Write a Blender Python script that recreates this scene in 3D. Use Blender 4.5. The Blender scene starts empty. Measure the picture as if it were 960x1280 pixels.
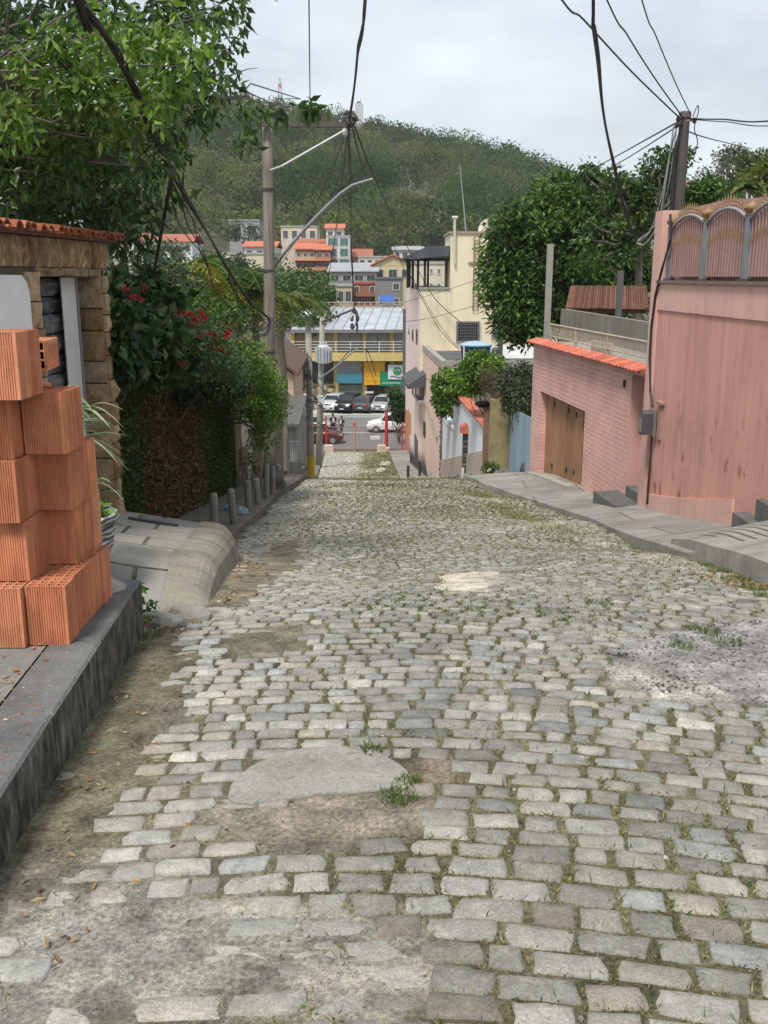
import bpy, bmesh, math, random
import numpy as np
from mathutils import Vector, Matrix
random.seed(7)
RNG = np.random.default_rng(11)
SC = bpy.context.scene
COL = SC.collection
PI = math.pi
F_PX, CX, CY, HORIZ = 1200.0, 480.0, 640.0, 345.0
TH = math.atan((CY - HORIZ) / F_PX)
CT, ST = math.cos(TH), math.sin(TH)
EYE = 1.75                      # eye height above the road at the camera's feet

def tan_of(py):
    v = (CY - py) / F_PX
    return (-ST + v * CT) / (CT + v * ST)

def P(px, py, d):
    """the point seen at a photo pixel, at d metres ahead"""
    u = (px - CX) / F_PX; v = (CY - py) / F_PX
    yc = CT + v * ST
    t = d / yc
    return Vector((u * t, d, EYE + t * (-ST + v * CT)))

def ray(px, py):
    u = (px - CX) / F_PX; v = (CY - py) / F_PX
    return Vector((u, CT + v * ST, -ST + v * CT))

# ------------------------------------------------------------------ road profile
_PY = np.array([-30, -6, 0, 1.5, 3, 5.3, 7, 9.5, 13.5, 17, 21, 25, 33, 40, 46, 55, 64, 70, 76, 120, 4000.])
_PZ = np.array([-.6, -1.5, -1.75, -1.84, -1.91, -2.0, -2.26, -2.74, -3.52, -4.0, -4.45, -5.3, -7.3, -8.95, -9.72, -10.9, -12.0, -12.6, -12.75, -12.8, -12.8])
def _pchip(x, y):
    h = np.diff(x); dl = np.diff(y) / h
    m = np.zeros_like(y)
    for i in range(1, len(x) - 1):
        if dl[i - 1] * dl[i] > 0:
            w1 = 2 * h[i] + h[i - 1]; w2 = h[i] + 2 * h[i - 1]
            m[i] = (w1 + w2) / (w1 / dl[i - 1] + w2 / dl[i])
    m[0] = dl[0]; m[-1] = dl[-1]
    return m
_PM = _pchip(_PY, _PZ)
def road_z(y):
    """height of the street's centre line (world), array or float"""
    y = np.asarray(y, float)
    i = np.clip(np.searchsorted(_PY, y) - 1, 0, len(_PY) - 2)
    h = _PY[i + 1] - _PY[i]; t = np.clip((y - _PY[i]) / h, 0, 1)
    z = (2*t**3 - 3*t**2 + 1) * _PZ[i] + (t**3 - 2*t**2 + t) * h * _PM[i] + (-2*t**3 + 3*t**2) * _PZ[i+1] + (t**3 - t**2) * h * _PM[i+1]
    return z + EYE
def rz(y): return float(road_z(y))

L_PTS = np.array([(-6, -1.2), (2.9, -1.28), (5.3, -1.40), (5.5, -1.40), (5.65, -1.12), (7.5, -1.28), (9.1, -1.44), (9.9, -1.62), (10.4, -1.78), (12.7, -1.95), (17.8, -2.05), (20.2, -1.8), (24, -1.85), (30, -2.4), (46, -3.3), (70, -4.4), (72, -4.5)])
R_PTS = np.array([(-6, 2.6), (6.6, 2.77), (9.8, 2.97), (13.9, 3.1), (17, 2.75), (19.7, 2.05), (25, 1.75), (46, .8), (70, .4), (72, .4)])
def l_edge(y): return np.interp(y, L_PTS[:, 0], L_PTS[:, 1])
def r_edge(y): return np.interp(y, R_PTS[:, 0], R_PTS[:, 1])

# ------------------------------------------------------------------ numpy noise
def _hash(ix, iy, seed):
    n = (ix.astype(np.int64) * 374761393 + iy.astype(np.int64) * 668265263 + seed * 974634721) & 0x7fffffff
    n = ((n ^ (n >> 13)) * 1274126177) & 0x7fffffff
    n = n ^ (n >> 16)
    return (n & 0xffff) / 65535.0
def vnoise(x, y, seed=0):
    x = np.asarray(x, float); y = np.asarray(y, float)
    ix = np.floor(x); iy = np.floor(y); fx = x - ix; fy = y - iy
    fx = fx*fx*(3-2*fx); fy = fy*fy*(3-2*fy)
    a = _hash(ix, iy, seed); b = _hash(ix+1, iy, seed); c = _hash(ix, iy+1, seed); d = _hash(ix+1, iy+1, seed)
    return (a*(1-fx)+b*fx)*(1-fy) + (c*(1-fx)+d*fx)*fy
def fbm(x, y, sc, seed=0, octv=4):
    x = np.asarray(x, float) * sc; y = np.asarray(y, float) * sc
    s = 0; a = .5; tot = 0
    for o in range(octv):
        s = s + a * vnoise(x, y, seed + o * 17); tot += a; a *= .5; x = x * 2.03 + 5.1; y = y * 2.03 + 1.7
    return s / tot
def sstep(a, b, x):
    t = np.clip((np.asarray(x, float) - a) / (b - a), 0, 1); return t*t*(3-2*t)

def und(x, y):
    """gentle dips and rises of the old paving"""
    x = np.asarray(x, float); y = np.asarray(y, float)
    k = np.clip(y / 6, 0.25, 1.2)
    z = (fbm(x, y, .38, 3, 2) - .5) * .16 * k + (fbm(x, y, 1.1, 5, 2) - .5) * .035 * k
    c = (x - (l_edge(y) + r_edge(y)) / 2)
    fade = np.clip((24 - y) / 4, 0, 1)
    return (z - .008 * c * c * np.clip(y/8, 0, 1)) * fade
def surf(x, y): return road_z(y) + und(x, y)

def G(px, py, dz=0.0, lo=1.0, hi=140.0):
    """where the sight line through a pixel meets the street (raised by dz)"""
    r = ray(px, py); d = lo
    while d < hi:
        if EYE + r.z / r.y * d <= rz(d) + dz: break
        d += .02 if d < 30 else .1
    x = r.x / r.y * d
    return Vector((x, d, rz(d) + dz))

# ------------------------------------------------------------------ objects
def link(o, parent=None):
    COL.objects.link(o)
    if parent is not None: o.parent = parent
    return o
def tag(o, label=None, cat=None, group=None, kind=None):
    if label: o['label'] = label
    if cat: o['category'] = cat
    if group: o['group'] = group
    if kind: o['kind'] = kind
    return o
WORLD_LOC = {}
def thing(name, label, cat, loc, group=None, rotz=0.0):
    o = bpy.data.objects.new(name, None); o.empty_display_size = .2
    link(o); o.location = loc; o.rotation_euler[2] = rotz
    WORLD_LOC[o.name] = Vector(loc)
    return tag(o, label, cat, group, 'thing')
def wloc(o):
    v = Vector((0, 0, 0))
    while o is not None:
        v = v + Vector(o.location); o = o.parent
    return v
def copy_tree(o, parent=None):
    c = o.copy(); COL.objects.link(c); c.parent = parent
    for ch in list(o.children): copy_tree(ch, c)
    return c

class MB:
    def __init__(s): s.v = []; s.f = []; s.c = []; s.arr = []; s.cur = None
    def add(s, vs, fs, col=None):
        b = len(s.v); s.v.extend([tuple(q) for q in vs])
        for f in fs: s.f.append(tuple(b + i for i in f)); s.c.append(col if col is not None else s.cur)
        return s
    def quad(s, a, b, c, d, col=None): return s.add([a, b, c, d], [(0, 1, 2, 3)], col)
    def poly(s, pts, col=None): return s.add(pts, [tuple(range(len(pts)))], col)
    def hexa(s, p, col=None):   # 0-3 bottom ring, 4-7 top ring
        return s.add(p, [(3, 2, 1, 0), (4, 5, 6, 7), (0, 1, 5, 4), (1, 2, 6, 5), (2, 3, 7, 6), (3, 0, 4, 7)], col)
    def box(s, x0, x1, y0, y1, z0, z1, col=None):
        return s.hexa([(x0,y0,z0),(x1,y0,z0),(x1,y1,z0),(x0,y1,z0),(x0,y0,z1),(x1,y0,z1),(x1,y1,z1),(x0,y1,z1)], col)
    def obox(s, c, sx, sy, sz, rot=0.0, col=None):
        ca, sa = math.cos(rot), math.sin(rot); p = []
        for z in (-sz/2, sz/2):
            for x, y in ((-sx/2,-sy/2),(sx/2,-sy/2),(sx/2,sy/2),(-sx/2,sy/2)):
                p.append((c[0]+x*ca-y*sa, c[1]+x*sa+y*ca, c[2]+z))
        return s.hexa(p, col)
    def slab(s, poly, vec, col=None):
        n = len(poly); vec = Vector(vec)
        a = [Vector(q) for q in poly]; b = [q + vec for q in a]
        fs = [tuple(range(n))[::-1], tuple(range(n, 2*n))] + [(i, (i+1) % n, n+(i+1) % n, n+i) for i in range(n)]
        return s.add(a + b, fs, col)
    def tube(s, pts, r, n=8, cap=True, col=None):
        pts = [Vector(q) for q in pts]; m = len(pts)
        rs = r if isinstance(r, (list, tuple)) else [r] * m
        vs = []; up = Vector((0, 0, 1))
        for i, q in enumerate(pts):
            t = (pts[min(i+1, m-1)] - pts[max(i-1, 0)])
            t = t.normalized() if t.length > 1e-9 else Vector((0, 0, 1))
            a = up if abs(t.dot(up)) < .95 else Vector((1, 0, 0))
            u = t.cross(a).normalized(); w = t.cross(u)
            for k in range(n):
                an = 2*PI*k/n
                vs.append(q + (u*math.cos(an) + w*math.sin(an)) * rs[i])
        fs = []
        for i in range(m-1):
            for k in range(n):
                fs.append((i*n+k, i*n+(k+1) % n, (i+1)*n+(k+1) % n, (i+1)*n+k))
        if cap: fs += [tuple(range(n))[::-1], tuple(range((m-1)*n, m*n))]
        return s.add(vs, fs, col)
    def cyl(s, p0, p1, r0, r1=None, n=12, col=None): return s.tube([p0, p1], [r0, r0 if r1 is None else r1], n, True, col)
    def lathe(s, c, prof, n=16, col=None):
        vs = []
        for r, z in prof:
            for k in range(n):
                vs.append((c[0]+r*math.cos(2*PI*k/n), c[1]+r*math.sin(2*PI*k/n), c[2]+z))
        m = len(prof); fs = []
        for i in range(m-1):
            for k in range(n): fs.append((i*n+k, i*n+(k+1) % n, (i+1)*n+(k+1) % n, (i+1)*n+k))
        fs += [tuple(range(n))[::-1], tuple(range((m-1)*n, m*n))]
        return s.add(vs, fs, col)
    def ball(s, c, r, nu=10, nv=7, jit=0.0, col=None):
        r = (r, r, r) if not isinstance(r, (tuple, list)) else r
        vs = [(c[0], c[1], c[2]-r[2])]
        for i in range(1, nv):
            a = -PI/2 + PI*i/nv
            for k in range(nu):
                b = 2*PI*k/nu; j = 1 + random.uniform(-jit, jit)
                vs.append((c[0]+r[0]*j*math.cos(a)*math.cos(b), c[1]+r[1]*j*math.cos(a)*math.sin(b), c[2]+r[2]*j*math.sin(a)))
        vs.append((c[0], c[1], c[2]+r[2])); fs = []
        for k in range(nu): fs.append((0, 1+(k+1) % nu, 1+k))
        for i in range(nv-2):
            for k in range(nu): fs.append((1+i*nu+k, 1+i*nu+(k+1) % nu, 1+(i+1)*nu+(k+1) % nu, 1+(i+1)*nu+k))
        t = len(vs)-1
        for k in range(nu): fs.append((t, 1+(nv-2)*nu+k, 1+(nv-2)*nu+(k+1) % nu))
        return s.add(vs, fs, col)
    def quads(s, arr, cols):
        """many quads at once: arr (n,4,3), cols (n,3)"""
        s.arr.append((np.asarray(arr, np.float32), np.asarray(cols, np.float32))); return s
    def build(s, name, m, parent=None, loc=None, smooth=False, label=None, cat=None, group=None, kind=None):
        me = bpy.data.meshes.new(name)
        nv = len(s.v); V = np.array(s.v, np.float32).reshape(-1, 3)
        loops = [i for f in s.f for i in f]; sizes = [len(f) for f in s.f]
        colors = None
        has_c = any(c is not None for c in s.c) or s.arr
        if has_c: cols = [np.array([(c if c is not None else (.5, .5, .5)) for c in s.c], np.float32).reshape(-1, 3)]
        Ls = [np.array(loops, np.int32)]; Ss = [np.array(sizes, np.int32)]; Vs = [V]; off = nv
        for a, c in s.arr:
            n = len(a); Vs.append(a.reshape(-1, 3)); Ls.append(np.arange(off, off + n*4, dtype=np.int32)); Ss.append(np.full(n, 4, np.int32)); off += n*4
            cols.append(c)
        V = np.concatenate(Vs); Lp = np.concatenate(Ls); S = np.concatenate(Ss)
        if parent is not None: base = wloc(parent)
        elif loc is not None: base = Vector(loc)
        else:
            mn = V.min(0); mx = V.max(0); base = Vector(((mn[0]+mx[0])/2, (mn[1]+mx[1])/2, mn[2]))
        V = V - np.array(base, np.float32)
        me.vertices.add(len(V)); me.vertices.foreach_set('co', V.astype(np.float32).ravel())
        me.loops.add(len(Lp)); me.loops.foreach_set('vertex_index', Lp)
        me.polygons.add(len(S)); st = np.concatenate([[0], np.cumsum(S)[:-1]]).astype(np.int32)
        me.polygons.foreach_set('loop_start', st); me.polygons.foreach_set('loop_total', S)
        me.polygons.foreach_set('use_smooth', np.full(len(S), bool(smooth)))
        me.update(calc_edges=True); me.validate()
        if has_c:
            cc = np.concatenate(cols); cc = np.repeat(cc, S, axis=0)
            cc = np.concatenate([cc, np.ones((len(cc), 1), np.float32)], 1)
            at = me.color_attributes.new('Col', 'FLOAT_COLOR', 'CORNER')
            if len(at.data) == len(cc): at.data.foreach_set('color', cc.ravel().astype(np.float32))
        if m is not None: me.materials.append(m)
        o = bpy.data.objects.new(name, me); link(o, parent)
        if parent is None: o.location = base
        if label or cat or group or kind: tag(o, label, cat, group, kind or ('thing' if cat else None))
        return o

class Frame:
    """a vertical wall plane through two ground points; s along it, h world height, o outwards (towards the street/camera)"""
    def __init__(s, a, b, flip=False):
        s.a = Vector((a[0], a[1], 0)); b = Vector((b[0], b[1], 0))
        s.len = (b - s.a).length; s.d = (b - s.a).normalized()
        s.n = Vector((s.d.y, -s.d.x, 0))
        if flip: s.n = -s.n
    def pt(s, u, h, o=0.0):
        q = s.a + s.d*u + s.n*o; return Vector((q.x, q.y, h))
    def px(s, px, py, o=0.0):
        r = ray(px, py); a = s.a + s.n*o
        k = a.dot(s.n) / r.dot(s.n)
        q = r*k
        return (Vector((q.x, q.y, 0)) - a).dot(s.d), EYE + q.z
    def box(s, mb, u0, u1, h0, h1, o0, o1, col=None):
        q = []
        for h in (h0, h1):
            for u, o in ((u0, o0), (u1, o0), (u1, o1), (u0, o1)): q.append(s.pt(u, h, o))
        return mb.hexa(q, col)
    def hexa(s, mb, pts0, o0, o1, col=None):
        """a polygon of (u,h) given thickness from o0 to o1"""
        return mb.slab([s.pt(u, h, o0) for u, h in pts0], s.n*(o1-o0), col)

def catenary(a, b, sag, n=24):
    a = Vector(a); b = Vector(b); out = []
    for i in range(n+1):
        t = i/n; q = a.lerp(b, t); q.z -= sag*4*t*(1-t); out.append(q)
    return out

# ------------------------------------------------------------------ materials
MATS = {}
class NT:
    def __init__(s, name):
        s.m = bpy.data.materials.new(name); s.m.use_nodes = True
        s.t = s.m.node_tree; s.N = s.t.nodes; s.L = s.t.links
        s.b = s.N['Principled BSDF']; s.out = s.N['Material Output']
    def n(s, typ, **kw):
        nd = s.N.new(typ)
        for k, v in kw.items():
            if k == 'ins':
                for kk, vv in v.items():
                    if hasattr(vv, 'is_output'): s.L.new(vv, nd.inputs[kk])
                    else: nd.inputs[kk].default_value = vv
            else: setattr(nd, k, v)
        return nd
    def obj(s): return s.n('ShaderNodeTexCoord').outputs['Object']
    def pos(s): return s.n('ShaderNodeNewGeometry').outputs['Position']
    def map(s, vec, sc=(1, 1, 1), rot=(0, 0, 0)):
        return s.n('ShaderNodeMapping', ins={'Vector': vec, 'Scale': sc, 'Rotation': rot}).outputs[0]
    def noise(s, vec, scale, detail=5, rough=.55, dist=0.0):
        return s.n('ShaderNodeTexNoise', ins={'Vector': vec, 'Scale': scale, 'Detail': detail, 'Roughness': rough, 'Distortion': dist}).outputs['Fac']
    def ramp(s, fac, stops, interp='LINEAR'):
        r = s.n('ShaderNodeValToRGB', ins={'Fac': fac}); e = r.color_ramp.elements; r.color_ramp.interpolation = interp
        while len(e) < len(stops): e.new(.5)
        for i, (p, c) in enumerate(stops):
            e[i].position = p; e[i].color = (c[0], c[1], c[2], 1) if isinstance(c, (tuple, list)) else (c, c, c, 1)
        return r.outputs['Color']
    def mix(s, fac, a, b, mode='MIX'):
        nd = s.n('ShaderNodeMix', data_type='RGBA', blend_type=mode)
        def st(sock, v):
            if hasattr(v, 'is_output'): s.L.new(v, sock)
            elif isinstance(v, (tuple, list)): sock.default_value = (v[0], v[1], v[2], 1)
            else: sock.default_value = v if not sock.type == 'RGBA' else (v, v, v, 1)
        st(nd.inputs[0], fac); st(nd.inputs[6], a); st(nd.inputs[7], b)
        return nd.outputs[2]
    def math(s, op, a, b=0.0, clamp=False):
        nd = s.n('ShaderNodeMath', operation=op, use_clamp=clamp)
        for i, v in enumerate((a, b)):
            if hasattr(v, 'is_output'): s.L.new(v, nd.inputs[i])
            else: nd.inputs[i].default_value = v
        return nd.outputs[0]
    def bump(s, h, dist=.01, strength=1.0, normal=None):
        nd = s.n('ShaderNodeBump', ins={'Height': h, 'Distance': dist, 'Strength': strength})
        if normal is not None: s.L.new(normal, nd.inputs['Normal'])
        return nd.outputs[0]
    def attr(s): return s.n('ShaderNodeVertexColor', layer_name='Col').outputs['Color']
    def fin(s, col, rough=.8, normal=None, metal=0.0, spec=None):
        for k, v in (('Base Color', col), ('Roughness', rough), ('Metallic', metal)):
            i = s.b.inputs[k]
            if hasattr(v, 'is_output'): s.L.new(v, i)
            else: i.default_value = (v[0], v[1], v[2], 1) if isinstance(v, (tuple, list)) else v
        if normal is not None: s.L.new(normal, s.b.inputs['Normal'])
        if spec is not None: s.b.inputs['Specular IOR Level'].default_value = spec
        return s.m

def M(name, col, var=.25, scale=3.0, rough=.8, bump=.0, bscale=None, metal=0.0, dirt=None, dirt_amt=.5, streak=False, spec=None):
    """a weathered one-colour surface: two scales of tone variation, optional grime blotches or vertical streaks, optional bump"""
    if name in MATS: return MATS[name]
    k = NT(name); v = k.obj()
    n1 = k.noise(v, scale, 6, .6); n2 = k.noise(v, scale*9, 4, .6)
    f = k.math('ADD', k.math('MULTIPLY', n1, .65), k.math('MULTIPLY', n2, .35))
    lo = tuple(c*(1-var) for c in col); hi = tuple(min(1, c*(1+var)) for c in col)
    c = k.ramp(f, [(.28, lo), (.72, hi)])
    if dirt:
        vv = k.map(v, (2.2, 2.2, .22)) if streak else v
        n3 = k.noise(vv, scale*(1.6 if streak else .7), 7, .65)
        c = k.mix(k.math('MULTIPLY', k.ramp(n3, [(.48, 0.), (.72, 1.)]), dirt_amt), c, dirt)
    nor = None
    if bump: nor = k.bump(k.noise(v, bscale or scale*12, 6, .6), bump)
    MATS[name] = k.fin(c, rough, nor, metal, spec)
    return MATS[name]

def leaf_mat(name, trans=.25, rough=.5, spec=.3):
    if name in MATS: return MATS[name]
    k = NT(name); a = k.attr()
    n = k.noise(k.obj(), 60, 2)
    c = k.mix(.35, a, k.mix(1.0, a, k.ramp(n, [(.3, .55), (.7, 1.45)]), 'MULTIPLY'))
    k.fin(c, rough, None, 0, spec)
    tr = k.n('ShaderNodeBsdfTranslucent', ins={'Color': k.mix(1.0, c, (1.0, 1.25, .55), 'MULTIPLY')})
    mx = k.n('ShaderNodeMixShader', ins={'Fac': trans, 1: k.b.outputs[0], 2: tr.outputs[0]})
    k.L.new(mx.outputs[0], k.out.inputs['Surface'])
    MATS[name] = k.m; return k.m

# ------------------------------------------------------------------ foliage
def unit(a): return a / np.maximum(np.linalg.norm(a, axis=1, keepdims=True), 1e-9)
def leaf_quads(p, d, L, W, fold=.15):
    """rhombus leaves: base p, direction d (unit), length L, width W (arrays)"""
    n = len(p); L = np.asarray(L).reshape(-1, 1)*np.ones((n, 1)); W = np.asarray(W).reshape(-1, 1)*np.ones((n, 1))
    r = unit(RNG.normal(size=(n, 3))); s = unit(np.cross(d, r)); nn = np.cross(d, s)
    m = p + d*L*.45
    return np.stack([p, m + s*W/2 + nn*W*fold, p + d*L, m - s*W/2 + nn*W*fold], 1)
def pick_cols(n, palette, jit=.2):
    pal = np.array(palette); i = RNG.integers(0, len(pal), n)
    return np.clip(pal[i]*(1 + RNG.uniform(-jit, jit, (n, 1))) * (1 + RNG.uniform(-jit*.4, jit*.4, (n, 3))), 0.004, 1)
def clump_leaves(mb, centers, radii, per, L, W, palette, droop=.3, flat=.75, jit=.2, clump_jit=.3, out=.5):
    """leafy clumps; every clump has its own natural tone"""
    for c, r in zip(centers, radii):
        n = max(3, int(per * random.uniform(.7, 1.3)))
        q = RNG.normal(size=(n, 3)); q = unit(q) * (RNG.random((n, 1)) ** .45)
        q[:, 2] *= flat
        p = np.array(c) + q*r
        d = unit(unit(q)*out + RNG.normal(size=(n, 3))*.6 + np.array([0, 0, -droop]))
        k = 1 + random.uniform(-clump_jit, clump_jit)
        cols = pick_cols(n, palette, jit)*k
        mb.quads(leaf_quads(p, d, L*RNG.uniform(.7, 1.2, n), W*RNG.uniform(.7, 1.2, n)), cols)
def shell_points(c, r, n, inner=.55, lowcut=-1.0):
    """clump centres spread through the outer volume of an ellipsoid"""
    out = []
    while len(out) < n:
        q = np.array([random.gauss(0, 1) for _ in range(3)]); q /= np.linalg.norm(q)
        if q[2] < lowcut: continue
        k = random.uniform(inner, 1.0)
        out.append((c[0]+q[0]*r[0]*k, c[1]+q[1]*r[1]*k, c[2]+q[2]*r[2]*k))
    return out
def limb_path(a, b, wob=.12, n=5):
    a = Vector(a); b = Vector(b); L = (b-a).length; out = []
    for i in range(n+1):
        t = i/n; q = a.lerp(b, t)
        if 0 < i < n: q += Vector((random.uniform(-1, 1), random.uniform(-1, 1), random.uniform(-.4, 1)))*wob*L*.5*math.sin(PI*t)
        out.append(q)
    return out
def tree(name, label, base, fork, lobes, nclump, per, L, W, palette, leafm, barkm, tr=.2, cat='tree', group=None, crad=(.5, .9), limbs=8, droop=.3, **kw):
    t = thing(name, label, cat, base, group)
    mb = MB(); path = limb_path(base, fork, .06)
    mb.tube(path, [tr*(1.35 - .6*i/5) if i else tr*1.8 for i in range(6)], 9)
    cl = []; rd = []
    for (c, r, w) in lobes:
        m = max(3, int(nclump*w))
        pts = shell_points(c, r, m); cl += pts; rd += [random.uniform(*crad) for _ in pts]
        for q in random.sample(pts, min(limbs, len(pts))):
            lp = limb_path(fork, q, .2); mb.tube(lp, [tr*.55*(1-.85*i/5)+.012 for i in range(6)], 6)
    mb.build('trunk', barkm, t, smooth=True)
    lm = MB(); clump_leaves(lm, cl, rd, per, L, W, palette, droop, **kw)
    lm.build('crown', leafm, t)
    return t
# ================================================================== materials shared
def ground_mat(name, grain=1.0):
    k = NT(name); v = k.pos(); a = k.attr()
    n1 = k.noise(v, 6, 6, .65); n2 = k.noise(v, 55, 5, .7); n3 = k.noise(v, 260, 3, .7)
    c = k.mix(1.0, a, k.ramp(n1, [(.3, .45), (.5, 1.0), (.7, 1.6)]), 'MULTIPLY')
    c = k.mix(.95, c, k.mix(1.0, c, k.ramp(n2, [(.3, .4), (.7, 1.6)]), 'MULTIPLY'))
    c = k.mix(.85*grain, c, k.mix(1.0, c, k.ramp(n3, [(.35, .6), (.65, 1.35)]), 'MULTIPLY'))
    b1 = k.bump(n2, .012); b2 = k.bump(n3, .004, 1.0, b1)
    return k.fin(c, .92, b2, 0, .2)
def ground_mat_flat(name, col):
    k = NT(name); v = k.pos(); n1 = k.noise(v, 5, 6, .65); n2 = k.noise(v, 70, 5, .75); n3 = k.noise(v, 300, 2, .7)
    c = k.ramp(n1, [(.28, tuple(q*.72 for q in col)), (.5, col), (.72, tuple(q*1.18 for q in col))])
    c = k.mix(.8, c, k.mix(1., c, k.ramp(n2, [(.3, .6), (.7, 1.3)]), 'MULTIPLY')); c = k.mix(.6, c, k.mix(1., c, k.ramp(n3, [(.35, .65), (.65, 1.3)]), 'MULTIPLY'))
    pit = k.ramp(k.noise(v, 38, 2, .5), [(.26, 1.), (.31, 0.)]); c = k.mix(k.math('MULTIPLY', pit, .7), c, (.10, .09, .075))
    return k.fin(c, .9, k.bump(n3, .003, 1, k.bump(n2, .008)), 0, .2)
def stone_mat():
    k = NT('granite_sett'); v = k.pos(); a = k.attr()
    n1 = k.noise(v, 14, 5, .6); n2 = k.noise(v, 90, 4, .75); n3 = k.noise(v, 330, 2, .7)
    c = k.mix(1.0, a, k.ramp(n1, [(.28, .74), (.72, 1.22)]), 'MULTIPLY')
    c = k.mix(.75, c, k.mix(1.0, c, k.ramp(n2, [(.3, .6), (.7, 1.35)]), 'MULTIPLY'))
    c = k.mix(.6, c, k.mix(1.0, c, k.ramp(n3, [(.35, .62), (.68, 1.3)]), 'MULTIPLY'))
    return k.fin(c, .82, k.bump(n3, .003, .9, k.bump(n2, .008, .9)), 0, .25)
def pave_mat(name, col, joint, sx, sy, rot=0.0, dirt=(.12, .11, .09), wet=.5, off=.5, mortar=.02, axes=None):
    """concrete or stone flags with joints; coordinates are metres on the ground"""
    k = NT(name); v = k.pos()
    vv = k.map(v, (1, 1, 1), (0, 0, rot))
    br = k.n('ShaderNodeTexBrick', offset=off, ins={'Vector': vv, 'Scale': 1.0, 'Mortar Size': mortar, 'Mortar Smooth': .3, 'Brick Width': sx, 'Row Height': sy,
        'Color1': (*col, 1), 'Color2': (*[c*.78 for c in col], 1), 'Mortar': (*joint, 1), 'Bias': -.2})
    n1 = k.noise(v, 1.7, 6, .65); n2 = k.noise(v, 45, 5, .7); n3 = k.noise(v, 220, 3, .7)
    c = k.mix(k.math('MULTIPLY', k.ramp(n1, [(.42, 0.), (.68, 1.)]), wet), br.outputs['Color'], dirt)
    c = k.mix(.7, c, k.mix(1.0, c, k.ramp(n2, [(.3, .65), (.7, 1.3)]), 'MULTIPLY'))
    c = k.mix(.6, c, k.mix(1.0, c, k.ramp(n3, [(.3, .7), (.7, 1.25)]), 'MULTIPLY'))
    h = k.math('SUBTRACT', k.math('MULTIPLY', n2, .3), br.outputs['Fac'])
    return k.fin(c, .85, k.bump(h, .012), 0, .25)

# ================================================================== patches on the street, given on the ground
def poly_ground(pix): return [G(x, y) for x, y in pix]
def in_poly_sd(x, y, poly):
    """signed distance to a polygon (positive inside), metres"""
    x = np.asarray(x, float); y = np.asarray(y, float)
    best = np.full(x.shape, 1e9); inside = np.zeros(x.shape, bool); n = len(poly)
    for i in range(n):
        ax, ay = poly[i][0], poly[i][1]; bx, by = poly[(i+1) % n][0], poly[(i+1) % n][1]
        dx, dy = bx-ax, by-ay; L2 = dx*dx+dy*dy+1e-12
        t = np.clip(((x-ax)*dx+(y-ay)*dy)/L2, 0, 1)
        best = np.minimum(best, np.hypot(x-ax-t*dx, y-ay-t*dy))
        c = ((ay > y) != (by > y)) & (x < (bx-ax)*(y-ay)/(by-ay+1e-12)+ax)
        inside ^= c
    return np.where(inside, best, -best)
SLAB = poly_ground([(286, 1005), (296, 980), (322, 960), (362, 946), (410, 942), (455, 945), (490, 958), (516, 978), (500, 992), (455, 999), (400, 1000), (340, 1010), (310, 1011)])
PATCH = [  # polygon, soft edge (m), bury depth, colour
    ('mud', poly_ground([(250, 1000), (300, 1000), (505, 995), (540, 1030), (500, 1062), (420, 1078), (330, 1072), (260, 1040)]), .10, 1.0, (.27, .235, .18)),
    ('mud', poly_ground([(522, 945), (578, 950), (572, 1002), (532, 1016), (510, 985)]), .07, 1.0, (.25, .20, .15)),
    ('mud', poly_ground([(285, 790), (372, 786), (366, 818), (300, 828), (262, 815)]), .09, 1.0, (.21, .195, .14)),
    ('gutter', poly_ground([(0, 1075), (100, 905), (172, 775), (255, 772), (255, 810), (242, 852), (212, 930), (170, 1000), (120, 1075), (60, 1170), (0, 1200)]), .16, 1.0, (.215, .195, .15)),
    ('mud', poly_ground([(255, 772), (297, 690), (390, 655), (385, 700), (330, 735), (262, 790)]), .2, .9, (.24, .21, .15)),
    ('cement', poly_ground([(0, 1190), (60, 1150), (150, 1080), (230, 1120), (300, 1165), (290, 1225), (270, 1279), (0, 1279)]), .22, 1.08, (.50, .48, .43)),
    ('cement', poly_ground([(200, 1110), (330, 1110), (500, 1160), (520, 1220), (470, 1279), (240, 1279)]), .3, .84, (.42, .39, .33)),
    ('sand', poly_ground([(538, 722), (550, 713), (602, 710), (628, 716), (632, 729), (614, 746), (554, 748), (538, 738)]), .05, 1.1, (.60, .545, .44)),
    ('cement', poly_ground([(622, 712), (700, 715), (770, 770), (800, 805), (730, 800), (680, 760)]), .35, .52, (.42, .39, .34)),
    ('rough', poly_ground([(748, 826), (800, 800), (870, 780), (980, 762), (1010, 900), (960, 884), (880, 880), (800, 872)]), .14, 1.1, (.30, .29, .275)),
    ('cement', poly_ground([(752, 838), (790, 830), (850, 850), (905, 872), (870, 888), (800, 886), (765, 868)]), .10, 1.15, (.48, .455, .41)),
    ('cement', poly_ground([(300, 690), (380, 608), (412, 605), (385, 640), (350, 662), (318, 693)]), .25, .95, (.45, .42, .36)),
    ('cement', poly_ground([(578, 611), (604, 606), (650, 636), (735, 662), (830, 690), (950, 735), (960, 750), (880, 722), (770, 690), (690, 668), (615, 645)]), .25, .8, (.46, .43, .375)),
    ('cement', poly_ground([(905, 715), (975, 735), (975, 780), (930, 755)]), .2, .9, (.45, .41, .34)),
]
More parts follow.
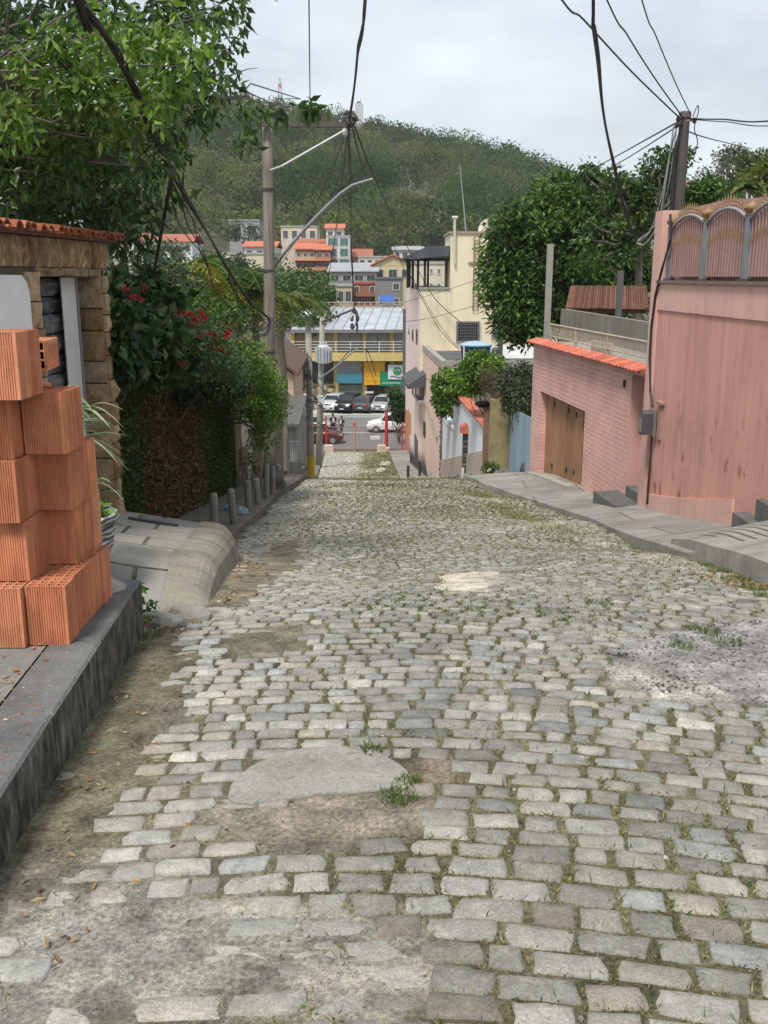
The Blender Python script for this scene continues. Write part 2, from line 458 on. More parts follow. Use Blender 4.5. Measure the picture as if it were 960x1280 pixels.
def patch_fields(x, y):
    """(bury 0..1, base colour of the bed) over points"""
    x = np.asarray(x, float); y = np.asarray(y, float)
    n1 = fbm(x, y, 2.6, 41, 4); n2 = fbm(x, y, 9, 43, 3)
    bury = .06 + .36*np.clip((fbm(x, y, .9, 61, 3)-.60)*5, 0, 1)
    base = np.stack([.08+.15*n1, .07+.137*n1, .04+.09*n1], -1)
    # grassy, yellower joints on the far crest
    far = sstep(9, 14, y)[..., None]
    base = base*(1-far*.5) + np.array([.20, .19, .10])*far*.5
    for kind, poly, soft, dep, col in PATCH:
        sd = in_poly_sd(x, y, poly) + (n1-.5)*soft*1.9 + (n2-.5)*soft*.9
        w = sstep(-soft*.55, soft*.55, sd)
        bury = np.maximum(bury, w*dep)
        cc = np.array(col)
        vary = (.78 + .44*fbm(x, y, 3.3, 71, 3))[..., None]
        c2 = cc*vary
        if kind == 'gutter':
            ms = .55*sstep(.45, .62, fbm(x, y, 2.2, 81, 3) + .22*np.clip(1-(x-l_edge(y))/.5, 0, 1))[..., None]
            c2 = c2*(1-ms*.75) + np.array([.135, .125, .055])*ms*.75
        if kind == 'cement':
            ms = sstep(.42, .56, fbm(x, y, 2.8, 83, 5))[..., None]; c2 = c2*(1-.6*ms) + np.array([.235, .215, .175])*.6*ms
        w = w[..., None]
        base = base*(1-w) + c2*w
    return bury, base

# ------------------------------------------------------------------ ground sheet far and wide
def far_ground():
    mb = MB(); xs = [-900, -400, -200, -100, -50, -25, -12, -7, -5, -3.3, 3.9, 5.5, 8, 14, 30, 60, 120, 250, 500, 900]
    ys = list(np.arange(-30, 24, 1.5)) + list(np.arange(24, 80, 1.0)) + [80, 90, 105, 130, 200, 400, 800, 1600, 3000]
    for j, y in enumerate(ys):
        for x in xs:
            mb.v.append((x, y, rz(y) - (.14 if y < 71 else .02)))
    n = len(xs)
    for j in range(len(ys)-1):
        for i in range(n-1):
            mb.f.append((j*n+i, j*n+i+1, (j+1)*n+i+1, (j+1)*n+i)); mb.c.append((.16, .145, .11))
    return mb.build('ground', ground_mat('ground_earth'), kind='structure', loc=(0, 0, 0))
far_ground()

# ------------------------------------------------------------------ the street's bed (earth and mortar between the stones)
def street_bed():
    ys = [.6]
    while ys[-1] < 24: ys.append(ys[-1] + max(.024, .0062*ys[-1]))
    while ys[-1] < 71: ys.append(ys[-1] + .35)
    ys = np.array(ys); us = np.linspace(0, 1, 150)
    Y, U = np.meshgrid(ys, us, indexing='ij')
    X = (l_edge(Y)-.16)*(1-U) + (r_edge(Y)+.22)*U
    bury, base = patch_fields(X, Y)
    rough = np.zeros_like(X)
    for kind, poly, soft, dep, col in PATCH:
        if kind == 'rough': rough = sstep(-.1, .1, in_poly_sd(X, Y, poly))
    Z = surf(X, Y) + (fbm(X, Y, 12, 91, 3)-.5)*.007 + (fbm(X, Y, 4, 95, 2)-.5)*.016*sstep(.7, 1., bury) + rough*(fbm(X, Y, 22, 97, 2)-.5)*.022
    V = np.stack([X, Y, Z], -1); n, m = X.shape
    q = np.stack([V[:-1, :-1], V[:-1, 1:], V[1:, 1:], V[1:, :-1]], 2).reshape(-1, 4, 3)
    mb = MB()
    mb.v = [tuple(t) for t in V.reshape(-1, 3)]
    idx = np.arange(n*m).reshape(n, m)
    fs = np.stack([idx[:-1, :-1], idx[:-1, 1:], idx[1:, 1:], idx[1:, :-1]], -1).reshape(-1, 4)
    cc = base[:-1, :-1].reshape(-1, 3)
    mb.f = [tuple(int(k) for k in t) for t in fs]; mb.c = [tuple(t) for t in cc]
    o = mb.build('road', ground_mat('street_earth'), smooth=True, kind='structure', loc=(0, 0, 0))
    # per-vertex colour, smoother than per face
    me = o.data; me.color_attributes.remove(me.color_attributes['Col'])
    at = me.color_attributes.new('Col', 'FLOAT_COLOR', 'POINT')
    at.data.foreach_set('color', np.concatenate([base.reshape(-1, 3), np.ones((n*m, 1))], 1).astype(np.float32).ravel())
street_bed()

# ------------------------------------------------------------------ setts
STONE_EDGE = []
def setts():
    pal = np.array([(.335, .325, .30), (.30, .295, .275), (.36, .35, .32), (.31, .315, .31), (.34, .315, .28), (.265, .26, .245), (.325, .292, .255), (.38, .37, .335), (.29, .285, .26), (.33, .325, .305)])
    NP = 12
    Vs = []; Fs = []; Cs = []; b = 0
    ring = []
    for k in range(NP):
        a = 2*PI*k/NP + PI/NP*0
        c, s = math.cos(a), math.sin(a)
        e = .20
        ring.append((math.copysign(abs(c)**e, c), math.copysign(abs(s)**e, s)))
    ring = np.array(ring)
    row = 0; yb = 1.2
    while yb < 69.5:
        near = yb < 24
        if 27 < yb < 43: yb += .125; continue
        sf = float(np.interp(yb, [2.2, 3.4, 5.0, 7.5, 12], [1.0, .86, .72, .64, .62])) if near else 1.0; pitch = (.112*sf if near else .13) * random.uniform(.92, 1.12)
        x = -3.0 if near else -5.2; x += random.uniform(0, .2)
        xmax = 5.0 if near else 2.0
        while x < xmax:
            w = random.uniform(.13, .23) if random.random() > .12 else random.uniform(.09, .13)
            w *= sf*1.02
            cx = x + w/2; x += w + random.uniform(.007, .022)*(.25+.75*sf)
            # the courses swing across the street
            bend = -.15*max(0, cx-.1)**1.2 + .05*math.sin(cx*1.1 + yb*.35) + .02*math.sin(cx*3.1+yb*1.3)
            yc = yb + bend
            le, re = float(l_edge(yc)), float(r_edge(yc))
            if cx < le+.06 or cx > re-.05 or yc < .9: continue
            d = pitch - random.uniform(.006, .021)*(.25+.75*sf)
            Cs.append((cx, yc, w, d))
        yb += pitch; row += 1
    C = np.array(Cs)
    bury, base = patch_fields(C[:, 0], C[:, 1])
    jit = RNG.normal(0, 1, len(C))
    sink = -.002 + .011*(1-np.clip(bury/.45, 0, 1)) - .036*np.clip((bury-.42)/.55, 0, 1) + jit*.004
    sink = np.where(bury < .78, np.maximum(sink, .0045+jit*.0012), np.where(bury < .9, np.maximum(sink, -.004), sink)); keep = (sink > -.0105) & (in_poly_sd(C[:, 0], C[:, 1], SLAB) < .02)
    C = C[keep]; sink = sink[keep]; bury = bury[keep]; base = base[keep]
    n = len(C)
    tone = pal[RNG.integers(0, len(pal), n)] * (1.08 + RNG.normal(0, .15, (n, 1)))
    # paler, worn and cement-smeared stones to the left and under mortar
    smear = np.clip(bury*1.1, 0, .75)[:, None]
    pale = sstep(.2, -1.0, C[:, 0])[:, None]
    tone = tone*(1-.35*smear) + base*1.15*.35*smear
    tone = tone*(1+.26*pale)*np.array([1.0, 1.0, .975])
    rot = RNG.normal(0, .045, n); tilt = RNG.normal(0, .022, (n, 2))
    # local direction of the course
    dx = .02
    bendf = lambda cx, yb: -.15*np.maximum(0, cx-.1)**1.2 + .05*np.sin(cx*1.1 + yb*.35)
    rot += np.arctan2(bendf(C[:, 0]+.05, C[:, 1]) - bendf(C[:, 0]-.05, C[:, 1]), .1)
    z0 = surf(C[:, 0], C[:, 1]) + sink
    gx = (surf(C[:, 0]+.06, C[:, 1]) - surf(C[:, 0]-.06, C[:, 1]))/.12 + tilt[:, 0]
    gy = (surf(C[:, 0], C[:, 1]+.06) - surf(C[:, 0], C[:, 1]-.06))/.12 + tilt[:, 1]
    allv = []
    corner = RNG.uniform(.88, 1.08, (n, NP))
    cj = RNG.uniform(-1, 1, (n, 4, 2))*np.array([.11, .15])     # the four corners knocked out of square
    bu, bv = (ring[:, 0]+1)/2, (ring[:, 1]+1)/2
    wq = np.stack([(1-bu)*(1-bv), bu*(1-bv), bu*bv, (1-bu)*bv], 0)      # 4, NP
    skew = np.einsum('nkc,kp->npc', cj, wq)
    for sc, dz in ((1.03, -.05), (1.0, -.007), (.92, .002), (.5, .004)):
        lx = (ring[None, :, 0]+skew[:, :, 0])*C[:, 2:3]/2*corner*sc; ly = (ring[None, :, 1]+skew[:, :, 1])*C[:, 3:4]/2*corner*sc
        X = lx*np.cos(rot)[:, None] - ly*np.sin(rot)[:, None]; Y = lx*np.sin(rot)[:, None] + ly*np.cos(rot)[:, None]
        Z = z0[:, None] + gx[:, None]*X + gy[:, None]*Y + dz + RNG.normal(0, .0017, X.shape)*(sc > .4)
        allv.append(np.stack([X + C[:, 0:1], Y + C[:, 1:2], Z], -1))
    ctr = np.stack([C[:, 0], C[:, 1], z0+.006+RNG.normal(0, .002, n)], -1)[:, None, :]
    V = np.concatenate(allv + [ctr], 1)         # n, 4*NP+1, 3
    k = 4*NP+1; f = []
    for r in range(3):
        for i in range(NP): f.append((r*NP+i, r*NP+(i+1) % NP, (r+1)*NP+(i+1) % NP, (r+1)*NP+i))
    f = np.array(f); tri = np.array([(3*NP+i, 3*NP+(i+1) % NP, 4*NP) for i in range(NP)])
    off = (np.arange(n)*k)[:, None, None]
    q = (f[None] + off).reshape(-1, 4); t = (tri[None] + off).reshape(-1, 3)
    me = bpy.data.meshes.new('sett_paving')
    me.vertices.add(n*k); me.vertices.foreach_set('co', V.astype(np.float32).ravel())
    lp = np.concatenate([q.ravel(), t.ravel()]).astype(np.int32)
    S = np.concatenate([np.full(len(q), 4), np.full(len(t), 3)]).astype(np.int32)
    me.loops.add(len(lp)); me.loops.foreach_set('vertex_index', lp)
    me.polygons.add(len(S)); me.polygons.foreach_set('loop_start', np.concatenate([[0], np.cumsum(S)[:-1]]).astype(np.int32)); me.polygons.foreach_set('loop_total', S)
    me.polygons.foreach_set('use_smooth', np.ones(len(S), bool))
    me.update(calc_edges=True)
    at = me.color_attributes.new('Col', 'FLOAT_COLOR', 'POINT')
    cc = np.repeat(tone, k, axis=0); at.data.foreach_set('color', np.concatenate([cc, np.ones((len(cc), 1))], 1).astype(np.float32).ravel())
    me.materials.append(stone_mat())
    o = bpy.data.objects.new('road_paving', me); link(o); tag(o, kind='structure')
    return C, rot, bury, z0
SET, SROT, SBURY, SZ = setts()

# ------------------------------------------------------------------ grass in the joints (nobody could count it)
def joint_grass():
    n = len(SET); mb = MB()
    reps = 60
    i = np.repeat(np.arange(n), reps)
    c = SET[i]; side = RNG.integers(0, 2, len(i)); tt = RNG.uniform(-1, 1, len(i))
    lx = np.where(side == 0, tt*c[:, 2]/2, c[:, 2]/2+.010); ly = np.where(side == 0, c[:, 3]/2+.010, tt*c[:, 3]/2)
    lx = lx + RNG.normal(0, .006, len(i)); ly = ly + RNG.normal(0, .006, len(i))
    ro = SROT[i]; x = c[:, 0]+lx*np.cos(ro)-ly*np.sin(ro); y = c[:, 1]+lx*np.sin(ro)+ly*np.cos(ro)
    g = fbm(x, y, 1.1, 111, 3); g2 = fbm(x, y, 5, 113, 2)
    dens = sstep(.32, .58, g*.6 + g2*.4)*1.0
    mid = sstep(-.9, .1, x)
    dens = dens*(.10 + .9*mid) + 1.3*sstep(9.5, 13.5, y)*sstep(-1.9, -.6, x)*sstep(3.0, 2.0, x)*sstep(.26, .46, g)
    dens = dens*(1-.65*sstep(43, 45, y)*sstep(.35, .6, g2)) + .05
    dens *= (1-sstep(.6, .95, SBURY[i]))
    for px, py, r, a in ((498, 1000, .12, 1.), (512, 1008, .10, 1.), (470, 945, .1, .7), (780, 875, .2, .6), (830, 905, .2, .5), (880, 787, .3, 1.), (850, 790, .25, .8), (760, 760, .3, .6), (640, 660, .5, .6), (560, 790, .25, .6)):
        q = G(px, py); dens = np.maximum(dens, a*np.exp(-((x-q.x)**2+(y-q.y)**2)/r**2))
    keep = RNG.random(len(i)) < dens
    x, y, g = x[keep], y[keep], g[keep]; m = len(x)
    far = np.clip(y/9, 1, 5)
    z = surf(x, y) - .004
    lean = RNG.normal(0, .95, (m, 2)); d = unit(np.stack([lean[:, 0], lean[:, 1], np.ones(m)], 1))
    h = RNG.gamma(3.0, .0055, m)*(1+.16*far); w = .0032*far**1.3*RNG.uniform(.7, 1.5, m)+.001
    dry = RNG.random(m) < np.clip(.72-.5*(g-.35)*2, .2, .8)
    cols = np.where(dry[:, None], pick_cols(m, [(.34, .28, .13), (.27, .24, .10), (.20, .19, .08), (.40, .34, .19)], .25), pick_cols(m, [(.07, .13, .025), (.10, .16, .03), (.055, .10, .025), (.13, .17, .05)], .25))
    mb.quads(leaf_quads(np.stack([x, y, z], 1), d, h, w, .0), cols)
    # thick tufts along the kerbs and broken edges
    tufts = [(900, 712, .10, 260), (920, 722, .12, 320), (940, 733, .12, 320), (958, 742, .10, 260), (885, 703, .08, 160), (498, 1005, .07, 220), (512, 985, .045, 120), (465, 946, .05, 130), (878, 790, .10, 160), (905, 803, .1, 140), (850, 812, .07, 110), (805, 752, .10, 110),
             (176, 775, .05, 160), (182, 768, .05, 160), (190, 792, .06, 90), (590, 770, .08, 80), (745, 760, .08, 100), (260, 700, .1, 60), (425, 628, .35, 260), (470, 650, .3, 240), (560, 640, .4, 300), (620, 660, .3, 240), (660, 680, .25, 200), (700, 672, .2, 200), (330, 655, .2, 200), (340, 640, .25, 220), (400, 650, .3, 240), (520, 625, .5, 320), (450, 612, .6, 300)]
    for px, py, r, k in tufts:
        q = G(px, py); a = RNG.uniform(0, 2*PI, k); rr = r*np.sqrt(RNG.random(k))
        x = q.x+rr*np.cos(a); y = q.y+rr*np.sin(a); z = surf(x, y)-.004
        d = unit(np.stack([RNG.normal(0, .5, k), RNG.normal(0, .5, k), np.ones(k)], 1))
        f = max(1, q.y/9)
        mb.quads(leaf_quads(np.stack([x, y, z], 1), d, RNG.gamma(4, .008, k)*(1.0 if f < 1.3 else .7), .0045*f*RNG.uniform(.7, 1.5, k), 0.), pick_cols(k, [(.08, .15, .03), (.11, .18, .035), (.06, .11, .02), (.22, .21, .08)], .25))
    mb.build('joint_grass', leaf_mat('grass_blade', .3, .6), kind='stuff', label='short green and dry grass growing between the street setts', loc=(0, 0, 0))
joint_grass()

# loose pebbles, leaf litter and crumbs on the street
def litter():
    mb = MB()
    def rock(x, y, r, col):
        z = float(surf(x, y)); n = 6
        mb.cur = col
        mb.ball((x, y, z+r*.25), (r*random.uniform(.8, 1.4), r*random.uniform(.7, 1.2), r*random.uniform(.5, .8)), 6, 4, .22)
    rp = [p for p in PATCH if p[0] == 'rough'][0][1]
    xs = [q.x for q in rp]; ysx = [q.y for q in rp]
    c = 0
    while c < 900:
        x = random.uniform(min(xs), max(xs)); y = random.uniform(min(ysx), max(ysx))
        if in_poly_sd(np.array([x]), np.array([y]), rp)[0] < .02: continue
        c += 1; k = random.choice([.12, .18, .24, .34, .45]); rock(x, y, random.uniform(.003, .009), (k, k*.98, k*.95))
    for _ in range(420):
        y = random.uniform(2, 13); x = random.uniform(float(l_edge(y))+.05, float(r_edge(y))-.05); k = random.uniform(.15, .5)
        rock(x, y, random.uniform(.003, .010), (k, k*.95, k*.86))
    for _ in range(70):    # by the left kerb and the broken corner of the ramp
        y = random.uniform(5.2, 6.1); x = random.gauss(-1.05, .13); k = random.uniform(.2, .55); rock(x, y, random.uniform(.004, .02), (k, k*.95, k*.88))
    mb.build('pebbles', ground_mat('pebble_grain'), kind='stuff', label='loose pebbles and crumbs scattered on the street', loc=(0, 0, 0))
    lm = MB(); n = 900
    y = RNG.uniform(2.2, 20, n); t = RNG.random(n)
    left = RNG.random(n) < .6
    x = np.where(left, l_edge(y)+.04+np.abs(RNG.normal(0, .22, n)), r_edge(y)-.05-np.abs(RNG.normal(0, .25, n)))
    ang = RNG.uniform(0, 2*PI, n); d = unit(np.stack([np.cos(ang), np.sin(ang), RNG.uniform(-.1, .35, n)], 1))
    lm.quads(leaf_quads(np.stack([x, y, surf(x, y)+.008], 1), d, RNG.uniform(.02, .055, n), RNG.uniform(.008, .02, n)), pick_cols(n, [(.22, .13, .06), (.30, .20, .09), (.14, .08, .05), (.32, .26, .15)], .25))
    for px, py, r, k in ((705, 1110, .15, 0), (930, 722, .2, 90), (945, 730, .15, 80), (225, 775, .12, 70), (270, 705, .2, 60)):
        q = G(px, py); 
        if not k: continue
        xx = q.x+RNG.normal(0, r, k); yy = q.y+RNG.normal(0, r, k); ang = RNG.uniform(0, 2*PI, k); d = unit(np.stack([np.cos(ang), np.sin(ang), RNG.uniform(-.1, .35, k)], 1))
        lm.quads(leaf_quads(np.stack([xx, yy, surf(xx, yy)+.01], 1), d, RNG.uniform(.03, .06, k), RNG.uniform(.012, .025, k)), pick_cols(k, [(.26, .14, .07), (.32, .21, .10), (.16, .09, .06)], .25))
    lm.build('leaf_litter', leaf_mat('dry_leaf', .1, .8), kind='stuff', label='dry brown leaves along both kerbs', loc=(0, 0, 0))
litter()

# the pale concrete slab set into the stones
def slab():
    mb = MB(); c = sum(SLAB, Vector())/len(SLAB); ring = []
    for i, q in enumerate(SLAB):
        a = SLAB[i]; b = SLAB[(i+1) % len(SLAB)]
        for t in (0, .33, .66):
            p0 = SLAB[i-1]; p3 = SLAB[(i+2) % len(SLAB)]; r = .5*((2*a)+(b-p0)*t+(2*p0-5*a+4*b-p3)*t*t+(3*a-p0-3*b+p3)*t**3); r = r + (r-c)*random.uniform(-.012, .012); ring.append(r)
    n = len(ring); vs = []
    for sc, dz in ((1.0, -.05), (1.0, .006), (.985, .012), (.6, .013)):
        for q in ring:
            x = c.x+(q.x-c.x)*sc; y = c.y+(q.y-c.y)*sc
            vs.append((x, y, float(surf(c.x, y))*.5 + float(surf(x, y))*.5 + dz))
    vs.append((c.x, c.y, float(surf(c.x, c.y))+.013))
    fs = [(r*n+i, r*n+(i+1) % n, (r+1)*n+(i+1) % n, (r+1)*n+i) for r in range(3) for i in range(n)] + [(3*n+i, 3*n+(i+1) % n, 4*n) for i in range(n)]
    area = 0
    mb.add(vs, fs)
    mb.build('pavement_slab', ground_mat_flat('slab_concrete', (.37, .355, .315)), kind='structure')
slab()
# ================================================================== pavements on the left
def platform():
    """raised forecourt with a dark granite kerb where the bricks are stacked"""
    zt = lambda y: EYE-1.685 - .008*(y-4.2)
    mb = MB(); ys = [-1.0, .4, 1.25, 2.0, 2.75, 3.5, 4.3, 5.28]
    edge = lambda y: float(np.interp(y, [-1, 2.9, 5.3], [-1.02, -1.28, -1.40]))
    for a, b in zip(ys[:-1], ys[1:]):       # kerb stones, one after the other
        g = .004; j = random.uniform(-.006, .006)
        p = [(edge(a+g)-.24, a+g), (edge(a+g)+j, a+g), (edge(b-g)+j, b-g), (edge(b-g)-.24, b-g)]
        ch = .012
        bot = [(x, y, zt(y)-.55) for x, y in p]; mid = [(x, y, zt(y)-ch) for x, y in p]
        top = [(p[0][0]+ch, p[0][1]+ch, zt(a)), (p[1][0]-ch, p[1][1]+ch, zt(a)), (p[2][0]-ch, p[2][1]-ch, zt(b)), (p[3][0]+ch, p[3][1]-ch, zt(b))]
        mb.add(bot+mid+top, [(0, 1, 5, 4), (1, 2, 6, 5), (2, 3, 7, 6), (3, 0, 4, 7), (4, 5, 9, 8), (5, 6, 10, 9), (6, 7, 11, 10), (7, 4, 8, 11), (8, 9, 10, 11)])
    k = NT('kerb_granite'); v = k.pos(); n1 = k.noise(v, 3, 6, .7); n2 = k.noise(v, 130, 3, .75)
    c = k.ramp(k.math('ADD', k.math('MULTIPLY', n1, .6), k.math('MULTIPLY', n2, .4)), [(.3, (.075, .078, .08)), (.5, (.16, .162, .16)), (.7, (.27, .27, .255))])
    nrm = k.n('ShaderNodeNewGeometry').outputs['Normal']; sz = k.n('ShaderNodeSeparateXYZ', ins={0: nrm}).outputs[2]
    sd = k.ramp(k.noise(k.map(v, (3, 6, 2.2)), 3, 6, .7), [(.40, (.035, .034, .028)), (.60, (.16, .15, .125)), (.75, (.34, .33, .28))])
    c = k.mix(k.ramp(sz, [(.3, 0.), (.7, 1.)]), sd, c)
    mk = k.fin(c, .75, k.bump(n2, .004, 1, k.bump(k.noise(v, 22, 5, .7), .02)), 0, .3)
    mb.build('kerb', mk, kind='structure', loc=(0, 0, 0))
    fb = MB(); n = 14; yy = np.linspace(-1, 5.27, n)
    for a, b in zip(yy[:-1], yy[1:]):
        fb.quad((-4.4, a, zt(a)-.006), (edge(a)-.244, a, zt(a)-.006), (edge(b)-.244, b, zt(b)-.006), (-4.4, b, zt(b)-.006))
    fb.quad((-4.4, 5.27, zt(5.27)-.006), (edge(5.27)-.244, 5.27, zt(5.27)-.006), (edge(5.27)-.244, 5.27, zt(5.27)-.6), (-4.4, 5.27, zt(5.27)-.6))
    m = pave_mat('forecourt_flags', (.185, .185, .18), (.07, .065, .06), .62, .95, 0, (.27, .235, .19), .55, .0, .008)
    fb.build('pavement_forecourt', m, kind='structure', loc=(0, 0, 0))
    # orange crumbs of broken brick on the flags
    cb = MB()
    for _ in range(700):
        y = random.gauss(3.4, .4); x = random.gauss(-1.62, .16)
        if x > edge(y)-.03 or y < 2.4: continue
        r = random.uniform(.0015, .005) if random.random() < .95 else random.uniform(.006, .011); cb.cur = random.choice([(.42, .15, .08), (.5, .22, .13), (.45, .36, .28), (.38, .13, .07)])
        cb.ball((x, y, zt(y)+r*.3), (r*1.4, r, r*.6), 5, 4, .25)
    cb.build('brick_rubble', ground_mat('crumb_grain'), kind='stuff', label='orange brick crumbs scattered on the grey kerb stones', loc=(0, 0, 0))
    return zt
PLAT = platform()

RAMP = lambda x, y: EYE + (-.905 - .1585*x - .196*y) - .30*float(sstep(6.9, 5.5, y))*float(sstep(-2.7, -1.5, x))
def driveway():
    xin = lambda y: float(np.interp(y, [5.4, 5.7, 9.3, 9.9], [-1.40, -1.42, -1.86, -1.93]))
    ys = np.linspace(5.29, 9.75, 48); mb = MB()
    for a, b in zip(ys[:-1], ys[1:]):
        xs = np.linspace(0, 1, 12)
        for s, t in zip(xs[:-1], xs[1:]):
            q = []
            for y, u in ((a, s), (a, t), (b, t), (b, s)):
                x = -3.6 + (xin(y)+3.6)*u; q.append((x, y, RAMP(x, y) + .012*(float(fbm(x, y, 1.2, 7, 2))-.5)))
            mb.quad(*q)
    mb.quad((-3.6, 9.75, RAMP(-3.6, 9.75)), (xin(9.75), 9.75, RAMP(xin(9.75), 9.75)), (xin(9.75), 9.75, rz(9.75)-.2), (-3.6, 9.75, rz(9.75)-.2))
    for s, t in zip(np.linspace(0, 1, 12)[:-1], np.linspace(0, 1, 12)[1:]):
        xa = -3.6+(xin(5.29)+3.6)*s; xb = -3.6+(xin(5.29)+3.6)*t; mb.quad((xa, 5.29, rz(5.3)-.4), (xb, 5.29, rz(5.3)-.4), (xb, 5.29, RAMP(xb, 5.29)), (xa, 5.29, RAMP(xa, 5.29)))
    k = NT('driveway_flags'); v = k.pos(); vv = k.map(v, (1, 1, 1), (0, 0, -.17))
    br = k.n('ShaderNodeTexBrick', offset=.35, ins={'Vector': vv, 'Scale': 1, 'Mortar Size': .016, 'Mortar Smooth': .2, 'Brick Width': .62, 'Row Height': .66, 'Color1': (.37, .355, .315, 1), 'Color2': (.215, .215, .205, 1), 'Mortar': (.065, .055, .04, 1), 'Bias': -.1})
    n1 = k.noise(v, 2, 6, .65); n2 = k.noise(v, 60, 4, .7)
    c = k.mix(k.math('MULTIPLY', k.ramp(n1, [(.4, 0.), (.7, 1.)]), .5), br.outputs['Color'], (.36, .33, .26))
    c = k.mix(.7, c, k.mix(1., c, k.ramp(n2, [(.3, .65), (.7, 1.3)]), 'MULTIPLY'))
    k.fin(c, .85, k.bump(k.math('SUBTRACT', k.math('MULTIPLY', n2, .35), br.outputs['Fac']), .012), 0, .25)
    mb.build('pavement_driveway', k.m, kind='structure', smooth=True, loc=(0, 0, 0))
    # thick rounded concrete lip falling to the gutter, cast in lengths
    lb = MB(); ys = np.linspace(5.52, 9.85, 46); m = 9
    xo = lambda y: float(np.interp(y, [5.5, 5.65, 7.5, 9.1, 9.6, 9.9], [-1.17, -1.10, -1.26, -1.42, -1.50, -1.62]))
    rows = []
    for y in ys:
        r = []; g = .010*max(0, 1-abs(((y-5.52) % .62)-.31-.0)/.31*1.0) if False else 0
        joint = -.005 if abs(((y-5.52) % .63)-.3) < .045 else 0
        endf = min(1, (y-5.5)/.16)**.5 if y < 5.66 else 1
        for i in range(m+1):
            t = i/m; x = xin(y)+(xo(y)-xin(y))*t
            zi = RAMP(xin(y), y)+.018; zo = float(surf(xo(y), y))-.05
            drop = max(0, (t-.45)/.55)
            z = zi - .05*t - (zi-.05-zo)*(1-math.sqrt(max(0, 1-drop**2.2)))
            nz = (float(fbm(x, y, 3, 15, 3))-.5)*.03 + (float(fbm(x, y, 14, 19, 2))-.5)*.014
            z = zo+(z-zo)*endf + nz + joint
            r.append((x, y, z))
        rows.append(r)
    for a, b in zip(rows[:-1], rows[1:]):
        for i in range(m): lb.quad(a[i], a[i+1], b[i+1], b[i])
    lb.poly([rows[-1][i] for i in range(m+1)][::-1] + [(rows[-1][0][0], rows[-1][0][1], rz(9.8)-.2)])
    lb.poly([rows[0][i] for i in range(m+1)] + [(rows[0][0][0], rows[0][0][1], rz(5.5)-.3)])
    k = NT('lip_concrete'); v = k.pos(); n1 = k.noise(v, 2.3, 6, .6); n2 = k.noise(v, 55, 5, .7)
    st = k.noise(k.map(v, (.5, 3.0, .5), (0, 0, -.12)), 1.6, 3, .5)
    c = k.ramp(st, [(.36, (.15, .135, .105)), (.48, (.26, .245, .20)), (.6, (.40, .36, .28))])
    c = k.mix(.6, c, k.ramp(n1, [(.3, (.16, .15, .125)), (.7, (.36, .34, .285))])); c = k.mix(.7, c, k.mix(1., c, k.ramp(n2, [(.3, .6), (.7, 1.3)]), 'MULTIPLY'))
    k.fin(c, .9, k.bump(n2, .01, 1, k.bump(n1, .03)), 0, .2)
    lb.build('kerb_ramp', k.m, kind='structure', smooth=True, loc=(0, 0, 0))
    # small dark drain slot on the driveway
    t = MB(); c = Vector((-2.22, 8.95, 0)); ring = []
    for i in range(20):
        a = 2*PI*i/20; x = c.x + math.copysign(abs(math.cos(a))**.5, math.cos(a))*.24; y = c.y + math.sin(a)*.07
        ring.append((x, y, RAMP(x, y)+.022))
    t.slab(ring, (0, 0, -.03))
    t.build('drain_cover', M('drain_iron', (.06, .065, .07), .3, 8, .6), label='narrow dark drain cover set in the stone driveway', cat='drain cover')
    # broken lumps of concrete where the ramp ends by the gutter
    lumps = [(-1.19, 5.50, .13, .075, 'pale broken lump of concrete at the low end of the driveway ramp'), (-1.03, 5.56, .10, .05, 'thin tilted concrete chip beside the gutter under the driveway ramp'), (-1.30, 5.40, .09, .06, 'small grey stone wedged between the granite kerb and the ramp')]
    for x, y, r, h, lab in lumps:
        b = MB(); b.ball((x, y, float(surf(x, y))+h*.3), (r, r*.7, h), 7, 5, .3)
        b.build('concrete_lump', M('lump_concrete', (.38, .36, .31), .3, 8, .9, .01), label=lab, cat='rubble', group='broken concrete at the ramp end')
    b = MB(); b.ball((-1.58, 5.10, PLAT(5.1)-.01), (.15, .12, .075), 11, 7, .13)
    b.build('stone', M('lump_concrete', (.38, .36, .31), .3, 8, .9, .01), smooth=True, label='rounded grey mortar lump on the end of the granite kerb', cat='stone')
driveway()

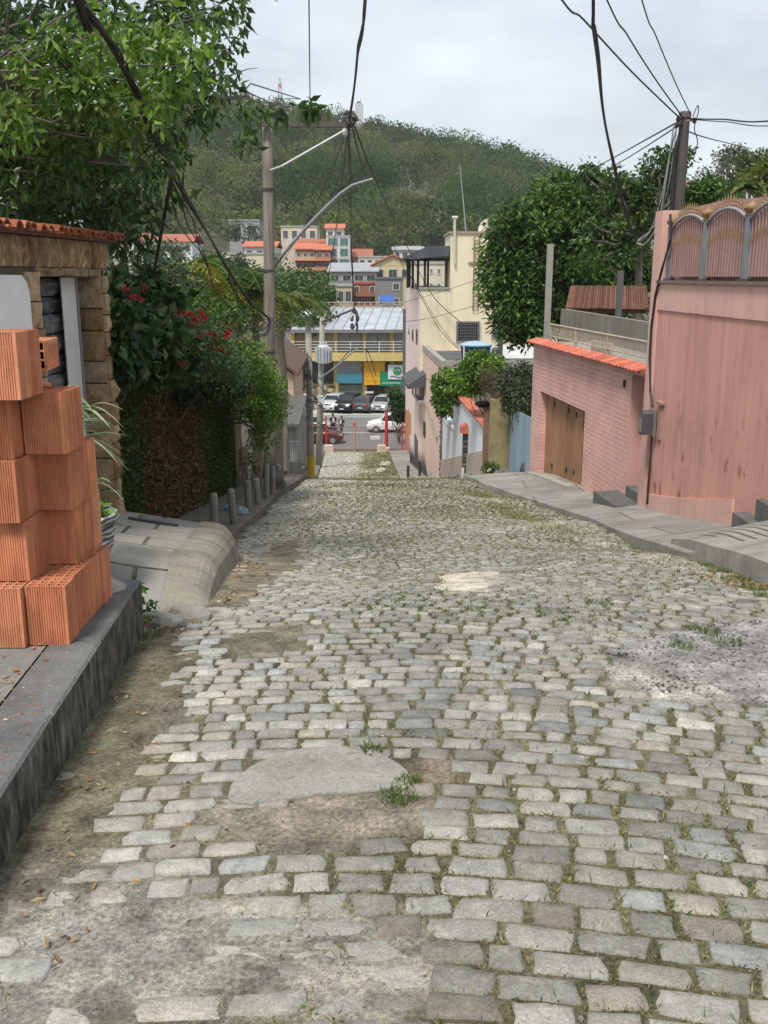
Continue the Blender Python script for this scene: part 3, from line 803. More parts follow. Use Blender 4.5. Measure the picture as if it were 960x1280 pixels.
def side_walks():
    """left and right pavements running down the street"""
    def strip(name, ya, yb, inner, outer, rise, m, kerb_h=.13, n=60, sub=8, drop_in=True):
        mb = MB(); ys = np.linspace(ya, yb, n); rows = []
        for y in ys:
            xi, xo = inner(y), outer(y); z0 = rz(y) + float(np.mean(und(np.full(9, xi), np.linspace(y-2, y+2, 9)))); r = []
            j = (float(fbm(xi, y, 1.3, 21, 2))-.5)*.03
            sgn = 1 if xo > xi else -1
            r.append((xi+j, y, z0-.12)); r.append((xi+sgn*.012+j, y, z0+kerb_h-.012)); r.append((xi+sgn*.03+j, y, z0+kerb_h))
            for i in range(1, sub+1):
                t = i/sub; x = xi+.03*sgn+(xo-xi)*t
                r.append((x, y, z0+kerb_h+rise(y, t)+(float(fbm(x, y, 1.1, 23, 2))-.5)*.04))
            rows.append(r)
        for a, b in zip(rows[:-1], rows[1:]):
            for i in range(len(a)-1):
                q = (a[i], a[i+1], b[i+1], b[i]); mb.quad(*(q if inner(0) < outer(0) else q[::-1]))
        for r in (rows[0], rows[-1]): mb.poly(r + [(r[-1][0], r[-1][1], r[0][2]-.1)])
        mb.build(name, m, kind='structure', loc=(0, 0, 0))
    ml = pave_mat('left_pavement_earth', (.19, .175, .15), (.11, .095, .075), 1.3, 1.1, 0, (.12, .10, .075), .6)
    strip('pavement', 9.8, 24.5, lambda y: float(l_edge(y)), lambda y: min(-3.3, float(l_edge(y))-.9), lambda y, t: .05*t + .25*t*max(0, (11.2-y)/1.5), ml, .12, 70)
    strip('pavement', 24.5, 70.0, lambda y: float(l_edge(y)), lambda y: float(l_edge(y))-1.35, lambda y, t: .02, ml, .13, 60, 3)
    mr = pave_mat('right_pavement_concrete', (.31, .30, .27), (.19, .18, .16), 1.9, 1.1, .05, (.15, .14, .12), .7)
    strip('pavement', 8.8, 22.4, lambda y: float(r_edge(y)), lambda y: max(4.3, float(r_edge(y))+1.0), lambda y, t: .16*t, mr, .09, 70)
    strip('pavement', 22.4, 69.6, lambda y: float(r_edge(y)), lambda y: float(np.interp(y, [22, 46, 70], [3.5, 2.75, 1.75])), lambda y, t: .06*t, mr, .13, 60, 4)
side_walks()
# ================================================================== hollow clay blocks
def block_mesh():
    W, D, H = .188, .138, .288
    mb = MB(); ring = []
    def side(a, b, n):
        a = Vector(a); b = Vector(b); t = (b-a).normalized(); nn = Vector((t.y, -t.x)); L = (b-a).length; out = []
        m0 = .010; st = (L-2*m0)/n
        out.append(a + t*.0)
        for i in range(n):
            s = m0+i*st
            out += [a+t*(s+st*.10), a+t*(s+st*.2)-nn*.0046, a+t*(s+st*.45)-nn*.0046, a+t*(s+st*.55)]
        return out
    c = [(-W/2, 0), (W/2, 0), (W/2, D), (-W/2, D)]
    for i, n in ((0, 15), (1, 10), (2, 15), (3, 10)): ring += side(Vector(c[i]), Vector(c[(i+1) % 4]), n)
    N = len(ring)
    vs = [(q.x, q.y, 0) for q in ring] + [(q.x, q.y, H) for q in ring]
    mb.add(vs, [(i, (i+1) % N, N+(i+1) % N, N+i) for i in range(N)])
    # top and bottom: a grid of webs round 4 x 3 cells
    nx, ny = 4, 3; t = .0075
    xs = [-W/2+.0036]; ys = [.0036]
    cw = (W-.0044-(nx+1)*t)/nx; cd = (D-.0044-(ny+1)*t)/ny
    for i in range(nx): xs += [xs[-1]+t, xs[-1]+t+cw]
    xs.append(xs[-1]+t)
    for i in range(ny): ys += [ys[-1]+t, ys[-1]+t+cd]
    ys.append(ys[-1]+t)
    for z, fl in ((H, False), (0, True)):
        for i in range(len(xs)-1):
            for j in range(len(ys)-1):
                if i % 2 == 1 and j % 2 == 1: continue
                q = [(xs[i], ys[j], z), (xs[i+1], ys[j], z), (xs[i+1], ys[j+1], z), (xs[i], ys[j+1], z)]
                mb.quad(*(q[::-1] if fl else q))
        # rim joining grid and grooved outline
        rect = [(-W/2+.0036, .0036), (W/2-.0036, .0036), (W/2-.0036, D-.0036), (-W/2+.0036, D-.0036)]
        mb.quad((-W/2, 0, z), (W/2, 0, z), (*rect[1], z), (*rect[0], z)); mb.quad((W/2, 0, z), (W/2, D, z), (*rect[2], z), (*rect[1], z))
        mb.quad((W/2, D, z), (-W/2, D, z), (*rect[3], z), (*rect[2], z)); mb.quad((-W/2, D, z), (-W/2, 0, z), (*rect[0], z), (*rect[3], z))
    for i in range(1, len(xs)-1, 2):
        for j in range(1, len(ys)-1, 2):
            x0, x1, y0, y1 = xs[i], xs[i+1], ys[j], ys[j+1]
            mb.add([(x0, y0, 0), (x1, y0, 0), (x1, y1, 0), (x0, y1, 0), (x0, y0, H), (x1, y0, H), (x1, y1, H), (x0, y1, H)], [(0, 4, 5, 1), (1, 5, 6, 2), (2, 6, 7, 3), (3, 7, 4, 0)])
    return mb
def clay_mat():
    k = NT('fired_clay'); v = k.obj(); oi = k.n('ShaderNodeObjectInfo')
    vv = k.n('ShaderNodeVectorMath', operation='ADD', ins={0: v, 1: oi.outputs['Location']}).outputs[0]
    n1 = k.noise(k.map(vv, (5, 5, 2)), 2.2, 5, .6); n2 = k.noise(vv, 160, 3, .7); n3 = k.noise(k.map(vv, (14, 14, 1.2)), 3, 4, .6)
    base = k.ramp(oi.outputs['Random'], [(0, (.58, .22, .115)), (.3, (.66, .285, .155)), (.55, (.50, .185, .095)), (.8, (.62, .25, .13)), (1, (.68, .36, .23))])
    c = k.mix(1., base, k.ramp(n1, [(.3, .74), (.7, 1.18)]), 'MULTIPLY')
    c = k.mix(.55, c, k.mix(1., c, k.ramp(n3, [(.3, .72), (.7, 1.2)]), 'MULTIPLY'))
    c = k.mix(.5, c, k.mix(1., c, k.ramp(n2, [(.3, .7), (.7, 1.25)]), 'MULTIPLY'))
    c = k.mix(k.math('MULTIPLY', k.ramp(k.noise(vv, 3.1, 5, .7), [(.58, 0.), (.72, 1.)]), .45), c, (.60, .37, .25))
    c = k.mix(k.math('MULTIPLY', k.ramp(k.noise(k.map(vv, (7, 7, 1.6)), 1.9, 3, .6), [(.70, 0.), (.77, 1.)]), .8), c, (.16, .085, .05))
    return k.fin(c, .88, k.bump(n2, .002), 0, .2)
def bricks():
    mb = block_mesh(); cm = clay_mat(); proto = None
    H, D = .29, .142; z0 = PLAT(4.3)+.001
    ORD = ['bottom', 'second', 'third', 'fourth', 'top']
    # layer, column (right edge x), front y, number deep
    # column 'a' stands nearer the house, 'b' nearer the kerb
    L = [(0, 'a', -1.672, 4.20, 5), (0, 'b', -1.478, 4.235, 5), (1, 'a', -1.668, 4.31, 4), (1, 'b', -1.527, 4.585, 3), (2, 'a', -1.672, 4.27, 4), (2, 'b', -1.508, 4.53, 3),
         (3, 'a', -1.690, 4.32, 4), (3, 'b', -1.497, 4.44, 2), (4, 'a', -1.572, 4.15, 2), (0, 'c', -1.866, 4.19, 5), (1, 'c', -1.862, 4.28, 3), (2, 'c', -1.866, 4.27, 3), (3, 'c', -1.884, 4.30, 3), (4, 'c', -1.766, 4.16, 1)]
    colname = {'a': 'column beside the kerb-side one', 'b': 'kerb-side column', 'c': 'column by the house wall'}
    depth = ['front', 'second from the front', 'third from the front', 'fourth from the front', 'rear']
    for (l, c, xr, yf, nd) in L:
        for j in range(nd):
            if c == 'c' and j > 0: continue
            if c == 'a' and j > 0 and l < 4 and not (l == 0): 
                pass
            if proto is None:
                o = mb.build('hollow_brick', cm, loc=(0, 0, 0)); proto = o
            else:
                o = proto.copy(); COL.objects.link(o)
            jx = random.uniform(-.004, .004) + (random.uniform(-.012, .012) if c == 'b' and j else 0)
            o.location = (xr-.094+jx, yf+j*D+random.uniform(0, .002), z0+l*H+.0008*l)
            o.rotation_euler[2] = math.radians(random.uniform(-.5, .5))
            row = {0: 'bottom row', 1: 'second row from the ground', 2: 'third row from the ground', 3: 'fourth row from the ground', 4: 'top row'}[l]
            dd = 'front' if j == 0 else ('rear' if j == nd-1 else ['', 'second', 'third', 'fourth'][j])
            cn = {'a': 'middle column', 'b': 'kerbside column', 'c': 'column by the house'}[c]
            tag(o, f'{dd} orange hollow brick of the {cn}, {row}', 'brick', 'hollow clay bricks stacked on the granite kerb', 'thing')
    o = proto.copy(); COL.objects.link(o); o.location = (-1.70, 4.78, z0+4*H+.095); o.rotation_euler = (PI/2, 0, .12)
    tag(o, 'orange hollow brick lying on its side behind the top brick with holes showing', 'brick', 'hollow clay bricks stacked on the granite kerb', 'thing')
bricks()

# ================================================================== stone cladding and barrel tiles
def shade(c, a=.75, b=1.2):
    k = random.uniform(a, b); return tuple(q*k for q in c)
def rubble_stone(mb, fr, u0, u1, h0, h1, o0, depth, n=4):
    """one rough hewn stone with a bulging face"""
    seed = random.random()*100
    g = []
    for j in range(n+1):
        for i in range(n+1):
            s, t = i/n, j/n
            e = min(s, 1-s, t, 1-t)*2
            o = o0+depth*(.45+.55*min(1, e*3.5)**.5) + (float(vnoise(s*3.5+seed, t*3.5+seed, 3))-.5)*depth*1.3*(1 if 0 < e else .5)
            ju = (random.random()-.5)*.014 if 0 < s < 1 else 0; jh = (random.random()-.5)*.014 if 0 < t < 1 else 0
            g.append(fr.pt(u0+(u1-u0)*s+ju, h0+(h1-h0)*t+jh, o))
    back = [fr.pt(u0, h0, o0-.01), fr.pt(u1, h0, o0-.01), fr.pt(u1, h1, o0-.01), fr.pt(u0, h1, o0-.01)]
    k = n+1; fs = [(j*k+i, j*k+i+1, (j+1)*k+i+1, (j+1)*k+i) for j in range(n) for i in range(n)]
    b = len(g)
    for i in range(n):
        fs.append((b if i == 0 else b, i+1, i) if False else (i+1, i, b + 0) if False else (i, b+0, i+1))
    edges = [[i for i in range(k)], [(i+1)*k-1 for i in range(k)], [n*k+i for i in range(k)][::-1], [i*k for i in range(k)][::-1]]
    fs = fs[:n*n]
    for e, (p, q) in zip(edges, ((b, b+1), (b+1, b+2), (b+2, b+3), (b+3, b))): fs.append(tuple(e[::-1]) + (p, q))
    mb.add(g+back, fs)
def cladding(mb, fr, u0, u1, h0, h1, o0, depth, bw, bh, upright=False, pal=None, gap=.006):
    pal = pal or [(.38, .255, .145), (.42, .295, .175), (.33, .215, .12), (.45, .335, .21), (.30, .19, .105), (.40, .285, .18)]
    if upright:
        u = u0
        while u < u1-.01:
            w = min(random.uniform(*bw), u1-u)
            if u1-u-w < bw[0]*.6: w = u1-u
            h = h0
            while h < h1-.01:
                hh = min(random.uniform(*bh), h1-h)
                if h1-h-hh < bh[0]*.5: hh = h1-h
                mb.cur = shade(random.choice(pal)); rubble_stone(mb, fr, u+gap, u+w-gap, h+gap, h+hh-gap, o0, depth*random.uniform(.6, 1.25)); h += hh
            u += w
    else:
        h = h0
        while h < h1-.01:
            hh = min(random.uniform(*bh), h1-h)
            if h1-h-hh < bh[0]*.5: hh = h1-h
            u = u0
            while u < u1-.01:
                w = min(random.uniform(*bw), u1-u)
                if u1-u-w < bw[0]*.6: w = u1-u
                mb.cur = shade(random.choice(pal)); rubble_stone(mb, fr, u+gap, u+w-gap, h+gap, h+hh-gap, o0, depth*random.uniform(.6, 1.25)); u += w
            h += hh
def sand_mat(name='sandstone'):
    if name in MATS: return MATS[name]
    k = NT(name); v = k.pos(); a = k.attr(); n1 = k.noise(v, 9, 6, .65); n2 = k.noise(v, 70, 4, .7)
    c = k.mix(1., a, k.ramp(n1, [(.28, .5), (.5, 1.0), (.75, 1.45)]), 'MULTIPLY'); c = k.mix(.7, c, k.mix(1., c, k.ramp(n2, [(.3, .6), (.7, 1.35)]), 'MULTIPLY'))
    MATS[name] = k.fin(c, .9, k.bump(n2, .006, 1, k.bump(n1, .02)), 0, .2); return MATS[name]
def tile_mat(name='clay_tile', cols=((.30, .085, .04), (.44, .15, .075), (.52, .22, .12)), soot=.45):
    if name in MATS: return MATS[name]
    k = NT(name); v = k.pos(); a = k.attr(); n1 = k.noise(v, 6, 5, .65); n2 = k.noise(v, 60, 4, .7)
    c = k.ramp(n1, [(.3, cols[0]), (.5, cols[1]), (.72, cols[2])]); c = k.mix(1., c, a, 'MULTIPLY')
    c = k.mix(k.math('MULTIPLY', k.ramp(k.noise(v, 3, 6, .7), [(.5, 0.), (.7, 1.)]), soot), c, (.09, .065, .05)); c = k.mix(.5, c, k.mix(1., c, k.ramp(n2, [(.3, .6), (.7, 1.3)]), 'MULTIPLY'))
    MATS[name] = k.fin(c, .85, k.bump(n2, .004), 0, .2); return MATS[name]
def barrel_tiles(mb, fr, u0, u1, hlow, rise, o_low, o_high, pitch=.16, r=.07, seg=6, thick=.016):
    """convex barrel tiles side by side, running up from the eave, with pans between"""
    n = max(2, int((u1-u0)/pitch)); p = (u1-u0)/n
    for i in range(n):
        for kind in (1, 0):
            uc = u0+(i+.5)*p + (p*.5 if not kind else 0) + random.uniform(-.008, .008)
            if not kind and i == n-1: continue
            j = random.uniform(-.02, .02); dh = random.uniform(-.006, .006)
            t = random.uniform(.7, 1.25); mb.cur = (t, t*random.uniform(.9, 1.05), t*random.uniform(.85, 1.05))
            vs = []
            for (o, h, rr) in ((o_low+j, hlow+dh, r*1.05), (o_high, hlow+rise+dh, r*.9)):
                for q in range(seg+1):
                    a = PI*q/seg
                    for t2 in (0, thick):
                        R = rr-t2
                        if kind: vs.append(fr.pt(uc+R*math.cos(a), h+R*math.sin(a)*.85, o))
                        else: vs.append(fr.pt(uc+R*math.cos(a)*.9, h+.012-R*math.sin(a)*.35, o))
            m = 2*(seg+1); fs = []
            for q in range(seg):
                fs.append((2*q, 2*q+2, m+2*q+2, m+2*q)); fs.append((2*q+1, m+2*q+1, m+2*q+3, 2*q+3)); fs.append((2*q, 2*q+1, 2*q+3, 2*q+2)); fs.append((m+2*q, m+2*q+2, m+2*q+3, m+2*q+1))
            mb.add(vs, fs)

# ================================================================== stone-clad house front beside the bricks
HL = Frame((-2.98, 5.0), (-2.68, 9.5))
def left_house():
    fr = HL; U = lambda px: fr.px(px, 340)[0]
    t = thing('stone_house', 'house front clad in brown sandstone with clay tile eave and dark doorway', 'house', (-3.4, 7.5, RAMP(-2.7, 7.5)))
    zb = EYE-2.6; top = EYE+.31; lint = fr.px(90, 344)[1]
    uL = U(28); uL2 = U(47); uR1 = U(133)-.16; uR2 = fr.len; u0 = -1.6
    st = MB(); white = M('rough_white_render', (.80, .81, .82), .10, 3, .9, .012, 45)
    core = MB()
    fr.box(core, u0, uL2, zb, top, -.38, -.012); fr.box(core, uR1+.04, uR2-.01, zb, lint, -.38, -.012); fr.box(core, uL2+.001, uR2-.01, lint+.05, top, -.38, -.012)
    core.build('wall', M('mortar_grey', (.11, .09, .068), .3, 8, .95, .01), t)
    cladding(st, fr, uL, uL2, zb, lint+.03, 0, .045, (.2, .3), (.16, .30))
    cladding(st, fr, uR1, uR2, zb, lint+.0, 0, .05, (.12, .2), (.12, .26))
    cladding(st, fr, u0, uR2, lint+.06, top, .0, .04, (.045, .095), (.18, .40), True)
    # lintel: one long rough stone course
    st.cur = (.27, .20, .13)
    for a in np.arange(uL2-.05, uR2-.2, .38): rubble_stone(st, fr, a, min(a+.38, uR2-.15), lint-.01, lint+.06, 0, .03)
    # deep jamb on the far side of the doorway, turned to the camera
    jf = Frame(tuple(fr.pt(uR1, 0, -.34))[:2], tuple(fr.pt(uR1, 0, .0))[:2])
    cladding(st, jf, 0, jf.len, zb, lint, 0, .03, (.30, .36), (.18, .32))
    ef = Frame(tuple(fr.pt(uR2, 0, .0))[:2], tuple(fr.pt(uR2, 0, -.4))[:2])
    cladding(st, ef, 0, ef.len, zb, top, -.02, .04, (.15, .3), (.14, .28))
    st.build('stone_cladding', sand_mat(), t)
    w = MB()
    q = [(u0, zb), (uL-.03, zb), (uL-.015, lint-.14), (uL-.05, lint-.05), (uL-.13, lint+.0), (u0, lint+.02)]
    fr.hexa(w, q, .0, .05); w.build('render_panel', white, t)
    # inside the doorway: rock-faced dark wall, white door leaf and frame
    dk = MB(); bf = Frame(tuple(fr.pt(uL2-.2, 0, -.33))[:2], tuple(fr.pt(uR1, 0, -.30))[:2])
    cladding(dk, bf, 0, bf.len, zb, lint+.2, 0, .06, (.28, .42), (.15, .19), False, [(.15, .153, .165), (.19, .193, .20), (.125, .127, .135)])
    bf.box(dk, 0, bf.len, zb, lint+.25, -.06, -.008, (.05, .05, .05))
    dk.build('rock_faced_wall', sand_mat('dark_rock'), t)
    d = MB(); ua, _ = fr.px(80, 400, -.18); ub, _ = fr.px(97, 400, -.18)
    fr.box(d, ua, ub, zb, lint-.02, -.19, -.18)
    dd = d.build('door', M('door_white', (.62, .63, .62), .08, 4, .5, dirt=(.35, .33, .3), dirt_amt=.3, streak=True), t)
    f2 = MB(); uc, _ = fr.px(104, 400, -.2); fr.box(f2, ub+.004, ub+.05, zb, lint-.015, -.20, -.17); fr.box(f2, ub+.054, ub+.10, zb, lint-.015, -.30, -.20); fr.box(f2, uL2-.0, uL2+.05, zb, lint-.015, -.30, -.20)
    f2.build('frame', M('door_frame_grey', (.20, .215, .225), .1, 4, .45), dd)
    rf = MB(); barrel_tiles(rf, fr, u0, uR2+.14, top+.03, .06, .17, -.45, .15, .062)
    rf.build('roof', tile_mat('eave_tile', ((.22, .07, .04), (.36, .125, .065), (.48, .20, .11)), .75), t)
    sl = MB(); fr.hexa(sl, [(u0, top+.001), (uR2+.1, top+.001), (uR2+.1, top+.028), (u0, top+.028)], -.38, .10)
    sl.build('eave_board', M('eave_wood', (.13, .07, .045), .3, 6, .8), t)
left_house()

# ================================================================== urn and strap-leaved plants behind the bricks
def strap_leaf(mb, base, ang, L, w, rise, droop, cols):
    d = Vector((math.cos(ang), math.sin(ang), 0)); s = Vector((-d.y, d.x, 0)); n = 7; pts = []
    for i in range(n+1):
        t = i/n
        q = Vector(base)+d*(L*t*(.75+.25*t)) + Vector((0, 0, rise*L*math.sin(min(1, t*1.1)*PI*.55)-droop*L*t*t))
        ww = w*(.55+.9*t)*(1-t)**.55 if t < 1 else 0
        pts.append((q-s*ww/2+Vector((0, 0, ww*.25)), q, q+s*ww/2+Vector((0, 0, ww*.25))))
    for a, b in zip(pts[:-1], pts[1:]):
        mb.quad(a[0], a[1], b[1], b[0], cols); mb.quad(a[1], a[2], b[2], b[1], cols)
def urn():
    c = (-1.975, 6.02, RAMP(-1.95, 6.0)+.0); t = thing('garden_urn', 'silver grey moulded urn with scroll relief behind the stacked bricks', 'plant pot', c)
    mb = MB(); mb.lathe(c, [(.13, 0), (.15, .02), (.15, .05), (.12, .07), (.16, .12), (.205, .20), (.215, .27), (.20, .30), (.225, .315), (.225, .345), (.205, .36), (.235, .375), (.25, .40), (.25, .425), (.23, .43), (.21, .40), (.20, .36)], 28)
    k = NT('urn_silver'); v = k.obj(); wv = k.n('ShaderNodeTexVoronoi', feature='DISTANCE_TO_EDGE', ins={'Vector': v, 'Scale': 17.}).outputs[0]
    mg = k.n('ShaderNodeTexWave', wave_type='RINGS', ins={'Vector': k.map(v, (1, 1, 1.3)), 'Scale': 7., 'Distortion': 6., 'Detail': 1.}).outputs['Fac']
    c2 = k.ramp(mg, [(.2, (.10, .105, .11)), (.5, (.34, .35, .36)), (.8, (.58, .59, .60))])
    k.fin(c2, .5, k.bump(mg, .02), .15, .4); mb.build('pot', k.m, t, smooth=True)
    sm = MB(); sm.lathe((c[0], c[1], c[2]+.37), [(.0, 0), (.195, .0), (.195, .015), (0, .02)], 16); sm.build('soil', M('soil', (.05, .038, .025), .4, 20, .95), t)
    pl = thing('strap_leaf_plant', 'spiky plant with long striped strap leaves rising behind the stacked bricks', 'plant', (-2.12, 6.35, RAMP(-2.1, 6.3)))
    st = MB(); st.tube(limb_path((-2.12, 6.35, RAMP(-2.1, 6.3)), (-2.08, 6.2, EYE-.98), .1), [.03, .028, .026, .025, .022, .02], 8); st.build('stem', M('cane', (.16, .13, .08), .3, 20), pl)
    lf = MB()
    for (bx, by, bz, n, L) in ((-2.08, 6.2, EYE-1.0, 34, .40), (-2.1, 6.25, EYE-1.22, 22, .42), (-1.98, 6.1, EYE-1.5, 14, .30)):
        for i in range(n):
            g = random.random(); col = (.10+.10*g, .17+.10*g, .07+.06*g) if random.random() < .75 else (.34, .38, .25)
            strap_leaf(lf, (bx+random.uniform(-.03, .03), by+random.uniform(-.03, .03), bz+random.uniform(-.05, .1)), random.uniform(0, 2*PI), L*random.uniform(.6, 1.1), random.uniform(.028, .045), random.uniform(.15, .9), random.uniform(.1, .7), col)
    lf.build('leaves', leaf_mat('strap_leaf', .2, .4), pl)
    b = thing('leafy_plant', 'low bright green plant growing in the silver grey urn', 'plant', (c[0], c[1], c[2]+.38))
    lm = MB(); clump_leaves(lm, [(c[0]+.02, c[1]-.03, c[2]+.48), (c[0]+.12, c[1]-.06, c[2]+.47), (c[0]-.1, c[1], c[2]+.5)], [.13, .10, .12], 70, .075, .035, [(.10, .20, .03), (.16, .27, .05), (.07, .14, .03)], .2)
    lm.build('leaves', leaf_mat('soft_leaf', .3, .5), b)
    # weed at the end of the granite kerb
    wq = G(181, 765); w = MB(); clump_leaves(w, [(wq.x-.02, wq.y-.06, wq.z+.10), (wq.x+.03, wq.y-.02, wq.z+.05), (wq.x-.01, wq.y-.08, wq.z+.18)], [.05, .05, .04], 26, .045, .03, [(.035, .09, .02), (.06, .13, .03)], .1)
    w.build('weed_leaves', leaf_mat('soft_leaf'), label='small dark green weed at the end of the granite kerb', cat='weed')
urn()

# ================================================================== ivy wall, flowering hedge
IW = Frame((-3.08, 9.15), (-3.0, 18.5))
def ivy_wall():
    fr = IW; t = thing('ivy_wall', 'garden wall covered in creeping fig, dark green with a dead brown middle', 'wall', (-3.1, 14, rz(14)))
    mb = MB(); n = 14
    us = np.linspace(0, fr.len, n)
    for a, b in zip(us[:-1], us[1:]):
        ya = 9.15+a; fr.hexa(mb, [(a, rz(ya)-.4), (b, rz(9.15+b)-.4), (b, EYE-1.15-.03*b), (a, EYE-1.15-.03*a)], -.3, 0.0)
    mb.build('wall', M('ivy_wall_core', (.05, .045, .03), .4, 9, .95, .03, 14), t)
    N = 30000
    u = RNG.uniform(0, fr.len, N); hb = road_z(9.15+u)+.1; h = hb-.05+(EYE-1.1-hb)*RNG.random(N)
    # the browned stretch
    ub0, ub1 = fr.px(172, 560)[0], fr.px(250, 560)[0]
    e = (fbm(u, h, 2.5, 31, 3)-.5)*1.0
    br = sstep(-.25, .25, u-ub0+e*.8)*sstep(-.35, .35, ub1-u+e*1.2)
    o = .01+.10*fbm(u, h, 1.6, 33, 3)*RNG.random(N)**.5
    p = np.array([fr.a.x, fr.a.y, 0])[None] + np.outer(u, np.array(fr.d)) + np.outer(o, np.array(fr.n)); p[:, 2] = h
    d = unit(np.array(fr.n)[None]*.45 + RNG.normal(0, .5, (N, 3)) + np.array([0, 0, -.65]))
    isb = RNG.random(N) < br*.84
    g = pick_cols(N, [(.045, .080, .022), (.062, .10, .028), (.035, .062, .018), (.09, .12, .035)], .3)
    b = pick_cols(N, [(.12, .072, .042), (.16, .095, .055), (.09, .055, .034), (.20, .125, .07)], .3)
    mb = MB(); mb.quads(leaf_quads(p, d, RNG.uniform(.035, .065, N), RNG.uniform(.028, .05, N)), np.where(isb[:, None], b, g))
    mb.build('ivy', leaf_mat('ivy_leaf', .1, .6, .2), t)
    # end pier of the wall
    pb = MB(); fr.box(pb, fr.len+.005, fr.len+.38, rz(18.7)-.3, EYE-2.3, -.34, .10); pb.build('pier', M('old_brick_pier', (.13, .085, .06), .35, 7, .95, .03, 16, dirt=(.05, .055, .03), dirt_amt=.7), t)
ivy_wall()
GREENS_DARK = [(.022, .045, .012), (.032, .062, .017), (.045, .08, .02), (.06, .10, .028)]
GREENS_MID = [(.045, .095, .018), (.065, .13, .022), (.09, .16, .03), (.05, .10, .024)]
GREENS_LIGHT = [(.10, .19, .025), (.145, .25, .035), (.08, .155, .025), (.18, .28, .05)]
def hedge_piece(name, label, lobes, per, L, W, pal, cat='shrub', group='shrubs spilling over the ivy wall', base=None, flowers=(), stemcol=(.10, .07, .045), nclump=60, crad=(.16, .32), **kw):
    c0 = lobes[0][0]; base = base or (min(-3.5, c0[0]-.3), c0[1], EYE-2.6)
    t = thing(name, label, cat, base, group); cl = []; rd = []
    st = MB()
    for c, r in lobes:
        k = max(6, int(nclump*(r[0]*r[1]+r[1]*r[2]+r[0]*r[2])))
        pts = shell_points(c, r, k, .5); cl += pts; rd += [random.uniform(*crad) for _ in pts]
        for q in random.sample(pts, min(4, len(pts))): st.tube(limb_path((base[0], base[1]+(q[1]-base[1])*.5, base[2]+.2), q, .2), [.035, .03, .024, .018, .012, .006], 6)
    st.build('stems', M('shrub_bark', stemcol, .3, 15), t)
    lm = MB(); clump_leaves(lm, cl, rd, per, L, W, pal, **kw); lm.build('foliage', leaf_mat('shrub_leaf', .22, .42), t)
    if flowers:
        for (px, py, d, col, n) in flowers:
            q = P(px, py, d); fm = MB()
            for i in range(n):
                p0 = np.array(q)+RNG.normal(0, .07, 3)
                dd = unit(RNG.normal(size=(9, 3))+np.array([.5, -.9, .2])); fm.quads(leaf_quads(np.repeat(p0[None], 9, 0), dd, RNG.uniform(.05, .08, 9), RNG.uniform(.04, .06, 9)), pick_cols(9, [col], .25))
            fm.build('blossoms', leaf_mat('petal', .3, .6), t)
    return t
def hedge():
    # (ellipsoid centre from a sight line, radii)
    def E(px, py, d, rx, ry, rzz): q = P(px, py, d); return ((q.x, q.y, q.z), (rx, ry, rzz))
    RED = (.55, .035, .035); PINK = (.50, .06, .10)
    hedge_piece('broadleaf_shrub', 'dark large-leaved shrub overhanging the ivy wall next to the sandstone house', [E(168, 400, 10.8, .45, .8, .50), E(150, 425, 10.0, .30, .5, .42), E(192, 432, 11.6, .45, .7, .34)], 42, .15, .11, [(.024, .055, .022), (.036, .075, .026), (.052, .10, .032), (.07, .115, .035)], nclump=62, droop=.55,
                flowers=[(163, 362, 10.0, PINK, 3), (172, 370, 10.1, PINK, 2), (215, 440, 11.1, PINK, 3)])
    hedge_piece('flowering_shrub', 'grey-green shrub with red flowers spilling over the brown part of the ivy wall', [E(232, 428, 13.0, .55, 1.1, .42), E(262, 458, 14.2, .6, 1.1, .38), E(225, 455, 12.6, .4, .8, .24)], 40, .075, .038, [(.06, .105, .036), (.085, .14, .05), (.042, .08, .028), (.12, .18, .07)], nclump=62, droop=.3,
                flowers=[(229, 392, 12.0, RED, 3), (236, 388, 12.0, RED, 3), (240, 400, 12.2, RED, 3), (252, 405, 12.6, RED, 2), (268, 427, 13.0, RED, 4), (281, 422, 13.2, RED, 3), (277, 436, 13.2, RED, 3), (251, 418, 12.8, PINK, 2), (217, 434, 12.0, PINK, 2)])
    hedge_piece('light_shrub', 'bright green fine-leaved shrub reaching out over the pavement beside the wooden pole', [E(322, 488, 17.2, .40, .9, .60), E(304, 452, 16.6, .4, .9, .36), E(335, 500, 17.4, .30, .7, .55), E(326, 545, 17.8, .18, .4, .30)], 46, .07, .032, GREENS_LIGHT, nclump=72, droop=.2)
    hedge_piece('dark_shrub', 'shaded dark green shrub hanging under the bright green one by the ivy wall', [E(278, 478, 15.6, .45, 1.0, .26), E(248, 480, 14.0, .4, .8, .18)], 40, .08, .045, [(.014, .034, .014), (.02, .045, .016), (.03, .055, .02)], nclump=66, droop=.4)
    hedge_piece('tall_shrub', 'loose green shrub with reddish tips standing behind the flowering one', [E(228, 388, 15.5, .5, .8, .36), E(272, 402, 17.0, .6, .9, .34)], 34, .09, .045, GREENS_MID, nclump=44, droop=.2, base=(-3.6, 16, EYE-3.2), flowers=[(262, 390, 15.6, (.5, .2, .06), 3), (285, 402, 16.4, (.5, .16, .05), 3)])
    hedge_piece('grey_shrub', 'grey-green bush behind the wall next to the tiled eave', [E(165, 345, 16, 1.0, 1.0, .45), E(205, 362, 17, .7, 1, .36)], 34, .09, .04, [(.06, .085, .05), (.08, .11, .06), (.045, .065, .035)], nclump=44, base=(-4.4, 16.4, EYE-3.2))
hedge()
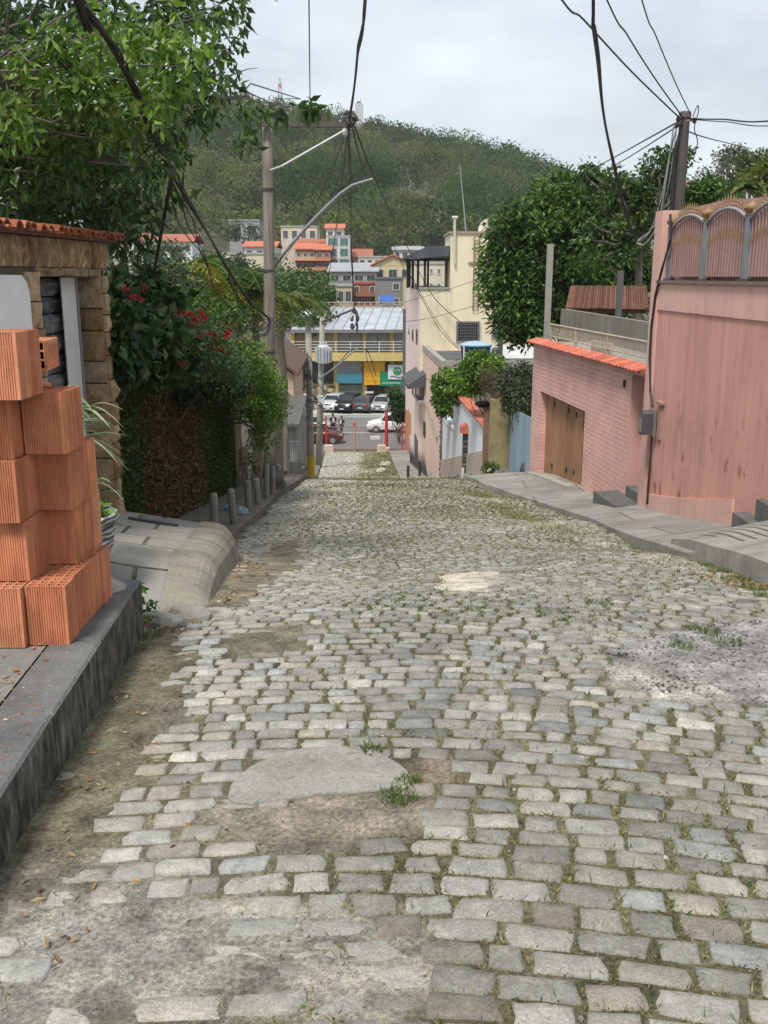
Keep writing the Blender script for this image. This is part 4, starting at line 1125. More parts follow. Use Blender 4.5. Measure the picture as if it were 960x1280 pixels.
def palm(name, label, base, top, nfr, L, pal, group='palms behind the flowering hedge', tr=.09):
    t = thing(name, label, 'palm', base, group); mb = MB(); mb.tube(limb_path(base, top, .05), [tr*1.3, tr*1.1, tr, tr, tr*.95, tr*.9], 9); mb.build('trunk', M('palm_trunk', (.17, .15, .11), .3, 12, .9, .02, 30), t)
    fm = MB(); top = Vector(top)
    for i in range(nfr):
        a = random.uniform(0, 2*PI); up = random.uniform(.1, 1.25); l = L*random.uniform(.7, 1.1); d = Vector((math.cos(a), math.sin(a), 0)); s = Vector((-d.y, d.x, 0)); prev = None
        pts = [top + d*(l*t2*.85*(1 if up < .9 else .7)) + Vector((0, 0, l*(up*.75*t2 - (.55+.3*up)*t2*t2))) for t2 in np.linspace(0, 1, 11)]
        fm.cur = (.16, .17, .05); fm.tube(pts, [.016*(1-.9*k/10)+.003 for k in range(11)], 4, False)
        pc = random.choice(pal); P0 = []; D0 = []
        for j in range(1, 11):
            a0, b0 = pts[j-1], pts[j]
            for m in range(4):
                q = a0.lerp(b0, m/4); tdir = (b0-a0).normalized()
                for sg in (-1, 1):
                    P0.append(q); D0.append((s*sg*.8 + tdir*.55 + Vector((0, 0, random.uniform(-.45, .15)))).normalized())
        n = len(P0); tt = np.repeat(np.linspace(.1, 1, n//2), 2)
        fm.quads(leaf_quads(np.array(P0), np.array(D0), L*.26*np.sin(np.clip(tt*.85+.15, 0, 1)*PI)**.6*RNG.uniform(.8, 1.1, n), np.full(n, .035)), pick_cols(n, [pc], .2))
    fm.build('fronds', leaf_mat('palm_leaf', .3, .45), t); return t
def palms():
    YEL = [(.34, .30, .035), (.26, .25, .03), (.16, .19, .03)]; GRN = [(.05, .11, .02), (.07, .14, .02), (.12, .17, .03), (.04, .085, .018)]
    z = EYE-4.2
    a = P(232, 385, 19); palm('areca_palm', 'yellowing palm fronds rising behind the red-flowered shrub', (a.x-.2, 19, z), (a.x, 19, P(0, 350, 19).z), 22, 1.7, YEL+[(.07, .13, .02)])
    a = P(292, 372, 21); palm('areca_palm', 'green palm standing between the yellowing palm and the wooden pole', (a.x, 21, z), (a.x, 21, P(0, 362, 21).z), 22, 1.8, GRN)
    a = P(318, 392, 22); palm('areca_palm', 'bushy palm directly beside the wooden pole with drooping green fronds', (a.x, 22, z), (a.x, 22, P(0, 378, 22).z), 20, 1.6, GRN+[(.15, .16, .03)])
    a = P(372, 410, 26); palm('areca_palm', 'palm with olive fronds on the far side of the wooden pole', (a.x-.4, 26, z-1), (a.x-.4, 26, P(0, 378, 26).z), 22, 1.7, [(.10, .13, .03), (.15, .15, .04), (.05, .10, .02)])
    a = P(350, 430, 28); palm('areca_palm', 'low dry palm with orange-brown hanging fronds near the street lamp', (a.x, 28, z-2), (a.x, 28, P(0, 392, 28).z), 18, 1.2, [(.20, .10, .04), (.12, .12, .03), (.07, .10, .02)])
palms()
# ================================================================== right side: tall pink wall with the ornate fence
def axis_uv(k, d):
    """(metres along the wall, height) from the position"""
    v = k.pos()
    s = k.n('ShaderNodeVectorMath', operation='DOT_PRODUCT', ins={0: v, 1: tuple(d)}).outputs['Value']
    z = k.n('ShaderNodeSeparateXYZ', ins={0: v}).outputs[2]
    return k.n('ShaderNodeCombineXYZ', ins={'X': s, 'Y': z}).outputs[0]
def pink_render(name, col, spots=True):
    k = NT(name); v = k.pos(); n1 = k.noise(v, 1.3, 6, .6); n2 = k.noise(v, 60, 4, .7)
    st = k.noise(k.map(v, (3.2, 3.2, .16)), 2.1, 5, .6)
    lo = tuple(c*.80 for c in col); hi = tuple(min(1, c*1.14) for c in col)
    c = k.ramp(k.math('ADD', k.math('MULTIPLY', n1, .5), k.math('MULTIPLY', st, .5)), [(.34, lo), (.5, col), (.66, hi)])
    c = k.mix(k.math('MULTIPLY', k.ramp(st, [(.56, 0.), (.74, 1.)]), .35), c, (.62, .36, .32))
    c = k.mix(.35, c, k.mix(1., c, k.ramp(n2, [(.3, .7), (.7, 1.25)]), 'MULTIPLY'))
    if spots:
        sp = k.noise(k.map(v, (1.7, 1.7, .8)), 2.3, 7, .72); z = k.n('ShaderNodeSeparateXYZ', ins={0: v}).outputs[2]
        low = k.ramp(k.math('ADD', k.math('MULTIPLY', z, .7), .45), [(.0, 1.), (.95, 0.)])
        mk = k.math('MULTIPLY', k.ramp(sp, [(.592, 0.), (.612, 1.)]), low)
        c = k.mix(k.math('MULTIPLY', mk, .8), c, k.ramp(k.noise(v, 30, 3, .6), [(.4, (.20, .075, .04)), (.6, (.33, .15, .085))]))
        gr = k.ramp(k.noise(k.map(v, (2, 2, .7)), 1.5, 6, .7), [(.52, 0.), (.75, 1.)])
        c = k.mix(k.math('MULTIPLY', gr, .32), c, (.30, .17, .145))
    return k.fin(c, .88, k.bump(n2, .004), 0, .2)
PINK = (.61, .32, .265); PINK_L = (.67, .41, .35)
RW = Frame((4.02, 14.6), (4.47, 2.5))        # u runs towards the camera, faces the street
def pink_wall():
    fr = RW; fr.n = Vector((-abs(fr.n.x), fr.n.y if fr.n.x < 0 else -fr.n.y, 0))
    t = thing('boundary_wall', 'tall stained pink rendered wall with paler plinth and corner pier', 'wall', (4.2, 11, rz(11)+.3))
    HB = EYE-.06; m = pink_render('pink_render', PINK); ml = pink_render('pale_pink_render', PINK_L, False)
    gz = lambda u: rz(14.6-u)+.05
    b = MB(); n = 12; us = np.linspace(.20, fr.len, n+1)
    for a, c in zip(us[:-1], us[1:]): fr.hexa(b, [(a, gz(a)-.5), (c, gz(c)-.5), (c, HB-.42), (a, HB-.42)], -.30, 0)
    b.build('wall', m, t)
    band = MB(); fr.box(band, .20, fr.len, HB-.419, HB-.04, -.30, .02); band.build('top_band', ml, t)
    cap = MB(); fr.box(cap, .16, fr.len, HB-.039, HB, -.32, .055); cap.build('ledge', M('ledge_concrete', (.20, .145, .13), .3, 5, .9, .008), t)
    pl = MB(); us = np.linspace(.24, fr.px(916, 655)[0], 8)
    for a, c in zip(us[:-1], us[1:]): fr.hexa(pl, [(a, gz(a)-.4), (c, gz(c)-.4), (c, gz(c)+.36+.022*c), (a, gz(a)+.36+.022*a)], -.05, .035)
    pl.build('plinth', ml, t)
    # corner pier, rising above the fence
    pr = MB(); tz = P(0, 264, 14.6).z
    fr.box(pr, -.12, .20, rz(14.6)-.4, tz, -.34, .03); pr.build('pier', ml, t)
    bw = MB(); pts = [(.2, HB), (.95, HB), (.95, tz+.0), (.75, tz+.03), (.2, tz)]
    bw.slab([fr.pt(a, h, -.20) for a, h in [(.2, HB-.1), (3.6, HB-.1), (3.6, EYE+.85), (1.9, EYE+.93), (.2, tz-.01)]], fr.n*-.12); bw.build('back_wall', pink_render('pink_back', (.54, .31, .27), False), t)
    # step-like dark blocks of the next entrance
    s1 = MB(); u = fr.px(920, 640)[0]; zz = gz(u); y0 = 14.6-u
    s1.box(3.98, 4.7, 9.9, 10.65, rz(10)-.3, EYE-2.62)
    o = s1.build('entrance_step', M('step_dark', (.12, .12, .115), .35, 6, .9, .01, dirt=(.05, .05, .045)), label='low dark stone step against the foot of the pink wall', cat='step')
    s2 = MB(); s2.box(4.10, 4.9, 9.1, 10.3, rz(10)-.1, EYE-2.38); s2.build('entrance_step', M('step_dark', (.1, .1, .1)), label='upper dark stone step at the edge of the pink wall', cat='step')
    return t
pink_wall()

def ornate_fence():
    fr = RW; HB = EYE-.06
    t = thing('ornate_fence', 'ornate metal fence of arched pink panels with gold spear tips on the pink wall', 'fence', fr.pt(3, HB, 0))
    steel = M('galvanised_post', (.24, .27, .30), .25, 6, .55, .0, metal=.3, dirt=(.09, .09, .09), dirt_amt=.6, streak=True)
    rail = M('grey_rail', (.27, .26, .28), .2, 6, .6); pinkbar = M('pink_bar', (.36, .22, .20), .25, 5, .7, dirt=(.2, .11, .08), dirt_amt=.5, streak=True)
    sheet = M('pink_sheet', (.46, .29, .26), .14, 2.5, .75, dirt=(.22, .13, .11), dirt_amt=.5, streak=True); gold = M('aged_gold', (.27, .17, .075), .4, 18, .7, dirt=(.15, .08, .05), dirt_amt=.7)
    posts = [fr.px(x, 340, .0)[0] for x in (834.5, 878, 930.5)]; gap = posts[2]-posts[1]; posts.append(posts[2]+gap*.98); posts.append(posts[3]+gap*.98); posts.append(posts[4]+gap*.98)
    topz = [fr.px(x, y, 0)[1] for x, y in ((834.5, 286), (878, 277), (930.5, 271))]; topz += [topz[2]]*3
    for i, (u, tz) in enumerate(zip(posts, topz)):
        p = MB(); fr.box(p, u-.045, u+.045, HB+.003, tz, -.07, .02); po = p.build('post', steel, t)
        f = MB(); c = fr.pt(u, tz, -.025); f.lathe(c, [(.05, 0), (.07, .01), (.04, .025), (.05, .04), (.085, .075), (.09, .10), (.06, .13), (.03, .145), (.012, .18), (.0, .2)], 12); f.build('finial', gold, po, smooth=True)
        fo = MB(); fr.box(fo, u-.06, u+.06, HB+.001, HB+.03, -.09, .04); fo.build('shoe', M('rusty_shoe', (.10, .07, .055), .4, 20), po)
    for a, b, za, zb in zip(posts[:-1], posts[1:], topz[:-1], topz[1:]):
        w = b-a-.1; a2 = a+.05; c = lambda s: (za+(zb-za)*s)-.03 + .15*math.sin(PI*s)**.75
        mid = lambda s: HB+.44+(.0)*s + .13*math.sin(PI*s)**.8
        pb = MB(); n = int(w/.085)
        sh = MB(); S = np.linspace(0, 1, 15)
        for s, q in zip(S[:-1], S[1:]): fr.hexa(sh, [(a2+w*s, HB+.05), (a2+w*q, HB+.05), (a2+w*q, c(q)-.02), (a2+w*s, c(s)-.02)], -.05, -.042)
        pan = sh.build('panel', sheet, t)
        for i in range(n):
            s = (i+.5)/n; u = a2+w*s; top = c(s)+.06+.04*math.sin(PI*s)
            pb.tube([fr.pt(u, HB+.06, -.015), fr.pt(u, top, -.015)], .010, 6)
        pb.build('bars', pinkbar, pan)
        ar = MB(); ar.tube([fr.pt(a2+w*s, c(s), .0) for s in np.linspace(0, 1, 15)], .02, 8); ar.build('arched_rail', rail, pan, smooth=True)
        g = MB(); g2 = MB()
        for i in range(n):
            s = (i+.5)/n; u = a2+w*s; top = c(s)+.06+.04*math.sin(PI*s)
            g.tube([fr.pt(u, top-.03, -.015), fr.pt(u, top-.01, -.015), fr.pt(u, top+.015, -.015), fr.pt(u, top+.07, -.015)], [.010, .014, .010, .001], 6)
            for dz in (.04, ): g.ball(fr.pt(u, c(s)+dz, -.012), (.016, .016, .012), 6, 4)
            m2 = mid(s)
            g2.ball(fr.pt(u, m2, -.008), (.013, .013, .016), 6, 4)
            g2.tube([fr.pt(u, m2-.09, -.008), fr.pt(u, m2-.05, -.008), fr.pt(u, m2+.04, -.008), fr.pt(u, m2+.08, -.008)], [.003, .010, .010, .003], 5)
        g.build('spear_trim', gold, pan); g2.build('scroll_trim', gold, pan)
ornate_fence()

def meter_and_cable():
    fr = RW; u, h = fr.px(812, 525, .1)
    t = thing('electricity_meter', 'dark grey electricity meter box fixed to the pink wall by the corner', 'meter box', fr.pt(u, h-.25, .08))
    b = MB(); h0 = fr.px(812, 545, .1)[1]; h1 = fr.px(812, 511, .1)[1]
    fr.box(b, u-.10, u+.12, h0, h1, .036, .075); b.build('back_plate', M('weathered_board', (.22, .16, .13), .3, 9), t)
    b = MB(); fr.hexa(b, [(u-.085, h0+.02), (u+.085, h0+.02), (u+.085, h1-.06), (u+.05, h1-.02), (u-.05, h1-.02), (u-.085, h1-.06)], .076, .23); b.build('box', M('meter_grey', (.075, .08, .088), .2, 6, .45), t)
    g = MB(); q = fr.pt(u-.03, (h0+h1)/2, .24); fr.hexa(g, [(u-.06, h0+.06), (u+.06, h0+.06), (u+.06, h0+.26), (u-.06, h0+.26)], .231, .255); g.build('cover', M('clear_cover', (.20, .19, .17), .2, 6, .25), t)
    v = MB(); fr.box(v, u+.14, u+.30, h0-.02, h1+.10, .0, .03); fr.box(v, u+.10, u+.34, h1+.10, h1+.14, -.001, .06); v.build('niche', M('niche_render', (.36, .22, .19), .25, 6, .9), t)
    c = MB(); pts = [fr.px(x, y, .05) for x, y in ((838, 268), (838, 300), (828, 335), (819, 370), (814, 410), (812, 450), (813, 490), (816, 508))]
    cc = MB(); cc.tube([fr.pt(a, b2, .05) for a, b2 in pts], .018, 7)
    a0, b0 = fr.px(815, 545, .05); a1, b1 = fr.px(811, 632, .05)
    cc.tube([fr.pt(a0, b0, .05), fr.pt(a0, (b0+b1)/2, .052), fr.pt(a0-.02, b1, .05)], .016, 7)
    cc.build('drop_cable', M('black_cable', (.018, .018, .02), .2, 10, .55), label='black cable running down the pink wall to the meter box', cat='cable')
meter_and_cable()

def ridged_ramp():
    """concrete crossing with pressed grooves in front of the tall pink wall"""
    mb = MB(); gr = MB()
    A = [G(893, 690, .13), G(855, 676, .13), G(925, 655, .2), G(1010, 640, .3), G(1080, 700, .3), G(960, 715, .13)]
    ysv = np.linspace(-2.0, 9.9, 130); xs = np.linspace(0, 1, 30)
    ze = lambda x, y: float(surf(float(r_edge(y)), y)) + .14 + .20*max(0, x-float(r_edge(y)))
    for a, b in zip(ysv[:-1], ysv[1:]):
        for s, q in zip(xs[:-1], xs[1:]):
            v = []
            for y, u in ((a, s), (a, q), (b, q), (b, s)):
                x0 = float(r_edge(y))+.10; x = x0+(4.6-x0)*u; v.append((x, y, ze(x, y)+.01))
            mb.quad(*v)
    for a, b in zip(ysv[:-1], ysv[1:]):     # kerb face
        va = [(float(r_edge(y))+.10, y) for y in (a, b)]
        mb.quad((va[0][0]-.03, a, float(surf(va[0][0], a))-.1), (va[1][0]-.03, b, float(surf(va[1][0], b))-.1), (va[1][0], b, ze(va[1][0], b)+.01), (va[0][0], a, ze(va[0][0], a)+.01))
    y = ysv[0]; x0 = float(r_edge(y))+.1; mb.quad((4.6, y, ze(4.6, y)+.01), (x0, y, ze(x0, y)+.01), (x0, y, rz(y)-.2), (4.6, y, rz(y)-.2))
    y = ysv[-1]; x0 = float(r_edge(y))+.1; mb.quad((x0, y, ze(x0, y)+.01), (4.6, y, ze(4.6, y)+.01), (4.6, y, rz(y)-.2), (x0, y, rz(y)-.2))
    k = NT('ridged_concrete'); v = k.pos(); n1 = k.noise(v, 2.2, 6, .65); n2 = k.noise(v, 60, 4, .7)
    sx = k.n('ShaderNodeSeparateXYZ', ins={0: k.map(v, (1, 1, 1), (0, 0, .12))}); px_, py_ = sx.outputs[0], sx.outputs[1]
    w = k.math('FRACT', k.math('MULTIPLY', px_, 9.5)); line = k.ramp(w, [(.0, 1.), (.16, 1.), (.24, 0.), (.92, 0.), (1.0, 1.)])
    sx2 = k.n('ShaderNodeSeparateXYZ', ins={0: v}); inside = k.math('MULTIPLY', k.math('GREATER_THAN', sx2.outputs[0], 3.22), k.math('MULTIPLY', k.math('LESS_THAN', sx2.outputs[1], 9.75), k.math('GREATER_THAN', sx2.outputs[1], 8.3)))
    line = k.math('MULTIPLY', line, inside)
    c = k.ramp(n1, [(.3, (.19, .185, .165)), (.5, (.29, .28, .255)), (.7, (.38, .37, .34))]); c = k.mix(.6, c, k.mix(1., c, k.ramp(n2, [(.3, .65), (.7, 1.3)]), 'MULTIPLY'))
    c = k.mix(k.math('MULTIPLY', line, .75), c, (.06, .057, .05))
    k.fin(c, .9, k.bump(k.math('SUBTRACT', k.math('MULTIPLY', n2, .2), line), .02), 0, .2)
    mb.build('pavement_ramp', k.m, kind='structure', loc=(0, 0, 0))
ridged_ramp()

# ================================================================== pink brick house with the timber garage door
RB = Frame((3.36, 21.8), (4.03, 14.75))
def face_street(fr):
    if fr.n.x > 0: fr.n = -fr.n
face_street(RB)
def brick_face_mat(name, fr, c1, c2, mo, bw=.24, rh=.085, ms=.012):
    k = NT(name); v = axis_uv(k, fr.d); n2 = k.noise(k.pos(), 55, 4, .7); n1 = k.noise(k.pos(), 1.5, 5, .6)
    br = k.n('ShaderNodeTexBrick', offset=.5, ins={'Vector': v, 'Scale': 1., 'Mortar Size': ms, 'Mortar Smooth': .2, 'Brick Width': bw, 'Row Height': rh, 'Color1': (*c1, 1), 'Color2': (*c2, 1), 'Mortar': (*mo, 1)})
    c = k.mix(1., br.outputs['Color'], k.ramp(n1, [(.3, .82), (.7, 1.15)]), 'MULTIPLY'); c = k.mix(.5, c, k.mix(1., c, k.ramp(n2, [(.3, .75), (.7, 1.2)]), 'MULTIPLY'))
    return k.fin(c, .85, k.bump(k.math('SUBTRACT', k.math('MULTIPLY', n2, .2), br.outputs['Fac']), .012), 0, .2)
def flat_tiles(mb, fr, u0, u1, h, o0, o1, drop, pitch=.20, thick=.02):
    n = max(2, int((u1-u0)/pitch)); p = (u1-u0)/n
    for i in range(n):
        k = random.uniform(.75, 1.2); mb.cur = (k, k*random.uniform(.93, 1.03), k*.97); j = random.uniform(-.012, .012)
        a, b = u0+i*p+.004, u0+(i+1)*p-.004; S = 5; top = []
        for q in range(S+1):
            s = q/S; top.append((a+(b-a)*s, .022*math.sin(PI*s)))
        vs = []
        for o, hh in ((o0, h), (o1+j, h-drop)):
            for (u, dz) in top: vs += [fr.pt(u, hh+dz, o), fr.pt(u, hh+dz-thick, o)]
        m = 2*(S+1); fs = []
        for q in range(S): fs += [(2*q, 2*q+2, m+2*q+2, m+2*q), (2*q+1, m+2*q+1, m+2*q+3, 2*q+3), (m+2*q, m+2*q+2, m+2*q+3, m+2*q+1), (2*q, 2*q+1, 2*q+3, 2*q+2)]
        mb.add(vs, fs)
def brick_house():
    fr = RB; t = thing('brick_house', 'pink painted brick house with timber garage door and tiled roof edge', 'house', (3.7, 18, rz(18)))
    th = fr.px(672, 430)[1]; zb = lambda u: rz(21.8-u)-.4
    g0, g1 = fr.px(688, 550)[0], fr.px(729, 560)[0]; gl = fr.px(729, 513)[1]; d0 = fr.px(786, 540)[0]; L = fr.len
    m = brick_face_mat('pink_brick', fr, (.65, .37, .325), (.61, .335, .29), (.74, .50, .45))
    wl = MB()
    gl0 = fr.px(675, 487)[1]; g0b = fr.px(675, 500)[0]; jm = pink_render('pink_jamb', (.60, .34, .30), False)
    jb = MB(); fr.box(jb, d0+.001, d0+.014, zb(d0), fr.px(795, 466)[1]-.031, -.26, -.002); jb.build('door_jamb', jm, t)
    fr.hexa(wl, [(0, zb(0)), (g0b, zb(g0b)), (g0b, th), (0, th)], -.25, 0)
    fr.hexa(wl, [(g0b+.001, gl), (g1, gl), (g1, th), (g0b+.001, th)], -.25, 0)
    fr.hexa(wl, [(g1+.001, zb(g1)), (d0, zb(d0)), (d0, th), (g1+.001, th)], -.2, 0)
    fr.hexa(wl, [(d0+.001, fr.px(795, 466)[1]-.03), (L, fr.px(795, 466)[1]-.03), (L, th), (d0+.001, th)], -.25, 0)
    wl.build('wall', m, t)
    rv = MB()   # reveal of garage and doorway, smooth pink
    fr.hexa(rv, [(g0b-.02, zb(g0)), (g0b+.0, zb(g0)), (g0b+.0, gl), (g0b-.02, gl)], -.55, -.252)
    fr.box(rv, 0.0, .25, zb(0), th, -4.0, -.252); fr.box(rv, d0-.25, d0-.004, zb(d0), th, -1.6, -.252)
    fr.box(rv, L-.03, L+.1, zb(L), th-.02, -1.6, -.26)
    rv.build('side_wall', pink_render('pink_reveal', (.56, .31, .27), False), t)
    # garage door of wide boards, its foot following the pavement
    gd = MB(); k0 = g0b+.01; n = 6; bp = np.linspace(k0, g1-.005, n+1)
    wood = [(.31, .155, .075), (.34, .175, .088), (.28, .14, .07)]
    for i, (a, b) in enumerate(zip(bp[:-1], bp[1:])):
        gd.cur = shade(wood[i % 3], .9, 1.1); fr.hexa(gd, [(a+.006, zb(a)+.45), (b-.006, zb(b)+.45), (b-.006, gl-.01), (a+.006, gl-.01)], -.19, -.15-(i % 2)*.012)
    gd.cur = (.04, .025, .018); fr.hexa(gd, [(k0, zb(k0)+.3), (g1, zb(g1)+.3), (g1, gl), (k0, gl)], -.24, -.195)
    kk = NT('garage_wood'); v = kk.pos(); a = kk.attr(); n1 = kk.noise(kk.map(v, (9, 9, .7)), 3, 5, .6); n3 = kk.noise(v, 2, 5, .6)
    c = kk.mix(1., a, kk.ramp(n1, [(.3, .65), (.7, 1.3)]), 'MULTIPLY'); c = kk.mix(kk.math('MULTIPLY', kk.ramp(n3, [(.5, 0.), (.75, 1.)]), .4), c, (.10, .06, .04)); kk.fin(c, .7, kk.bump(n1, .006))
    door = gd.build('garage_door', kk.m, t)
    hw = MB()
    for i in (1, 3, 4): 
        for h in (gl-.25, zb(bp[i])+.75): fr.box(hw, bp[i]+.05, bp[i]+.12, h, h+.09, -.149, -.135)
    hw.build('hinge', M('dark_iron', (.03, .026, .024), .3, 20, .6), door)
    # white street door in its recess, lamp niche, step
    d = MB(); hd = fr.px(795, 470, -.35)[1]; fr.box(d, d0+.03, L-.035, zb(L)+.62, zb(L)+2.32, -.275, -.265); d.build('door', M('street_door_white', (.60, .61, .62), .1, 4, .5, dirt=(.3, .28, .26), dirt_amt=.35, streak=True), t)
    tr = MB(); fr.box(tr, d0+.03, L-.035, zb(L)+2.34, hd-.02, -.275, -.265); tr.build('transom', M('transom_grey', (.27, .25, .22), .25, 8, .6), t)
    ft = MB(); flat_tiles(ft, fr, -.08, L-.03, th+.11, -.10, .17, .07, .17); ft.build('roof', tile_mat('red_tile', ((.40, .10, .06), (.52, .155, .10), (.58, .21, .15)), .15), t)
    cp = MB(); fr.box(cp, -.02, L-.03, th+.001, th+.075, -.26, .10); cp.build('coping', M('tile_bed', (.34, .12, .085), .2, 5, .9), t)
    roof = MB(); roof.slab([fr.pt(0, th+.02, -.27), fr.pt(L, th+.02, -.27), fr.pt(L, th+.02, -4.2), fr.pt(0, th+.02, -4.2)], (0, 0, -.12)); roof.build('terrace', M('terrace_concrete', (.27, .25, .22), .3, 3, .9), t)
    # lamp bracket hole by the door
    w = MB(); ua, ha = fr.px(783, 480); fr.box(w, ua-.09, ua-.03, ha-.06, ha+.06, .001, .03); w.build('lamp_bracket', M('dark_iron', (.03, .026, .024)), t)
    st = MB(); q = fr.pt(L-.55, 0, 0); fr.box(st, d0-.35, L+.05, zb(L-.4)+.2, zb(L)+.60, .003, .42); fr.box(st, d0+.02, L+.02, zb(L)+.2, zb(L)+.76, -.34, .0)
    st.build('doorstep', M('step_dark', (.1, .1, .1)), t)
    ks = MB()
    for a, b in zip(np.linspace(g0b-.35, g1-.2, 7)[:-1], np.linspace(g0b-.35, g1-.2, 7)[1:]): fr.hexa(ks, [(a+.01, zb(a)+.42), (b-.01, zb(b)+.42), (b-.01, zb(b)+.60), (a+.01, zb(a)+.60)], .05, .24)
    ks.build('door_sill', M('pale_kerb', (.36, .34, .29), .3, 6, .9, .01), t)
    # balustrade railing on the roof edge
    rl = thing('roof_railing', 'thin cream metal railing along the tiled roof edge of the pink brick house', 'railing', fr.pt(L/2, th+.1, -.3))
    iron = M('cream_iron', (.42, .37, .29), .25, 12, .7, dirt=(.20, .12, .07), dirt_amt=.6); h1 = fr.px(682, 404, -.3)[1]; hb = th+.13
    rr = MB(); rr.tube([fr.pt(.25, h1, -.3), fr.pt(L-.02, h1, -.3)], .02, 6); rr.tube([fr.pt(.25, hb+.04, -.3), fr.pt(L-.02, hb+.04, -.3)], .014, 6); rr.build('rail', iron, rl)
    br = MB()
    for u in np.arange(.3, L-.03, .085): br.tube([fr.pt(u, hb+.03, -.3), fr.pt(u, h1, -.3)], .007, 5)
    br.build('balusters', iron, rl)
    for u in (.25, 2.2, 4.2, L-.06):
        pp = MB(); fr.box(pp, u-.018, u+.018, hb-.12, h1+.01, -.32, -.28); pp.build('post', iron, rl)
    sl = MB(); us, hs = fr.px(756, 440, -.5); fr.box(sl, us-.75, us+.45, hb-.1, hs+.18, -.52, -.46); sl.build('board', M('pale_board', (.42, .38, .31), .2, 5), label='pale board leaning behind the cream roof railing', cat='board')
brick_house()

def terrace_behind():
    # grey parapet behind the railing
    fr = Frame((4.6, 25.5), (5.25, 14.9)); face_street(fr)
    h = P(0, 391, 24).z; h2 = fr.px(760, 397)[1]
    mb = MB(); fr.hexa(mb, [(0, EYE-2.0), (fr.len, EYE-2.0), (fr.len, h2+.0), (0, h2+.05)], -.15, 0); mb.build('parapet_wall', M('bare_cement_wall', (.185, .165, .135), .35, 1.6, .95, .012, 18, dirt=(.08, .075, .06), dirt_amt=.7, streak=True), label='bare grey cement wall behind the cream roof railing', cat='wall')
    # carport: corrugated clay roof on a beam with a white post
    t = thing('carport', 'brown tiled shelter roof with a short white post behind the cement wall', 'shelter', P(765, 400, 27))
    a = P(707, 385, 27); b = P(812, 372, 26); r = MB(); n = 34
    for i in range(n):
        s0, s1 = i/n, (i+1)/n; c0 = a.lerp(Vector((b.x, b.y, a.z)), s0); c1 = a.lerp(Vector((b.x, b.y, a.z)), s1); k = random.uniform(.6, 1.2); r.cur = (k, k, k)
        pts0 = []
        for q in range(5):
            s = q/4; p = c0.lerp(c1, s); dz = .04*math.sin(PI*s)
            pts0.append((p+Vector((0, 0, dz)), p+Vector((.6, 2.6, .55+dz))))
        for (p, q), (p2, q2) in zip(pts0[:-1], pts0[1:]): r.quad(p, p2, q2, q); r.quad(p-Vector((0, 0, .03)), q-Vector((0, 0, .03)), q2-Vector((0, 0, .03)), p2-Vector((0, 0, .03))); r.quad(p, p-Vector((0, 0, .03)), p2-Vector((0, 0, .03)), p2)
    r.build('roof', tile_mat('brown_tile', ((.10, .05, .035), (.20, .095, .06), (.27, .15, .10)), .5), t)
    bm = MB(); bm.tube([a+Vector((.15, .25, -.07)), Vector((b.x, b.y+.2, a.z-.07))], .06, 6); bm.tube([a+Vector((.15, .25, -.10)), a+Vector((.9, .6, -.42)), a+Vector((1.1, .7, -.8))], .05, 6); bm.build('beam', M('old_beam', (.14, .09, .06), .3, 9), t)
    q = P(744, 385, 27); p = MB(); p.tube([q, (q.x, q.y, EYE-2.4)], .05, 10); p.build('post', M('white_pvc', (.62, .62, .60), .08, 6, .5), t)
    # bare concrete posts
    for px, y0, d, r, lab in ((688, 305, 28, .085, 'pale square concrete post in front of the dark mango tree'), (776, 338, 24, .07, 'dark slim post standing behind the cement wall')):
        q = P(px, y0, d); m = MB(); m.obox((q.x, q.y, (q.z+EYE-3.5)/2), r*1.9, r*1.9, q.z-(EYE-3.5)); m.build('concrete_post', M('post_pale' if px < 700 else 'post_dark', (.30, .285, .25) if px < 700 else (.10, .10, .10), .2, 6, .9, .01), label=lab, cat='post')
terrace_behind()

